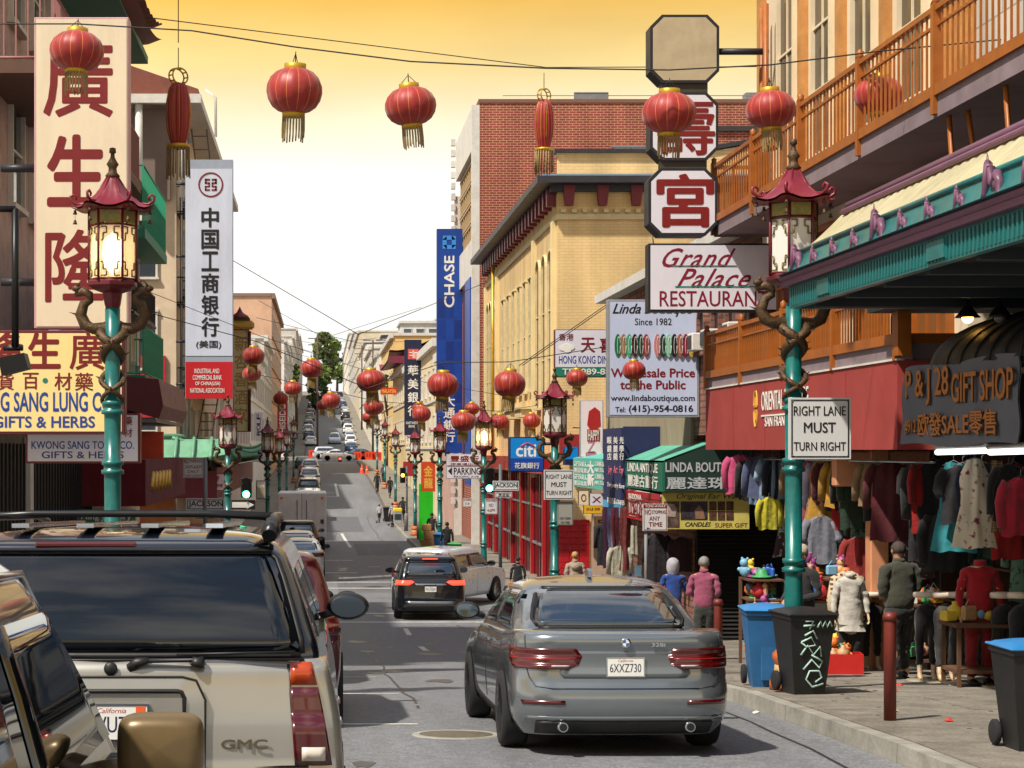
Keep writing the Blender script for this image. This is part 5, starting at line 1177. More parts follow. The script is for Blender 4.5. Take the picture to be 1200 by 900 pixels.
# ---- trees
def tree(px, z, py_top, py_bot, wpx, label, name='street_tree', seed=1, col_=(62, 84, 34), n=2600, leaf=.32, trunk=True):
    rnd = random.Random(seed); g = gz(z); ztop = EYE+(527-py_top)*z/F; zbot = EYE+(527-py_bot)*z/F; r = wpx*z/F/2; x = (px-375)*z/F
    t = thing(name, label, 'tree', (x, z, g)); h = ztop-g; cz = (ztop+zbot)/2-g; rz_ = (ztop-zbot)/2
    m = MB(); m.tube([(0, 0, -.3), (.1, 0, h*.25), (0, .1, h*.55), (.1, 0, h*.8)], [h*.028, h*.022, h*.015, h*.005], 8)
    for k in range(9):
        a = rnd.uniform(0, 6.28); z0_ = h*rnd.uniform(.25, .6); m.tube([(0, 0, z0_), (r*.4*math.cos(a), r*.4*math.sin(a), z0_+h*.12), (r*.8*math.cos(a), r*.8*math.sin(a), z0_+h*.28)], [h*.012, h*.008, h*.002], 5)
    m.build('trunk', M('bark', (74, 60, 48), .9, var=.3), t)
    clumps = []
    for k in range(34):
        a, b_, c_ = rnd.uniform(0, 6.28), rnd.uniform(-1, 1), rnd.uniform(.35, 1)**.5
        q = Vector((math.cos(a)*math.sqrt(1-b_*b_)*r*c_, math.sin(a)*math.sqrt(1-b_*b_)*r*c_, cz+b_*rz_*c_)); clumps.append((q, rnd.uniform(.16, .34)*r, rnd.randint(0, 2)))
    m = MB()
    for k in range(n):
        q, cr_, mi = rnd.choice(clumps); d = Vector((rnd.gauss(0, 1), rnd.gauss(0, 1), rnd.gauss(0, .8))); d = d.normalized()*cr_*rnd.uniform(.5, 1.1)
        p = q+d; u = Vector((rnd.uniform(-1, 1), rnd.uniform(-1, 1), rnd.uniform(-1, 1))).normalized(); v = u.cross(Vector((rnd.uniform(-1, 1), rnd.uniform(-1, 1), .3))).normalized(); s_ = leaf*rnd.uniform(.6, 1.5)
        m.m = mi; m.add([p-u*s_, p+v*s_*.55, p+u*s_, p-v*s_*.55], [(0, 1, 2, 3)])
    o = m.build('crown', [M('leaf_%d_%d' % (col_[0], i), tuple(min(255, int(c*f)) for c in col_), .7, var=.2) for i, f in enumerate((.8, 1.05, 1.35))], t)
    return t
tree(380, 620, 388, 462, 36, 'tall rounded tree on the hilltop at the end of the street', 'hilltop_tree', 1, (92, 108, 56), 9000, .55)
tree(395, 640, 400, 450, 26, 'smaller tree leaning right of the tall hilltop tree', 'hilltop_tree', 5, (86, 104, 52), 2500, .5)
tree(371, 400, 440, 478, 26, 'dark leafy tree halfway up the hill on the left kerb', seed=3, col_=(52, 70, 32), n=2200, leaf=.3)
tree(347, 330, 426, 448, 8, 'small bright green tree beside the white house on the left', seed=4, col_=(110, 130, 40), n=900, leaf=.2)
tree(455, 215, 433, 462, 15, 'small green tree under the maroon pagoda roof', seed=6, col_=(96, 116, 40), n=1400, leaf=.16)
# ---------------------------------------------------------------- signs facing the camera
FRM = M('sign_frame_dark', (44, 44, 50), .5, .3)
FRL = M('sign_frame_grey', (150, 152, 156), .5, .3)
def face_mat(n, c, e=0.): return M(n, c, .45, var=.1, scale=1.2, dirt=.3, emit=e, streak=.3)
SW_ = face_mat('sign_white', (214, 212, 222)); SY_ = face_mat('sign_yellow', (238, 214, 142)); SCR = face_mat('sign_cream', (226, 208, 178))
SBL = face_mat('sign_blue', (14, 62, 148)); SNV = face_mat('sign_navy', (22, 30, 62)); SRD = face_mat('sign_red_face', (186, 22, 34)); SGR = face_mat('sign_grey', (150, 158, 172)); STL = face_mat('sign_teal', (20, 120, 100))
STB = face_mat('sign_street', (206, 206, 206))
KIN = M('ink_black', (22, 22, 26), .5); BIN = M('ink_blue', (28, 60, 140), .5); CIN = M('ink_crimson', (122, 8, 40), .5); RIN = M('ink_red', (118, 8, 10), .5)
class Sign:
    def __init__(s, name, label, z, x0, y0, x1, y1, th=.18, mat=SW_, frame=FRM, cat='sign', fw=.03, poly=None, parent=None):
        s.z = z; a, b = P(x0, y1, z), P(x1, y0, z); s.o = Vector(((a.x+b.x)/2, z, a.z)); w_, h = b.x-a.x, b.z-a.z; s.w, s.h = w_, h
        s.t = thing(name, label, cat, s.o)
        m = MB()
        if poly:                                                      # cut corners
            c = poly; q = [(-w_/2+c, 0), (w_/2-c, 0), (w_/2, c), (w_/2, h-c), (w_/2-c, h), (-w_/2+c, h), (-w_/2, h-c), (-w_/2, c)]
            m.prism(q, .004, th); m.build('cabinet', frame, s.t)
            g = .92; m = MB(); m.prism([(x*g, h/2+(z_-h/2)*g) for x, z_ in q], 0, .02); m.build('sign_face', mat, s.t)
        else:
            m.box(-w_/2, .004, 0, w_/2, th, h, bev=.01); m.build('cabinet', frame, s.t)
            m = MB(); m.box(-w_/2+fw, -.004, fw, w_/2-fw, .05, h-fw); m.build('sign_face', mat, s.t)
    def L(s, px, py): q = P(px, py, s.z); return (q.x-s.o.x, q.z-s.o.z)
    def txt(s, t, x0, y0, x1, y1, mat, bold=.015, shear=0., rot=0., off=-.0085, sp=1.):
        a, b = s.L(x0, y1), s.L(x1, y0); return text(t, mat, s.t, (a[0]+b[0])/2, (a[1]+b[1])/2, b[0]-a[0], b[1]-a[1], y=off, bold=bold, shear=shear, rot=rot, sp=sp)
    def panel(s, name, x0, y0, x1, y1, mat, d0=-.012, d1=.0):
        a, b = s.L(x0, y1), s.L(x1, y0); m = MB(); m.box(a[0], d0, a[1], b[0], d1, b[1]); return m.build(name, mat, s.t)
    def poly(s, name, pts, mat, d0=-.014, d1=-.005, mb=None, parent=None):
        m = mb or MB(); q = [s.L(*p) for p in pts]; m.prism(q, d0, d1)
        return m if mb else m.build(name, mat, parent or s.t)
    def bar(s, x0, y0, x1, y1, r=.03, name='bracket', y=.1, mat=FRM):
        a, b = s.L(x0, y0), s.L(x1, y1); m = MB(); m.tube([(a[0], y, a[1]), (b[0], y, b[1])], r, 6); return m.build(name, mat, s.t)
    def vbar(s, px, py0, py1, r=.03, name='pole', mat=GREY, y=.03): return s.bar(px, py0, px, py1, r, name, y, mat)
# left
s = Sign('character_sign', 'very tall white sign with three red brush characters at the left', 25.6, 40, 20, 151, 385, .3, SCR, M('sign_frame_pink', (190, 150, 150), .5, var=.15))
s.txt('廣', 52, 46, 131, 136, RIN, .018); s.txt('生', 57, 160, 122, 240, RIN, .035); s.txt('隆', 54, 270, 122, 353, RIN, .018)
s.bar(0, 196, 40, 196, .06); s.bar(0, 330, 40, 330, .06)
s = Sign('shop_sign', 'big yellow sign with red characters and blue GIFTS & HERBS lettering behind the left lamp', 25.4, -60, 387, 146, 509, .3, SY_, MAROON2, fw=.04)
s.txt('隆', -16, 390, 26, 425, RIN, .03); s.txt('生', 34, 390, 70, 431, RIN, .035); s.txt('廣', 82, 390, 122, 433, RIN, .014)
s.txt('貨', -2, 438, 16, 457, RIN, .015); s.txt('百', 27, 437, 45, 456, RIN, .015); s.txt('·', 50, 443, 56, 449, STL, .03); s.txt('材', 64, 437, 84, 457, RIN, .015); s.txt('藥', 88, 437, 109, 458, RIN, .01)
s.txt('KWONG SANG LUNG CO', -50, 460, 131, 482, BIN, .03); s.txt('GIFTS & HERBS', -8, 488, 111, 501, BIN, .03)
s = Sign('shop_sign', 'white GIFTS & HERBS sign with blue letters under the big yellow one', 26.2, 30, 484, 164, 543, .25, SW_, MAROON2, fw=.03)
s.txt('KWONG SANG TONG CO.', 37, 517, 157, 526, BIN, .02); s.txt('GIFTS & HERBS', 49, 529, 145, 537, BIN, .02); s.txt('藥', 145, 488, 155, 498, RIN); s.txt('材', 145, 502, 155, 512, RIN)
s = Sign('bank_sign', 'tall pale bank sign with black characters and a red foot, left of the sky', 63, 217, 187, 273, 467, .35, SGR, SGR, fw=.0)
s.panel('upper_face', 217.5, 198, 272.5, 417, face_mat('sign_pale', (196, 202, 218)), -.02, -.004); s.panel('red_face', 217.5, 424, 272.5, 467, SRD, -.02, -.004)
for i, c in enumerate('中国工商银行'): s.txt(c, 236.5, 244+i*25.6, 256, 266+i*25.6, KIN, .03, off=-.034)
s.txt('(美国)', 230, 399, 259, 409, KIN, .01, off=-.034)
for i, (c, a, b_) in enumerate((('INDUSTRIAL AND', 228, 257), ('COMMERCIAL BANK', 226, 260), ('OF CHINA(USA)', 229, 258), ('NATIONAL ASSOCIATION', 223, 263))): s.txt(c, a, 432+i*7.6, b_, 437.5+i*7.6, WINK, .015, off=-.034)
m = MB(); c0 = s.L(247, 216.5)
for i in range(28):
    a0, a1 = 2*math.pi*i/28, 2*math.pi*(i+1)/28; m.prism([(c0[0]+r_*math.cos(a), c0[1]+r_*math.sin(a)) for r_, a in ((.42, a0), (.42, a1), (.37, a1), (.37, a0))], -.034, -.02)
for x0, z0, x1, z1 in ((-.2, .14, -.03, .2), (-.2, .03, -.14, .2), (-.2, .03, -.03, .08), (-.08, -.06, -.03, .08), (-.2, -.2, -.03, -.15), (-.2, -.08, -.03, -.04), (-.2, -.2, -.15, -.04), (.03, .14, .2, .2), (.14, .03, .2, .2), (.03, .03, .2, .08), (.03, -.06, .08, .08), (.03, -.2, .2, -.15), (.03, -.08, .2, -.04), (.14, -.2, .2, -.04)):
    m.box(c0[0]+x0, -.034, c0[1]+z0, c0[0]+x1, -.02, c0[1]+z1)
m.build('emblem', RIN, s.t)
for y in (215, 300, 400, 450): s.bar(206, y, 217, y, .05)
# golden pagoda sign
s = Sign('pagoda_sign', 'narrow cream pagoda capped sign with golden characters right of the bank sign', 78, 273, 386, 292, 506, .3, M('cream_sign_face', (206, 186, 140), .6, dirt=.3), FRM)
for i, c in enumerate('新杏香酒家'): s.txt(c, 275, 394+i*21, 290, 411+i*21, M('old_gold_ink', (160, 132, 70), .5, .2), .02)
a, b_ = s.L(268, 386), s.L(298, 376); m = MB(); m.box(a[0], -.3, a[1], b_[0], .3, b_[1], .1); m.build('cap', M('ochre_tile', (196, 150, 60), .5), s.t)
a, b_ = s.L(273, 376), s.L(293, 373); m = MB(); m.box(a[0], -.25, a[1], b_[0], .25, b_[1]); m.build('cap_band', M('olive_band', (70, 70, 30), .5), s.t)
m = MB(); c0 = s.L(281, 373); m.lathe([(.42, 0), (.36, .1), (.16, .22), (.1, .3), (.05, .4), (0, .5)], 12, (c0[0], 0, c0[1])); m.build('finial', MAROON, s.t)
s.vbar(292.5, 388, 506, .07, 'edge_post', MAROON2, y=-.05)
# blue and dark banners, right
s = Sign('bank_banner', 'very tall blue vertical bank banner rising against the sky', 101, 512, 268, 542, 531, .5, SBL, SBL, fw=0)
m = MB(); c0 = s.L(526.5, 284)
for k in range(4):
    q = [(-.12, .34), (.34, .34), (.34, .12), (-.12, .12)] if 0 else [(-.34, .12), (-.34, .36), (.14, .36), (.34, .14), (.12, .14), (-.12, .14)]
    a = -math.pi/2*k; m.prism([(c0[0]+x*math.cos(a)-z*math.sin(a), c0[1]+x*math.sin(a)+z*math.cos(a)) for x, z in q], -.02, -.004)
m.build('emblem', M('emblem_blue', (60, 140, 220), .4), s.t)
o = s.txt('CHASE', 508, 322, 545, 334, WINK, .03, off=-.02); c0 = s.L(526.5, 330); a, b_ = s.L(0, 0), s.L(60, 11.5); o.scale = (b_[0]-a[0], abs(b_[1]-a[1])*1, .012); o.rotation_euler = (R(90), R(-90), 0); o.location = (c0[0], -.02, c0[1])
for i, c in enumerate('大通銀行'): s.txt(c, 520, 464+i*14, 533, 476+i*14, WINK, .025, off=-.02)
for k in range(9):
    for j in range(3): s.panel('blue_tile', 513+j*9.6, 300+k*25, 522+j*9.6, 322+k*25, M('tile_blue_%d' % ((k+j) % 3), ((12, 56, 140), (16, 66, 156), (10, 48, 126))[(k+j) % 3], .4), -.008, -.003) if k > 1 else None
s = Sign('bank_banner', 'dark navy vertical bank banner with a red square emblem', 145, 474, 398, 494, 510, .4, SNV, SNV, fw=0)
for i, c in enumerate('華美銀行'): s.txt(c, 478, 428+i*15.8, 490, 440+i*15.8, WINK, .015, off=-.02)
s.panel('emblem', 478, 409, 490.5, 421, face_mat('coral', (206, 84, 76)), -.02, -.004); s.txt('EASTWEST', 476, 494, 490, 497, WINK, .01, off=-.02); s.txt('BANK', 479, 498, 487, 501, WINK, .01, off=-.02)
m = MB(); c0 = s.L(484.2, 415)
for x0, z0, x1, z1 in ((-.3, .1, .3, .16), (-.03, -.3, .03, .3), (-.3, -.12, -.03, -.06), (.1, -.3, .16, .1)): m.box(c0[0]+x0, -.03, c0[1]+z0, c0[0]+x1, -.02, c0[1]+z1)
m.build('emblem_stroke', WINK, s.t)
# octagonal signs and Grand Palace
z = 32; OF = M('octagon_frame', (40, 40, 46), .5, .3)
s = Sign('octagon_sign', 'blank top octagonal sign with its back darkened, highest of the stack of three', z, 762, 17, 843, 97, .45, M('octagon_blank', (176, 160, 130), .6, dirt=.3), OF, poly=.2)
s.bar(843, 59, 902, 59, .06)
s = Sign('octagon_sign', 'middle white octagonal sign with a red character, partly behind a lantern', z, 762, 108, 842, 188, .45, SW_, OF, poly=.2)
s.txt('壽', 771, 116, 837, 181, RIN, .016); s.panel('neck', 776, 96, 830, 109, M('neck_dark', (60, 56, 48), .6), .05, .3)
s = Sign('octagon_sign', 'lowest white octagonal sign with a red roof like character above the restaurant sign', z, 760, 197, 841, 276, .45, SW_, OF, poly=.2)
s.txt('宮', 771, 205, 835, 265, RIN, .03); s.panel('neck', 775, 187, 829, 198, M('neck_dark', (60, 56, 48), .6), .05, .3); s.bar(766, 276, 767, 286, .01)
s = Sign('restaurant_sign', 'white RESTAURANT sign with crimson script hanging under the octagonal signs', z, 760, 285, 912, 365, .35, SW_, M('sign_frame_black', (26, 26, 30), .5), fw=.035)
s.txt('Grand', 776, 291, 862, 313, CIN, .014, shear=.6, sp=1.12); s.txt('Palace', 793, 315, 880, 337, CIN, .014, shear=.6, sp=1.12); s.txt('RESTAURANT', 773, 341, 900, 359, CIN, .01)
s.panel('underline', 787, 311, 863, 312, STL, -.014); s.panel('underline', 791, 335.3, 885, 336.3, STL, -.014)
# jewellery sign
s = Sign('jewellery_sign', 'white hanging sign with a picture of jade bangles', 38.5, 712, 351, 820, 489, .25, face_mat('sign_bluish', (188, 198, 226)), FRL, fw=.05)
s.txt('Linda Boutique', 718, 356, 812, 371, KIN, .02, shear=.4); s.txt('Since 1982', 744, 373, 787, 381, KIN, .012); s.txt('Wholesale Price', 716, 432, 814, 442, RIN, .04); s.txt('to the Public', 727, 446, 803, 456, RIN, .04)
s.txt('www.lindaboutique.com', 716, 463, 814, 472, KIN, .02); s.txt('Tel:', 721, 477, 733, 483, KIN, .02); s.txt('(415)-954-0816', 737, 475, 812, 485, KIN, .03)
cols = [(28, 110, 70), (150, 110, 80), (60, 160, 120), (70, 20, 34), (20, 70, 50), (150, 60, 60), None, (190, 120, 120), (30, 60, 44), (140, 196, 168), (30, 26, 30), (160, 90, 70), (130, 20, 50), (200, 160, 60)]
for i, c in enumerate(cols):
    if not c: continue
    cx, cz = s.L(724+i*6.6, 405); m = MB(); hw, hh = .07, .24
    ring = [(cx+hw*math.cos(2*math.pi*k/20)*(1.0), cz+hh*math.sin(2*math.pi*k/20)) for k in range(20)]; m.prism(ring, -.016-.003*i, -.004); m.build('bangle', M('bangle_%d' % i, c, .25, coat=.5), s.t)
    m = MB(); m.tube([(cx+.02+hw*.45*math.cos(2*math.pi*k/14), -.02-.003*i, cz+.19*math.sin(2*math.pi*k/14)) for k in range(15)], .006, 4); m.build('bangle_rim', M('bangle_hi', (190, 196, 190), .3), s.t)
s.bar(820, 372, 850, 372, .04); s.bar(820, 470, 850, 470, .04)
m = MB(); p0 = s.L(715, 352)
for (a, c) in ((718, 352), (722, 352)):
    q = s.L(a, c); m.tube([(q[0], .1, q[1]), (q[0]-1.6, 3.0, q[1]-1.2)], .01, 4)
m.build('guy_wire', WIRE, s.t)
# dim sum sign
s = Sign('dim_sum_sign', 'white DIM SUM sign with a teal phone strip', 52, 650, 386, 730, 442, .25, SW_, MAROON2, fw=.02)
s.txt('香港', 655, 391, 672, 399, MAROON, .02); s.txt('天', 681, 396, 697, 413, MAROON, .03); s.txt('喜', 703, 396, 718, 413, MAROON, .03); s.txt('HONG KONG DIM SUM', 655, 417, 727, 426, BIN, .02)
s.panel('phone_strip', 651, 430, 729, 441, STL, -.01); s.txt('TEL:989-8898', 659, 432, 727, 439, WINK, .03, off=-.024)
m = MB(); c0 = s.L(664, 408)
for dx, dz, r_ in ((-.12, 0, .1), (0, .05, .12), (.12, .02, .1), (.02, -.05, .11)): m.lathe([(0, .0), (r_, .0)], 12)if 0 else m.prism([(c0[0]+dx+r_*math.cos(k*.6283), c0[1]+dz+r_*.7*math.sin(k*.6283)) for k in range(10)], -.02-dx*.01, -.005)
m.build('cloud_emblem', WINK, s.t)
# narrow pink vertical sign
s = Sign('vertical_sign', 'narrow white and pink vertical shop sign with a red lantern picture', 50, 680, 469, 707, 536, .2, face_mat('sign_pinkish', (226, 208, 212)), FRL, fw=.02)
s.poly('lantern_picture', [(690, 482), (697, 477), (703, 482), (704, 499), (699, 503), (691, 503), (688, 498)], RED); s.txt('HAPPY', 689, 504, 702, 516, WINK, .01, off=-.03); s.panel('red_block', 688, 503, 703, 517, RED, -.012)
s.txt('N', 686, 520, 700, 528, M('faded_pink', (178, 110, 130), .6), .03, rot=R(90)); s.txt('I', 688, 530, 697, 535, M('faded_pink', (178, 110, 130), .6), .03)
s.bar(672, 501, 700, 502, .02)
# citi
s = Sign('bank_sign', 'glossy blue bank sign with a red arc over the right pavement', 60.3, 597, 512, 638, 553, .5, M('citi_blue', (10, 120, 190), .3, var=.1, emit=.12), SNV, fw=.04)
s.panel('lower_face', 598.5, 537, 636.5, 551.5, face_mat('citi_deep', (14, 60, 150)), -.014); s.txt('citi', 605, 521, 628, 535, WINK, .03); s.txt('花旗銀行', 603, 542, 632, 549, WINK, .01, off=-.03)
m = MB(); q = [s.L(610+16*k/8, 523.5-4*math.sin(math.pi*k/8)) for k in range(9)]; m.tube([(a, -.012, c) for a, c in q], .025, 5); m.build('red_arc', M('arc_red', (200, 40, 60), .4), s.t)
s.bar(638, 520, 652, 520, .06)
s = Sign('bank_sign', 'small plain blue sign half hidden right of the second lamp post', 60, 661, 523, 678, 545, .3, M('citi_blue', (10, 120, 190), .3, var=.1, emit=.12), SNV, fw=.02); s.panel('band', 662, 538, 677.5, 544, SNV)
# parking sign
s = Sign('parking_sign', 'white PARKING sign with red characters above and a black arrow', 74, 523, 532, 564, 561, .2, SW_, FRL, fw=.02)
s.txt('豐盛行', 528, 534, 561, 541, RIN, .025); s.txt('停車場出租', 528, 542.5, 561, 545, RIN, .01); s.panel('rule', 524, 545.4, 563.5, 546.4, FRM); s.txt('PARKING', 532, 548, 563, 556, KIN, .03); s.txt('PACIFIC AVE', 532, 557.5, 561, 559.6, KIN, .01)
s.poly('arrow', [(525, 552), (529.5, 547.5), (529.5, 556.5)], KIN)
s = Sign('shop_sign', 'orange sign with golden brush characters before the green door', 92, 494, 541, 510, 576, .3, M('sign_orange', (206, 70, 28), .5, emit=.0), FRM, fw=.01)
for i, c in enumerate('金龍'): s.txt(c, 497, 546+i*14, 507, 558+i*14, GINK, .03)
s = Sign('awning_sign', 'small dark red awning box past the navy banner', 118, 473, 541, 486, 558, .8, M('awning_dark_red', (150, 26, 30), .7), M('awning_dark_red', (150, 26, 30), .7), fw=0)
# regulatory signs
def rsign(name, label, z, x0, y0, x1, y1, rows, mat=STB, ink=KIN, fr=KIN, border=True, pole=None):
    s = Sign(name, label, z, x0, y0, x1, y1, .012, mat, FRL, fw=0)
    if border:
        g = (x1-x0)*.03
        for a in ((x0+g, y0+g, x1-g, y0+g*1.7), (x0+g, y1-g*1.7, x1-g, y1-g), (x0+g, y0+g, x0+g*1.7, y1-g), (x1-g*1.7, y0+g, x1-g, y1-g)): s.panel('border', *a, fr, -.008, -.004)
    for r_ in rows: s.txt(r_[0], *r_[1:5], r_[5] if len(r_) > 5 else ink, r_[6] if len(r_) > 6 else .01)
    if pole: s.vbar(pole[0], pole[1], pole[2], pole[3] if len(pole) > 3 else .03, y=.06)
    return s
s = rsign('traffic_sign', 'large RIGHT LANE MUST TURN RIGHT sign on the nearest right lamp post', 20.35, 925, 466, 997, 538, [('RIGHT LANE', 930, 476, 991, 487), ('MUST', 942, 495, 979, 507, KIN, .02), ('TURN RIGHT', 930, 518, 991, 528)])
m = MB()
for px in (929, 993):
    for py in (470, 534): q = s.L(px, py); m.ball((q[0], -.006, q[1]), .008, 6, 4)
m.build('bolt', GREY, s.t)
rsign('traffic_sign', 'small RIGHT LANE MUST TURN RIGHT sign on the second right lamp post', 42.6, 637.5, 550.5, 672, 585.5, [('RIGHT LANE', 640, 556, 670, 561), ('MUST', 646, 565, 664, 570.5, KIN, .02), ('TURN RIGHT', 640, 575, 670, 580)])
rsign('traffic_sign', 'weathered grey sign plate under the small RIGHT LANE sign', 42.65, 653, 588, 671.5, 615.5, [('NO TURN', 656, 606, 669, 609), ('ON RED', 657, 611, 668, 613.5)], face_mat('sign_weathered', (150, 150, 142)))
s = rsign('parking_rule_sign', 'TOW-AWAY NO STOPPING ANY TIME sign before the boutique', 37.5, 753.5, 590.5, 782, 622, [('TOW-AWAY', 756, 591.8, 780, 594.5, WINK), ('NO', 756, 597, 763, 603, RIN, .02), ('STOPPING', 764, 598, 780, 602, RIN), ('ANY', 761, 605, 773, 610, RIN, .02), ('TIME', 760, 612, 776, 617, RIN, .02), ('▶', 758, 618, 762, 620, BIN)], fr=RIN, pole=(757.5, 618, 715, .035))
s.panel('red_header', 754, 591, 781.5, 595.5, RIN, -.007)
rsign('street_name_sign', 'JACKSON street name sign right of the green signal', 57, 577.5, 563.5, 608, 575, [('JACKSON', 579, 566, 606, 572.5, KIN, .03)])
rsign('street_name_sign', 'small second plate with characters below the right JACKSON sign', 57, 580, 577, 600, 583, [('昃臣街', 584, 578.5, 597, 582)])
rsign('street_name_sign', 'JACKSON street name sign by the left signal', 51, 218, 584, 263, 598, [('JACKSON', 221, 587, 261, 595, KIN, .03)], pole=(241, 540, 640, .05))
rsign('street_name_sign', 'small plate with characters under the left JACKSON sign', 51, 229, 600, 252, 608, [('昃臣街', 233, 602, 249, 607)], mat=face_mat('plate_tan', (170, 164, 146)))
s = rsign('one_way_sign', 'black ONE WAY arrow sign left of the green signal', 55, 271, 586, 299, 597, [('ONE WAY', 272.5, 589.5, 287, 594, KIN, .02)], mat=KIN, border=False)
s.poly('arrow', [(272, 588.3), (289, 588.3), (289, 586.9), (297.8, 591.6), (289, 596.2), (289, 594.9), (272, 594.9)], WINK, -.01, -.002)
s = rsign('parking_rule_sign', 'white NO PARKING sign with red corner on the grey left pole', 47, 214.5, 536, 238, 560, [('NO', 215.5, 537.5, 221, 543, RIN, .03), ('PARKING', 222, 538, 237, 542, RIN, .02), ('2AM-6AM', 217, 545, 236, 549, RIN), ('DAILY', 220, 551, 233, 554, RIN), ('STREET CLEANING', 217, 556, 236, 558, RIN)], fr=RIN, pole=(240, 536, 640, .05))
s = rsign('parking_rule_sign', 'small red and white parking rule plate left of the lit lamp post', 70, 542.5, 584, 553, 594, [('NO STOPPING', 543.3, 585, 552, 587, RIN), ('7-9', 545, 589, 550, 592, RIN)], fr=RIN)
s = rsign('parking_rule_sign', 'small red and white parking rule plate right of the lit lamp post', 60, 568.5, 584.5, 583, 602.5, [('TOW-AWAY', 569.5, 585.5, 582, 588, RIN, .02), ('NO', 573, 590, 578, 594, RIN, .02), ('4-6PM', 571, 596, 580, 600, RIN)], fr=RIN)
s = Sign('shop_sign', 'pink and white hanging shop sign with a round red emblem, left', 62, 244, 555, 264, 575, .2, face_mat('sign_pink2', (216, 188, 196)), MAROON2, fw=.02); s.txt('OP', 250, 558, 257, 564, RIN, .03); s.txt('大雜碎樓', 247, 567, 261, 571, RIN, .015)
s = Sign('shop_sign', 'white narrow panel sign with black letters, left of the crimson banner', 120, 298, 483, 308, 512, .2, SW_, FRL, fw=0)
for i, c in enumerate('FLOR'): s.txt(c, 300, 486+i*6.3, 306, 490.5+i*6.3, KIN, .02, rot=R(-90))
s = Sign('shop_banner', 'crimson vertical banner with white letters behind a lantern on the left', 150, 325, 470, 337, 515, .3, face_mat('sign_crimson', (168, 18, 50)), MAROON2, fw=0)
o = s.txt('SHISEIDO', 327, 488, 335, 494, WINK, .02); a, b_ = s.L(0, 0), s.L(38, 7); c0 = s.L(331, 492); o.scale = (b_[0]-a[0], abs(b_[1]-a[1]), .012); o.rotation_euler = (R(90), R(-90), 0); o.location = (c0[0], -.02, c0[1])
s = Sign('shop_sign', 'x', 150, 446, 454, 465, 462, .3, M('sign_redlit', (190, 36, 20), .5, emit=.15), RED, fw=0); s.txt('MALAYSIA', 447.5, 456, 464, 460.5, GINK, .03)
s['label'] if 0 else None
s.t['label'] = 'small red sign with orange letters before the yellow bay fronted building'
s = Sign('shop_sign', 'white lower shop sign panels under the peach buildings, left of the slim lamp posts', 100, 296, 525, 311, 541, .2, SW_, FRL); s.txt('SALON', 298, 528, 309, 531, BIN, .02); s.txt('OPEN', 299, 535, 308, 538, RIN, .02)
s = Sign('shop_sign', 'tan wooden shop sign with pale lettering beside the green left signal', 66, 300, 563, 312, 585, .15, face_mat('sign_tan', (150, 140, 122)), FRM); s.txt('CAFE', 302, 568, 310, 571, WINK, .02)
# traffic signals
def signal(px, z, y0, y1, label, on, post=None, wdm=.32, posty=None):
    a = P(px, y1, z); h = (y1-y0)*z/F; t = thing('traffic_signal', label, 'traffic light', a)
    m = MB(); m.box(-wdm/2, 0, 0, wdm/2, .22, h, .03); m.build('housing', M('signal_black', (16, 18, 18), .5), t)
    for i, (nm, c) in enumerate((('green', (90, 255, 190)), ('amber', (255, 170, 50)), ('red', (255, 50, 40)))):
        zz = h*(i+.5)/3; r_ = wdm*.33; m = MB(); m.prism([(r_*math.cos(k*.5236), zz+r_*math.sin(k*.5236)) for k in range(12)], -.012, .005)
        m.build('lens', M('lens_on_'+nm, c, .4, emit=9) if nm == on else M('lens_off_'+nm, tuple(v//7 for v in c), .3), t)
        m = MB(); q = [(r_*1.15*math.cos(math.pi*k/10), zz+r_*1.15*math.sin(math.pi*k/10)) for k in range(11)]
        m.add([(x, 0, z_) for x, z_ in q]+[(x, -.16, z_) for x, z_ in q], [(k, k+1, k+12, k+11) for k in range(10)]); m.build('visor', M('signal_black', (16, 18, 18), .5), t)
    if post: m = MB(); pz = gz(z)+SW-a.z; m.tube([(post, .1, pz), (post, .1, h+.1)], .055, 8); m.build('pole', M('signal_pole', (70, 84, 84), .5), t)
    return t
signal(573.5, 58, 548, 577, 'traffic signal showing green beside the right JACKSON sign', 'green', .35)
signal(288.5, 55, 560, 583, 'traffic signal showing green above the ONE WAY sign', 'green', 0)
signal(472, 112, 548, 566, 'traffic signal glowing amber behind the newspaper box', 'amber', .25)
signal(398.5, 238, 535, 550, 'distant traffic signal showing red by the white crossing sedan', 'red', 0, .42)
# boutique awnings (street-parallel fronts and a camera-facing end)
def loc_b(b): return b
zA = 39.0
b = Bld('boutique_awning', 'dark green boutique awning with sloping mint top', 'awning', (6.95, 42, EYE-1))
GD = M('awning_dark_green', (10, 44, 36), .8, var=.12, bump=.1, bscale=150); GF = M('awning_green', (14, 96, 72), .75, var=.1); GT2 = M('awning_mint', (86, 164, 140), .7, var=.12)
y0, y1, x0 = 38.0, 42.6, 6.93
m = b.mb(); m.box(x0, y0, EYE-.85, x0+.05, y1, EYE-.22); fr_ = m.build('front_valance', GF, b.t)
m = b.mb(); m.prism([(x0+.05, EYE-.85), (8.8, EYE-.85), (8.8, EYE+.45), (x0+.05, EYE-.2)], y0, y0+.05); en = m.build('end_panel', GD, b.t)
m = b.mb(); m.add([(x0, y0, EYE-.22), (x0, y1, EYE-.22), (8.8, y1, EYE+.5), (8.8, y0, EYE+.5), (x0, y0, EYE-.26), (x0, y1, EYE-.26), (8.8, y1, EYE+.46), (8.8, y0, EYE+.46)], [(0, 1, 2, 3), (4, 5, 6, 7), (0, 3, 7, 4), (1, 2, 6, 5), (0, 1, 5, 4)]); m.build('top', GT2, b.t)
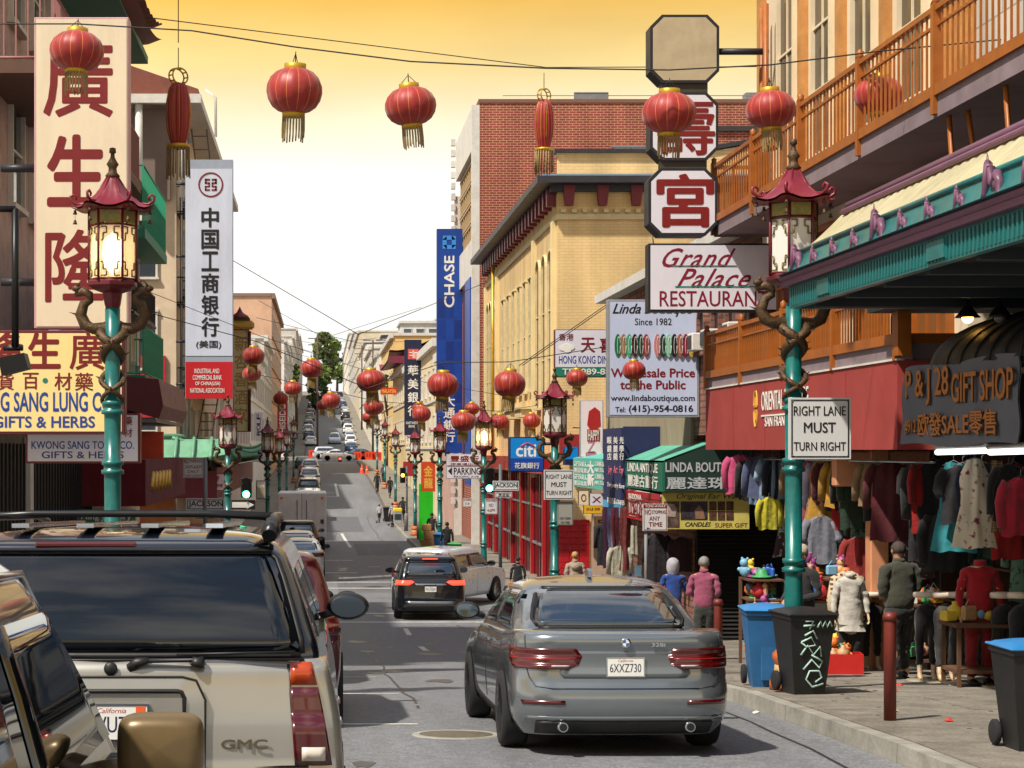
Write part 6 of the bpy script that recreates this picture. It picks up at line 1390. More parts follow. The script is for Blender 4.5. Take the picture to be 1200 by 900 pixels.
ltext(b, fr_, 'LINDA ANTIQUE', 736, 543, 771, 555, x0, WINK, .02); ltext(b, fr_, '麗達古董行', 736, 557, 771, 571, x0, WINK, .02)
def ftext(b, parent, t_, px0, py0, px1, py1, z, mat, bold=.015, shear=0.):
    a, c = P(px0, py1, z), P(px1, py0, z); return text(t_, mat, parent, (a.x+c.x)/2-b.loc.x, (a.z+c.z)/2-b.loc.z, c.x-a.x, c.z-a.z, y=z-b.loc.y-.012, bold=bold, shear=shear)
ftext(b, en, 'LINDA BOUTIQUE', 780, 542, 870, 555, y0, M('grey_ink', (176, 180, 184), .6), .03); ftext(b, en, '麗達珠寶', 781, 559, 876, 573, y0, M('grey_ink', (176, 180, 184), .6), .02)
b = Bld('navy_awning', 'tall navy awning with white and pink lettering beside the boutique', 'awning', (6.9, 45, EYE-1))
NV = M('awning_navy', (26, 34, 78), .8, var=.12, bump=.1, bscale=150)
m = b.mb(); m.box(6.85, 42.7, EYE-1.2, 6.9, 45.4, EYE+.5); fr_ = m.build('front_valance', NV, b.t); m = b.mb(); m.box(6.9, 42.7, EYE-1.0, BR+1, 42.75, EYE+.53); m.build('end_panel', NV, b.t)
m = b.mb(); m.box(6.84, 42.7, EYE-1.55, 6.89, 45.4, EYE-1.2); lb = m.build('lower_valance', M('awning_sky', (70, 150, 190), .8), b.t)
for i, t_ in enumerate(('眼鏡店', '美麗鏡', '光學行')): ltext(b, fr_, t_[0]+'', 712+i*7.2, 512, 717+i*7.2, 520, 6.85, WINK, .02); ltext(b, fr_, t_[1], 712+i*7.2, 522, 717+i*7.2, 530, 6.85, WINK, .02); ltext(b, fr_, t_[2], 712+i*7.2, 531, 717+i*7.2, 539, 6.85, WINK, .02)
ltext(b, fr_, 'Joy  Art  Fay', 713, 546, 731, 557, 6.85, M('pink_ink', (210, 110, 130), .6), .02, .2); ltext(b, fr_, 'The Jewelry Store', 712, 566, 732, 573, 6.85, WINK, .01, .2); ltext(b, lb, '精品禮品 CRAFTS', 712, 584, 732, 591, 6.84, WINK, .01)
b = Bld('teal_awning', 'pale teal awning printed with columns of white lettering', 'awning', (6.9, 48, EYE-1))
TE = M('awning_teal', (84, 170, 156), .75, var=.1)
m = b.mb(); m.box(6.85, 45.5, EYE-.98, 6.9, 50.8, EYE-.22); fr_ = m.build('front_valance', TE, b.t); m = b.mb(); m.add([(6.85, 45.5, EYE-.22), (6.85, 50.8, EYE-.22), (BR, 50.8, EYE-.05), (BR, 45.5, EYE-.05), (6.85, 45.5, EYE-.26), (6.85, 50.8, EYE-.26), (BR, 50.8, EYE-.1), (BR, 45.5, EYE-.1)], [(0, 1, 2, 3), (4, 5, 6, 7), (0, 3, 7, 4), (1, 2, 6, 5)]); m.build('top', TE, b.t)
for i in range(4): ltext(b, fr_, '禮品珠寶' if i % 2 else 'GIFTS SILK', 673, 541+i*7.5, 688, 546.5+i*7.5, 6.85, WINK, .01); ltext(b, fr_, 'JADE 古玩' if i % 2 else '工藝精品', 697, 541+i*7.5, 708, 546.5+i*7.5, 6.85, WINK, .01)
ltext(b, fr_, '大\n新', 689, 541, 696, 569, 6.85, WINK, .03)
b = Bld('red_banner', 'red and white vinyl banner hanging under the boutique awning', 'banner', (6.95, 40, EYE-1.5))
m = b.mb(); m.grid(lambda u, v: (6.95+.02*math.sin(u*9), lerp(38.2, 42.4, u), EYE-lerp(.87, 1.5, v)-.05*(1-u)), 12, 4); m.grid(lambda u, v: (6.965+.02*math.sin(u*9), lerp(38.2, 42.4, u), EYE-lerp(.87, 1.5, v)-.05*(1-u)), 12, 4); fr_ = m.build('cloth', M('banner_red_white', (214, 190, 190), .8, var=.2), b.t)
for i, (a, c) in enumerate(((.88, 1.0), (1.03, 1.07), (1.38, 1.42), (1.44, 1.5))): m = b.mb(); m.box(6.915, 38.2, EYE-c-.03, 6.925, 42.4, EYE-a-.03); m.build('red_band', RED, fr_)
ltext(b, fr_, 'BUDDHA', 737, 579, 752, 585, 6.9, WINK, .02); ltext(b, fr_, '10% OFF SALE', 737, 588, 771, 606, 6.9, RIN, .03)
s = Sign('boutique_poster', 'yellow bordered poster of portraits over the dark shutter', 38.2, 776, 577, 878, 620, .06, M('poster_yellow', (196, 182, 92), .7, dirt=.3), FRM, fw=0)
s.txt('Original Ear Wax', 793, 578.5, 868, 586, KIN, .008, shear=.3); s.txt('CANDLES', 803, 612, 833, 617, KIN, .03, shear=.3); s.txt('SUPER GIFT', 838, 613, 876, 618, M('brown_ink', (110, 66, 30), .6), .02)
s.panel('photo', 778, 587.5, 796, 618, M('photo_a', (96, 74, 66), .5, var=.9, scale=9)); s.panel('photo', 797.5, 587.5, 829, 609, M('photo_b', (58, 50, 58), .5, var=.9, scale=7))
for i in range(3):
    for j in range(2): s.panel('photo', 831+i*10, 587.5+j*11.5, 839.5+i*10, 598+j*11.5, M('photo_c', (86, 54, 44), .5, var=.8, scale=12))
s.poly('portrait', [(782, 605), (780, 596), (784, 590), (790, 591), (793, 597), (791, 606)], M('portrait_pale', (170, 150, 140), .6, var=.3, scale=20), -.02, -.011); s.poly('portrait', [(815, 608), (814, 598), (819, 592), (824, 598), (826, 608)], M('portrait_dk', (140, 104, 80), .6, var=.3, scale=20), -.02, -.011)
for x0, y0, x1, y1, lab, mat, tx in ((678, 575, 690, 592, 'small cream hanging sign with red ring under the teal awning', SCR, 'O'), (691, 578, 707, 593, 'white light box with a red mark under the teal awning', SW_, 'X'), (684, 591, 706, 602, 'yellow hanging sign under the white light box', face_mat('sign_yellow2', (226, 178, 40)), 'SALE 50%'), (697, 605, 710, 620, 'brown price board with figure five below the navy awning', face_mat('sign_brown', (120, 84, 30)), '5')):
    s = Sign('hanging_sign', lab, 47.0 if x0 < 690 else 46.2, x0, y0, x1, y1, .1, mat, FRM, fw=.01); s.txt(tx, x0+3, y0+4, x1-3, y1-4, RIN if tx != '5' else KIN, .02)
b = Bld('red_wall_awning', 'dark red awning strip behind the second lamp post on the right', 'awning', (6.9, 53, EYE))
m = b.mb(); m.box(BR+.0, 61.0, EYE-.25, 11, 61.3, EYE+.5); m.build('valance', M('awning_dark_red', (150, 26, 30), .7), b.t)
# wall-arm flood lamp at the far left
t = thing('arm_lamp', 'black arm mounted floodlight hanging before the yellow sign, far left', 'lamp', P(20, 240, 19))
m = MB(); a = lambda px, py: (P(px, py, 19)-P(20, 240, 19)); m.tube([a(-30, 245), a(18, 245)], .035, 6); m.tube([a(18, 245), a(18, 408)], .04, 6); m.tube([a(4, 408), a(27, 408)], .03, 6); m.build('arm', M('lamp_black', (16, 16, 18), .4, .3), t)
m = MB(); q = [a(0, 420), a(30, 414), a(35, 432), a(4, 440)]; m.add([tuple(p+Vector((0, d, 0))) for d in (-.12, .14) for p in q], [(0, 1, 2, 3), (4, 5, 6, 7), (0, 1, 5, 4), (1, 2, 6, 5), (2, 3, 7, 6), (3, 0, 4, 7)]); m.build('lamp_head', M('lamp_black', (16, 16, 18), .4, .3), t)
# ---------------------------------------------------------------- people
SKIN = M('skin_tan', (176, 124, 96), .55, var=.08); SKIN2 = M('skin_pale', (206, 160, 134), .55, var=.08)
def skin_mesh(name, pts, edges, mats, sub=1):
    me = bpy.data.meshes.new(name); me.from_pydata([p[0] for p in pts], edges, []); o = bpy.data.objects.new(name, me); col.objects.link(o)
    mod = o.modifiers.new('s', 'SKIN'); mod.use_smooth_shade = True; mod.branch_smoothing = .6
    for i, p in enumerate(pts):
        d = me.skin_vertices[0].data[i]; r_ = p[1]; d.radius = r_ if isinstance(r_, tuple) else (r_, r_); d.use_root = (i == 0)
    ss = o.modifiers.new('u', 'SUBSURF'); ss.levels = sub; ss.render_levels = sub
    dg = bpy.context.evaluated_depsgraph_get(); out_ = bpy.data.meshes.new_from_object(o.evaluated_get(dg)); bpy.data.objects.remove(o); bpy.data.meshes.remove(me)
    if name in ('jacket', 'trousers', 'leg_trousers'):                # creases in the cloth
        ns = [v.normal.copy() for v in out_.vertices]
        for v, n_ in zip(out_.vertices, ns):
            x, y, z = v.co; v.co += n_*(.0075*math.sin(31*z+9*x+7*y)*math.sin(13*z-21*x+5)+.005*math.sin(58*z+23*y-17*x)+.004*math.sin(44*x+39*y))
    out_.name = name; out_.materials.clear()
    for m in (mats if isinstance(mats, (list, tuple)) else [mats]): out_.materials.append(m)
    return out_
def cloth(n, rgb): return M('cloth_'+n, tuple(int(c*.88) for c in rgb), .9, var=.3, scale=7, bump=.9, bscale=9, sheen=.2)
def face_(s, hy, sk, bo):
    m = MB(); m.ball((0, hy+.093*s, 1.58*s), (.013*s, .02*s, .024*s), 8, 6); m.build('nose', sk, bo)
    for sg in (1, -1): m = MB(); m.ball((sg*.03*s, hy+.082*s, 1.605*s), (.013*s, .008*s, .008*s), 8, 6); m.build('eye', M('eye_dark', (40, 30, 26), .3), bo)
    m = MB(); m.ball((0, hy+.084*s, 1.535*s), (.024*s, .008*s, .007*s), 8, 6); m.build('mouth', M('lip', (150, 80, 72), .5), bo)
def human(label, x, y, h=1.6, face=0., jacket=(40, 40, 44), trousers=(30, 30, 34), hair=(40, 34, 30), hairstyle='short', step=.12, arms='down', lean=0., bulk=1., coat=0., skin=None, hood=None, hat=None, female=False, group=None, headless=False):
    """face = 0: back to the camera. coat: how far the coat hangs below the hip"""
    t = thing('person', label, 'person', (x, y, gz(y)+SW+.012 if (x > CR or x < CL) else gz(y)), face, group); s = h/1.7; sk = skin or SKIN; B_ = bulk
    fw = lean
    V3 = lambda a, b_, c: (a*s, b_*s, c*s)
    hipz, shz, nz_, hz = .90, 1.38, 1.46, 1.585
    sh = .17*B_ if not female else .155*B_
    if arms == 'down': el = [(.245, fw*.8-.02, 1.10), (-.245, fw*.8-.02, 1.10)]; wr = [(.255, fw*.8+.07, .86), (-.255, fw*.8+.07, .86)]
    elif arms == 'front': el = [(.25, fw*.8-.03, 1.10), (-.25, fw*.8-.03, 1.10)]; wr = [(.12, fw+.2, 1.0), (-.12, fw+.2, 1.03)]
    elif arms == 'bag': el = [(.245, fw*.8-.02, 1.10), (-.25, fw*.8-.04, 1.10)]; wr = [(.26, fw*.8+.05, .86), (-.16, fw+.18, 1.08)]
    else: el = [(.25, fw*.8+.02, 1.12), (-.25, fw*.8+.02, 1.12)]; wr = [(.22, fw+.24, 1.22), (-.22, fw+.22, 1.2)]
    kn = [(.10, step*.6, .49), (-.10, -step*.4+.03, .49)]; an = [(.105, step, .085), (-.105, -step, .085)]; toe = [(.115, step+.13, .03), (-.115, -step+.13, .03)]
    if step > .3: an[1] = (-.105, -step, .13)
    # one continuous body: trunk, neck, head, limbs, hands with five fingers each
    P_ = [(V3(0, 0, hipz), (.13*s, .1*s)), (V3(0, fw*.3, 1.08), (.115*s, .085*s)), (V3(0, fw*.75, 1.27), (.135*s, .09*s)), (V3(0, fw, shz+.02), (.075*s, .06*s)), (V3(0, fw+.02, nz_), .052*s), (V3(0, fw+.035, 1.545), (.072*s, .082*s)), (V3(0, fw+.03, 1.62), (.077*s, .092*s)), (V3(0, fw+.02, 1.675), (.045*s, .055*s))]
    E_ = [(0, 1), (1, 2), (2, 3), (3, 4), (4, 5), (5, 6), (6, 7)]
    def add(p, r_, par): P_.append((V3(*p), r_*s if not isinstance(r_, tuple) else r_)); E_.append((par, len(P_)-1)); return len(P_)-1
    for i, sg in enumerate((1, -1)):
        a = add((sg*sh, fw, shz), .05, 3); e_ = add(el[i], .036, a); w_ = add(wr[i], .024, e_)
        d = (Vector(wr[i])-Vector(el[i])).normalized(); q = Vector(wr[i])+d*.06; side = Vector((0, 1, 0)) if abs(d.z) > .6 else Vector((1, 0, 0)); pm = add(tuple(q), .026, w_)
        for f_ in range(4):
            b0 = q+d*.035+side*(f_-1.5)*.017; f1 = add(tuple(b0), .009, pm); curl = Vector((-sg*.012, 0, 0)) if abs(d.z) > .6 else Vector((0, 0, -.014))
            f2 = add(tuple(b0+d*(.03-.004*abs(f_-1.4))+curl), .0078, f1); add(tuple(b0+d*(.048-.005*abs(f_-1.4))+curl*2.2), .0068, f2)
        th = add(tuple(Vector(wr[i])+d*.03+side*.028), .0105, w_); add(tuple(Vector(wr[i])+d*.065+side*.042), .0085, th)
        k = add(kn[i], .05, 0) if 0 else None
        hp = add((sg*.085, 0, hipz-.05), .07, 0); k = add(kn[i], .056, hp); c_ = add(((kn[i][0]+an[i][0])/2, (kn[i][1]+an[i][1])/2-.02, .33), .05, k); a_ = add(an[i], .033, c_); add(toe[i], .03, a_)
    bo = link('body', skin_mesh('body', P_, E_, sk), (), t)
    if headless: bo.data = skin_mesh('body', [(p if i not in (5, 6, 7) else (P_[4][0]+Vector(V3(0, 0, .02)) if 0 else tuple(Vector(P_[4][0])+Vector((0, 0, .01*(i-4)))), .03*s)) for i, p in enumerate(P_)], E_, sk)
    # head: face features and ears are on the body's front
    hy = (fw+.035)*s
    for sg in (1, -1) if not headless else (): m = MB(); m.ball((sg*.078*s, hy, 1.585*s), (.012*s, .022*s, .032*s), 8, 6); m.build('ear', sk, bo)
    if not headless: face_(s, hy, sk, bo)
    HM = M('hair_%d_%d_%d' % hair, hair, .75, var=.35, scale=40, bump=.5, bscale=90)
    if hairstyle != 'none':
        m = MB(); rnd = random.Random(hash(label) % 999)
        m.grid(lambda u, v: (lambda a, b_: (.088*s*math.cos(b_)*math.sin(a)*(1+.03*math.sin(9*a+7*b_)), hy-.012*s-.1*s*math.cos(b_)*math.cos(a)*(1+.03*math.sin(8*a)), 1.61*s+(.098*s*math.sin(b_) if b_ > 0 else (.075 if hairstyle == 'short' else .16)*s*b_)))(u*2*math.pi-math.pi, lerp(-.7 if hairstyle == 'short' else -1.0, math.pi/2, v)) if abs(u-.5) < .34 or v > .52 else (lambda a, b_: (.084*s*math.cos(b_)*math.sin(a), hy-.012*s-.092*s*math.cos(b_)*math.cos(a), 1.61*s+.098*s*max(.45, math.sin(b_))))(u*2*math.pi-math.pi, lerp(-.7, math.pi/2, v)), 32, 14)
        m.build('hair', HM, t)
    JM = cloth('%d_%d_%d' % jacket, jacket); TM = cloth('%d_%d_%d' % trousers, trousers)
    # jacket: trunk and sleeves
    P_ = [(V3(0, 0, hipz-.1), (.195*s*B_, .155*s*B_)), (V3(0, fw*.3, 1.08), (.168*s*B_, .125*s*B_)), (V3(0, fw*.75, 1.27), (.185*s*B_, .12*s*B_)), (V3(0, fw, shz+.0), (.125*s*B_, .085*s*B_)), (V3(0, fw+.01, nz_), (.065*s, .062*s))]
    E_ = [(0, 1), (1, 2), (2, 3), (3, 4)]
    if coat: add((0, 0, hipz-coat*.5), (.185*s*B_, .14*s*B_), 0); add((0, 0, hipz-coat), (.2*s*B_, .15*s*B_), len(P_)-1)
    for i, sg in enumerate((1, -1)):
        a = add((sg*(sh+.01), fw, shz-.01), (.062*s*B_, .064*s*B_), 3); e_ = add(el[i], (.05*s*B_, .052*s*B_), a)
        q = Vector(el[i]).lerp(Vector(wr[i]), .96); add(tuple(q), (.043*s, .043*s), e_)
    link('jacket', skin_mesh('jacket', P_, E_, JM, 2), (), t)
    m = MB(); m.lathe([(.07*s, 1.43*s), (.075*s, 1.47*s), (.067*s, 1.5*s), (.06*s, 1.48*s)], 14, (0, (fw+.015)*s, 0)); m.build('collar', JM, t)
    P_ = [(V3(0, 0, hipz+.1), (.165*s*B_, .13*s*B_)), (V3(0, 0, hipz), (.185*s*B_, .145*s*B_))]; E_ = [(0, 1)]
    for i, sg in enumerate((1, -1)):
        hp = add((sg*.09, 0, hipz-.14), (.105*s*B_, .11*s*B_), 1); k = add(kn[i], (.078*s, .08*s), hp); add((an[i][0], an[i][1]-.005, .1), (.06*s, .066*s), k)
    link('trousers', skin_mesh('trousers', P_, E_, TM, 2), (), t)
    SM = M('shoe_dark', (30, 28, 28), .5, var=.2)
    for i in (0, 1):
        m = MB(); ax, ay, az = [v*s for v in an[i]]; m.ball((ax, ay+.05*s, max(.045*s, az-.04*s)), (.05*s, .135*s, .05*s), 12, 8); m.box(ax-.045*s, ay-.075*s, .0 if az < .1*s else .03, ax+.045*s, ay+.17*s, .02*s+(0 if az < .1*s else .03), .008); m.build('shoe', SM, t)
    if hood:
        m = MB(); HC = cloth('%d_%d_%d' % hood, hood)
        m.grid(lambda u, v: (lambda a, b_: (.115*s*math.cos(b_)*math.sin(a)*(1.0 if b_ > 0 else 1+.25*abs(b_)), hy-.015*s-.125*s*math.cos(b_)*math.cos(a), 1.6*s+(.125*s*math.sin(b_) if b_ > 0 else .2*s*b_)))(lerp(-2.2, 2.2, u), lerp(-1.1, math.pi/2, v)), 24, 14); m.build('headscarf', HC, t)
    if hat:
        m = MB(); m.lathe([(.098*s, 0), (.1*s, .03*s), (.09*s, .09*s), (.05*s, .12*s), (0, .125*s)], 18, (0, hy-.005*s, 1.625*s)); m.prism([(.085*s*math.cos(a), hy+.06*s+.12*s*math.sin(a)) for a in [math.pi*k/10 for k in range(11)]], 1.63*s, 1.645*s, 'z'); m.build('cap', cloth('%d_%d_%d' % hat, hat), t)
    return t, s, el, wr
def X_(px, z): return (px-375)*z/F
zz = 23.0
t, s, el, wr = human('man in a dark olive jacket seen from behind at the clothing racks, hands in front', X_(1054, zz), zz, 1.68, .25, (62, 62, 48), (38, 38, 42), (62, 52, 46), arms='front', bulk=1.22, step=.08)
zz = 23.3
t, *_ = human('man in black with a pale flat cap standing behind the bins', X_(940, zz), zz, 1.62, 2.2, (22, 22, 26), (26, 26, 30), (120, 116, 112), hat=(196, 176, 160), arms='front', bulk=1.1)
zz = 29.5
t, *_ = human('grey haired woman in a pink knitted cardigan seen from behind', X_(825, zz), zz, 1.62, -.25, (158, 74, 104), (52, 54, 50), (134, 130, 126), arms='front', bulk=1.08, female=True)
zz = 33
t, s, el, wr = human('person under a pale grey headscarf in a blue top, beside the boutique stall', X_(789, zz), zz, 1.62, .1, (28, 70, 150), (50, 50, 56), (60, 50, 46), 'none', arms='raise', female=True, hood=(186, 184, 192))
zz = 48.0
t, s, el, wr = human('woman in a beige hooded coat with a dark shoulder bag near the plaque', X_(674, zz), zz, 1.68, 0, (176, 156, 138), (60, 54, 52), (176, 140, 84), female=True, coat=.25, arms='bag', bulk=1.12)
m = MB(); m.ball((0, -.11, 1.32*s), (.12, .06, .09), 10, 6); m.build('hood', cloth('176_156_138', (176, 156, 138)), t)
bag = thing('handbag', 'dark shoulder bag on the beige coated woman', 'bag', (X_(674, zz)+.24, zz-.08, gz(zz)+SW+.62)); m = MB(); m.box(-.13, -.07, 0, .13, .07, .28, .05); m.build('bag_body', M('bag_leather', (36, 34, 44), .5), bag); m = MB(); m.tube([(-.08, 0, .26), (-.22, .05, .72), (0, .02, .26)], .012, 5); m.build('strap', M('bag_leather', (36, 34, 44), .5), bag)
zz = 55.0
t, *_ = human('man in a long black coat crossing with a paper bag, right of the silver car', X_(607, zz), zz, 1.42, .1, (20, 22, 30), (24, 24, 28), (28, 24, 22), coat=.3, step=.2)
t.location.z = gz(zz)
bag = thing('paper_bag', 'brown paper carrier bag in the hand of the man in the black coat', 'bag', (X_(599, zz), zz-.05, gz(zz)+.42)); m = MB(); m.box(-.1, -.06, 0, .1, .06, .26, .01); m.build('bag_body', M('kraft_paper', (176, 132, 92), .8), bag); m = MB(); m.tube([(-.05, 0, .25), (0, 0, .34), (.05, 0, .25)], .006, 4); m.build('handle', M('kraft_paper', (176, 132, 92), .8), bag)
far = [(524, 76, 'person in black walking away beside the blue kerb bin', (18, 18, 22), 1.6), (399, 500/2, None, None, 0)]
for px, z, lab, c, h_ in ((524, 76, 'person in black walking away beside the blue kerb bin', (18, 18, 22), 1.6), (442, 152, 'dark clothed person on the right pavement before the far lamp posts', (20, 20, 26), 1.7), (457, 146, 'second dark clothed person just right of the far lamp post', (30, 26, 30), 1.65),
                          (472, 118, 'person in dark clothes under the amber signal', (34, 32, 36), 1.65), (460, 116, 'person in a pale jacket leaning by the yellow news box', (196, 190, 190), 1.5), (444.5, 122, 'person bending in a white top at the right kerb', (216, 214, 212), 1.2),
                          (449, 172, 'person in grey far along the right pavement', (90, 88, 92), 1.6), (506, 90, 'person standing at the green shop door', (40, 44, 40), 1.6),
                          (341, 96, 'person in dark blue among the left pavement crowd', (30, 34, 54), 1.6), (322, 78, 'person in black beside the left teal lamp post', (22, 22, 24), 1.6), (304, 70, 'person in a maroon jacket under the green tiled roof', (90, 30, 40), 1.6), (352, 180, 'distant person in pink on the left pavement', (190, 120, 130), 1.6)):
    tt, *_ = human(lab, X_(px, z), z, h_, random.uniform(-.5, .5), c, (32, 32, 38), (34, 28, 26), step=random.choice((.1, .22, .3)), female=random.random() < .5)
# pigeons on the road
for px, py, lab in ((441.5, 614, 'pigeon flying low over the roadway, left one'), (455.5, 617, 'pigeon flying low near the right kerb')):
    z = F*4.75/(py-527)*.98; t = thing('pigeon', lab, 'bird', (X_(px, z), z, gz(z)+.12)); m = MB(); PG = M('pigeon_grey', (52, 54, 62), .7)
    m.ball((0, 0, .1), (.06, .16, .06), 10, 6); m.ball((0, .17, .17), .035, 8, 6); m.tube([(0, .1, .13), (0, .17, .17)], [.045, .03], 6); m.tube([(0, -.14, .09), (0, -.28, .06)], [.04, .015], 6); m.build('body', PG, t)
    for sg in (1, -1): m = MB(); m.prism([(0, -.08), (sg*.2, -.02), (sg*.34, .12), (sg*.2, .1), (0, .09)], .13, .145, 'z'); o = m.build('wing', PG, t); o.rotation_euler = (0, -sg*.7, 0)
# ---------------------------------------------------------------- street furniture, stall goods
def bollard(px, z, label, h=1.0):
    t = thing('bollard', label, 'bollard', (X_(px, z), z, gz(z)+SW)); BR_ = M('bollard_red', (110, 40, 30), .5, var=.25, dirt=.4)
    m = MB(); m.lathe([(.055, 0), (.055, h-.08), (.052, h-.06)], 16); m.build('post', BR_, t); m = MB(); m.lathe([(.064, h-.07), (.066, h-.03), (.05, h), (0, h+.01)], 16); m.build('cap', BR_, t)
bollard(1043, 16.9, 'dark red bollard in front of the man in the olive jacket', .98)
bollard(841.5, 24.5, 'dark red bollard beside the woman in pink', .98)
LIDB = M('bin_lid_blue', (44, 120, 180), .45, var=.15, dirt=.25); BINK = M('bin_black', (26, 27, 28), .5, var=.2, dirt=.3); BINB = M('bin_blue', (36, 98, 150), .5, var=.2, dirt=.35)
def wheelie(x, y, label, body, lid, rz=0., s_=1., graffiti=False):
    t = thing('wheelie_bin', label, 'bin', (x, y, gz(y)+SW+.012), rz); t.scale = (s_,)*3
    m = MB()
    prof = [(0, .19, .21), (.25, .22, .24), (.8, .27, .3), (.98, .285, .32), (1.0, .3, .34)]
    q = []
    for z, hx, hy in prof: q += [(-hx, -hy, z), (hx, -hy, z), (hx, hy, z), (-hx, hy, z)]
    f_ = [(i*4+k, i*4+(k+1) % 4, i*4+4+(k+1) % 4, i*4+4+k) for i in range(len(prof)-1) for k in range(4)]+[(3, 2, 1, 0)]
    m.add(q, f_); m.box(-.3, -.345, .93, .3, .345, .99, .01); m.box(-.1, -.27, .1, .1, -.235, .75, .01) if not graffiti else None; m.build('tub', body, t)
    m = MB(); m.grid(lambda u, v: (lerp(-.32, .32, u), lerp(-.37, .37, v), 1.0+.07*math.sin(math.pi*u)**.5*math.sin(math.pi*v)**.4), 14, 10); m.box(-.32, -.37, .985, .32, .37, 1.01, .01); m.build('lid', lid, t)
    m = MB(); m.tube([(-.25, .38, .95), (-.2, .42, 1.0), (.2, .42, 1.0), (.25, .38, .95)], .018, 6); m.build('handle', lid, t)
    for sg in (1, -1): m = MB(); m.lathe([(0, -.03), (.11, -.03), (.125, -.02), (.125, .02), (.11, .03), (0, .03)], 18); o = m.build('wheel', M('tyre', (26, 26, 27), .85), t); o.rotation_euler = (0, R(90), 0); o.location = (sg*.25, .27, .125)
    if graffiti:
        GW = M('graffiti_white', (176, 206, 196), .6)
        def stroke(pts, y_=0): m = MB(); m.tube([(x_, -.215-.11*min(1, max(0, z_)/.95)-.012, z_) for x_, z_ in pts], .013, 4); m.build('graffiti', GW, t)
        stroke([(.16, .14), (.02, .1), (-.06, .2), (-.02, .3), (.1, .3), (.14, .22), (.06, .16)]); stroke([(-.1, .32), (.0, .44), (.1, .34), (.14, .42), (.0, .5)]); stroke([(-.14, .5), (-.06, .62), (.02, .5), (.1, .6), (.12, .48)]); stroke([(-.14, .66), (-.02, .72), (.04, .62), (-.08, .6), (-.14, .66)]); stroke([(-.1, .74), (.0, .8), (.06, .7)])
        stroke([(-.12, .86), (.02, .87)]); stroke([(-.1, .92), (.0, .92), (-.04, .82)]); stroke([(.06, .84), (.09, .92), (.12, .84), (.15, .92), (.18, .84), (.21, .92), (.24, .85)])
    return t
wheelie(X_(937, 20.2), 20.05, 'black wheelie bin covered in pale graffiti beside the right lamp post', BINK, BINK, .12, .86, True)
wheelie(X_(893, 21.4), 21.2, 'blue wheelie bin with blue lid left of the graffiti bin', BINB, LIDB, -.1, .88)
wheelie(X_(1208, 14.6), 14.6, 'black bin with a blue lid cut by the right edge', BINK, LIDB, .0, .8)
wheelie(X_(516, 79), 79, 'small blue bin at the kerb behind the silver car', BINB, LIDB, 0, 1.0)
wheelie(X_(535, 72), 73, 'low bin with green lid right of the small blue bin', BINK, M('bin_lid_green', (50, 160, 70), .5), 0, .85)
wheelie(X_(455, 118), 120, 'dark round bin standing beside the far orange footed lamp', BINK, BINK, 0, .9)
t = thing('news_box', 'pale newspaper box with a yellow top at the right kerb', 'newspaper box', (X_(466, 114), 114, gz(114)+SW)); m = MB(); m.box(-.25, -.2, .15, .25, .2, .85, .02); m.build('cabinet', M('news_cabinet', (150, 160, 160), .5), t); m = MB(); m.box(-.27, -.22, .85, .27, .22, 1.1, .05); m.build('top', M('news_yellow', (226, 190, 40), .5), t); m = MB(); m.box(-.2, -.215, .4, .2, -.2, .75); m.build('window', DARKGL, t)
for px, z, lab in ((476, 108, 'grey bollard right of the news box'), (491, 98, 'grey bollard right of the orange footed lamp'), (496, 95, 'second grey bollard right of the orange footed lamp')): 
    t = thing('bollard', lab, 'bollard', (X_(px, z), z, gz(z)+SW)); m = MB(); m.lathe([(.12, 0), (.12, .9), (.08, 1.0), (0, 1.02)], 12); m.build('post', GREY, t)
t = thing('crate_stack', 'brown cardboard boxes stacked at the kerb with a blue lid on top', 'boxes', (X_(501, 86), 86, gz(86)+SW))
for i, (w_, h_, dx) in enumerate(((.6, .5, 0), (.5, .4, .08), (.42, .3, -.05))): m = MB(); z_ = (0, .5, .9)[i]; m.box(dx-w_/2, -.3, z_, dx+w_/2, .3, z_+h_-.01, .01); m.build('carton', M('cardboard', (160, 120, 80), .85, var=.2), t)
t = thing('green_door', 'bright green shop door panel under the orange sign', 'door', (X_(502, 91), 93.0, gz(92))); m = MB(); m.box(-.35, 0, .2, .35, .1, 3.1); m.build('panel', M('vivid_green', (40, 190, 30), .5), t); m = MB(); m.box(.22, -.03, 1.2, .28, .0, 1.5); m.build('handle', GREY, t)
# construction barriers beyond the far crossing
for i, (px, z, w_) in enumerate(((421, 249, 1.6), (430, 249, 1.6), (438, 249.5, 1.6), (447, 247, 1.6), (455, 246, 1.6), (377, 256, 1.6), (368, 257, 1.6))):
    lab = ('orange barrier touching the white crossing sedan', 'second orange barrier right of the crossing sedan', 'third orange barrier right of the crossing sedan', 'fourth orange barrier right of the crossing sedan', 'last orange barrier at the right far corner', 'orange barrier behind the crossing sedan on the left', 'leftmost orange barrier at the far crossing')[i]
    t = thing('safety_barrier', lab, 'barrier', (X_(px, z), z, gz(z)), 0, 'orange barriers at the far crossing'); m = MB(); m.prism([(-w_*.5, 0), (w_*.5, 0), (w_*.5, .15), (w_*.45, .3), (w_*.45, 1.05), (-w_*.45, 1.05), (-w_*.45, .3), (-w_*.5, .15)], -.2, .2); m.build('shell', M('barrier_orange', (226, 66, 24), .5, var=.15), t)
    for k in (-.4, 0, .4): m = MB(); m.box(k*w_*.6-.1, -.23, .45, k*w_*.6+.1, -.2, .85); m.build('painted_recess', M('barrier_recess_shade', (170, 40, 16), .6), t)  # raised panels in darker orange, shade of a recess put into the colour
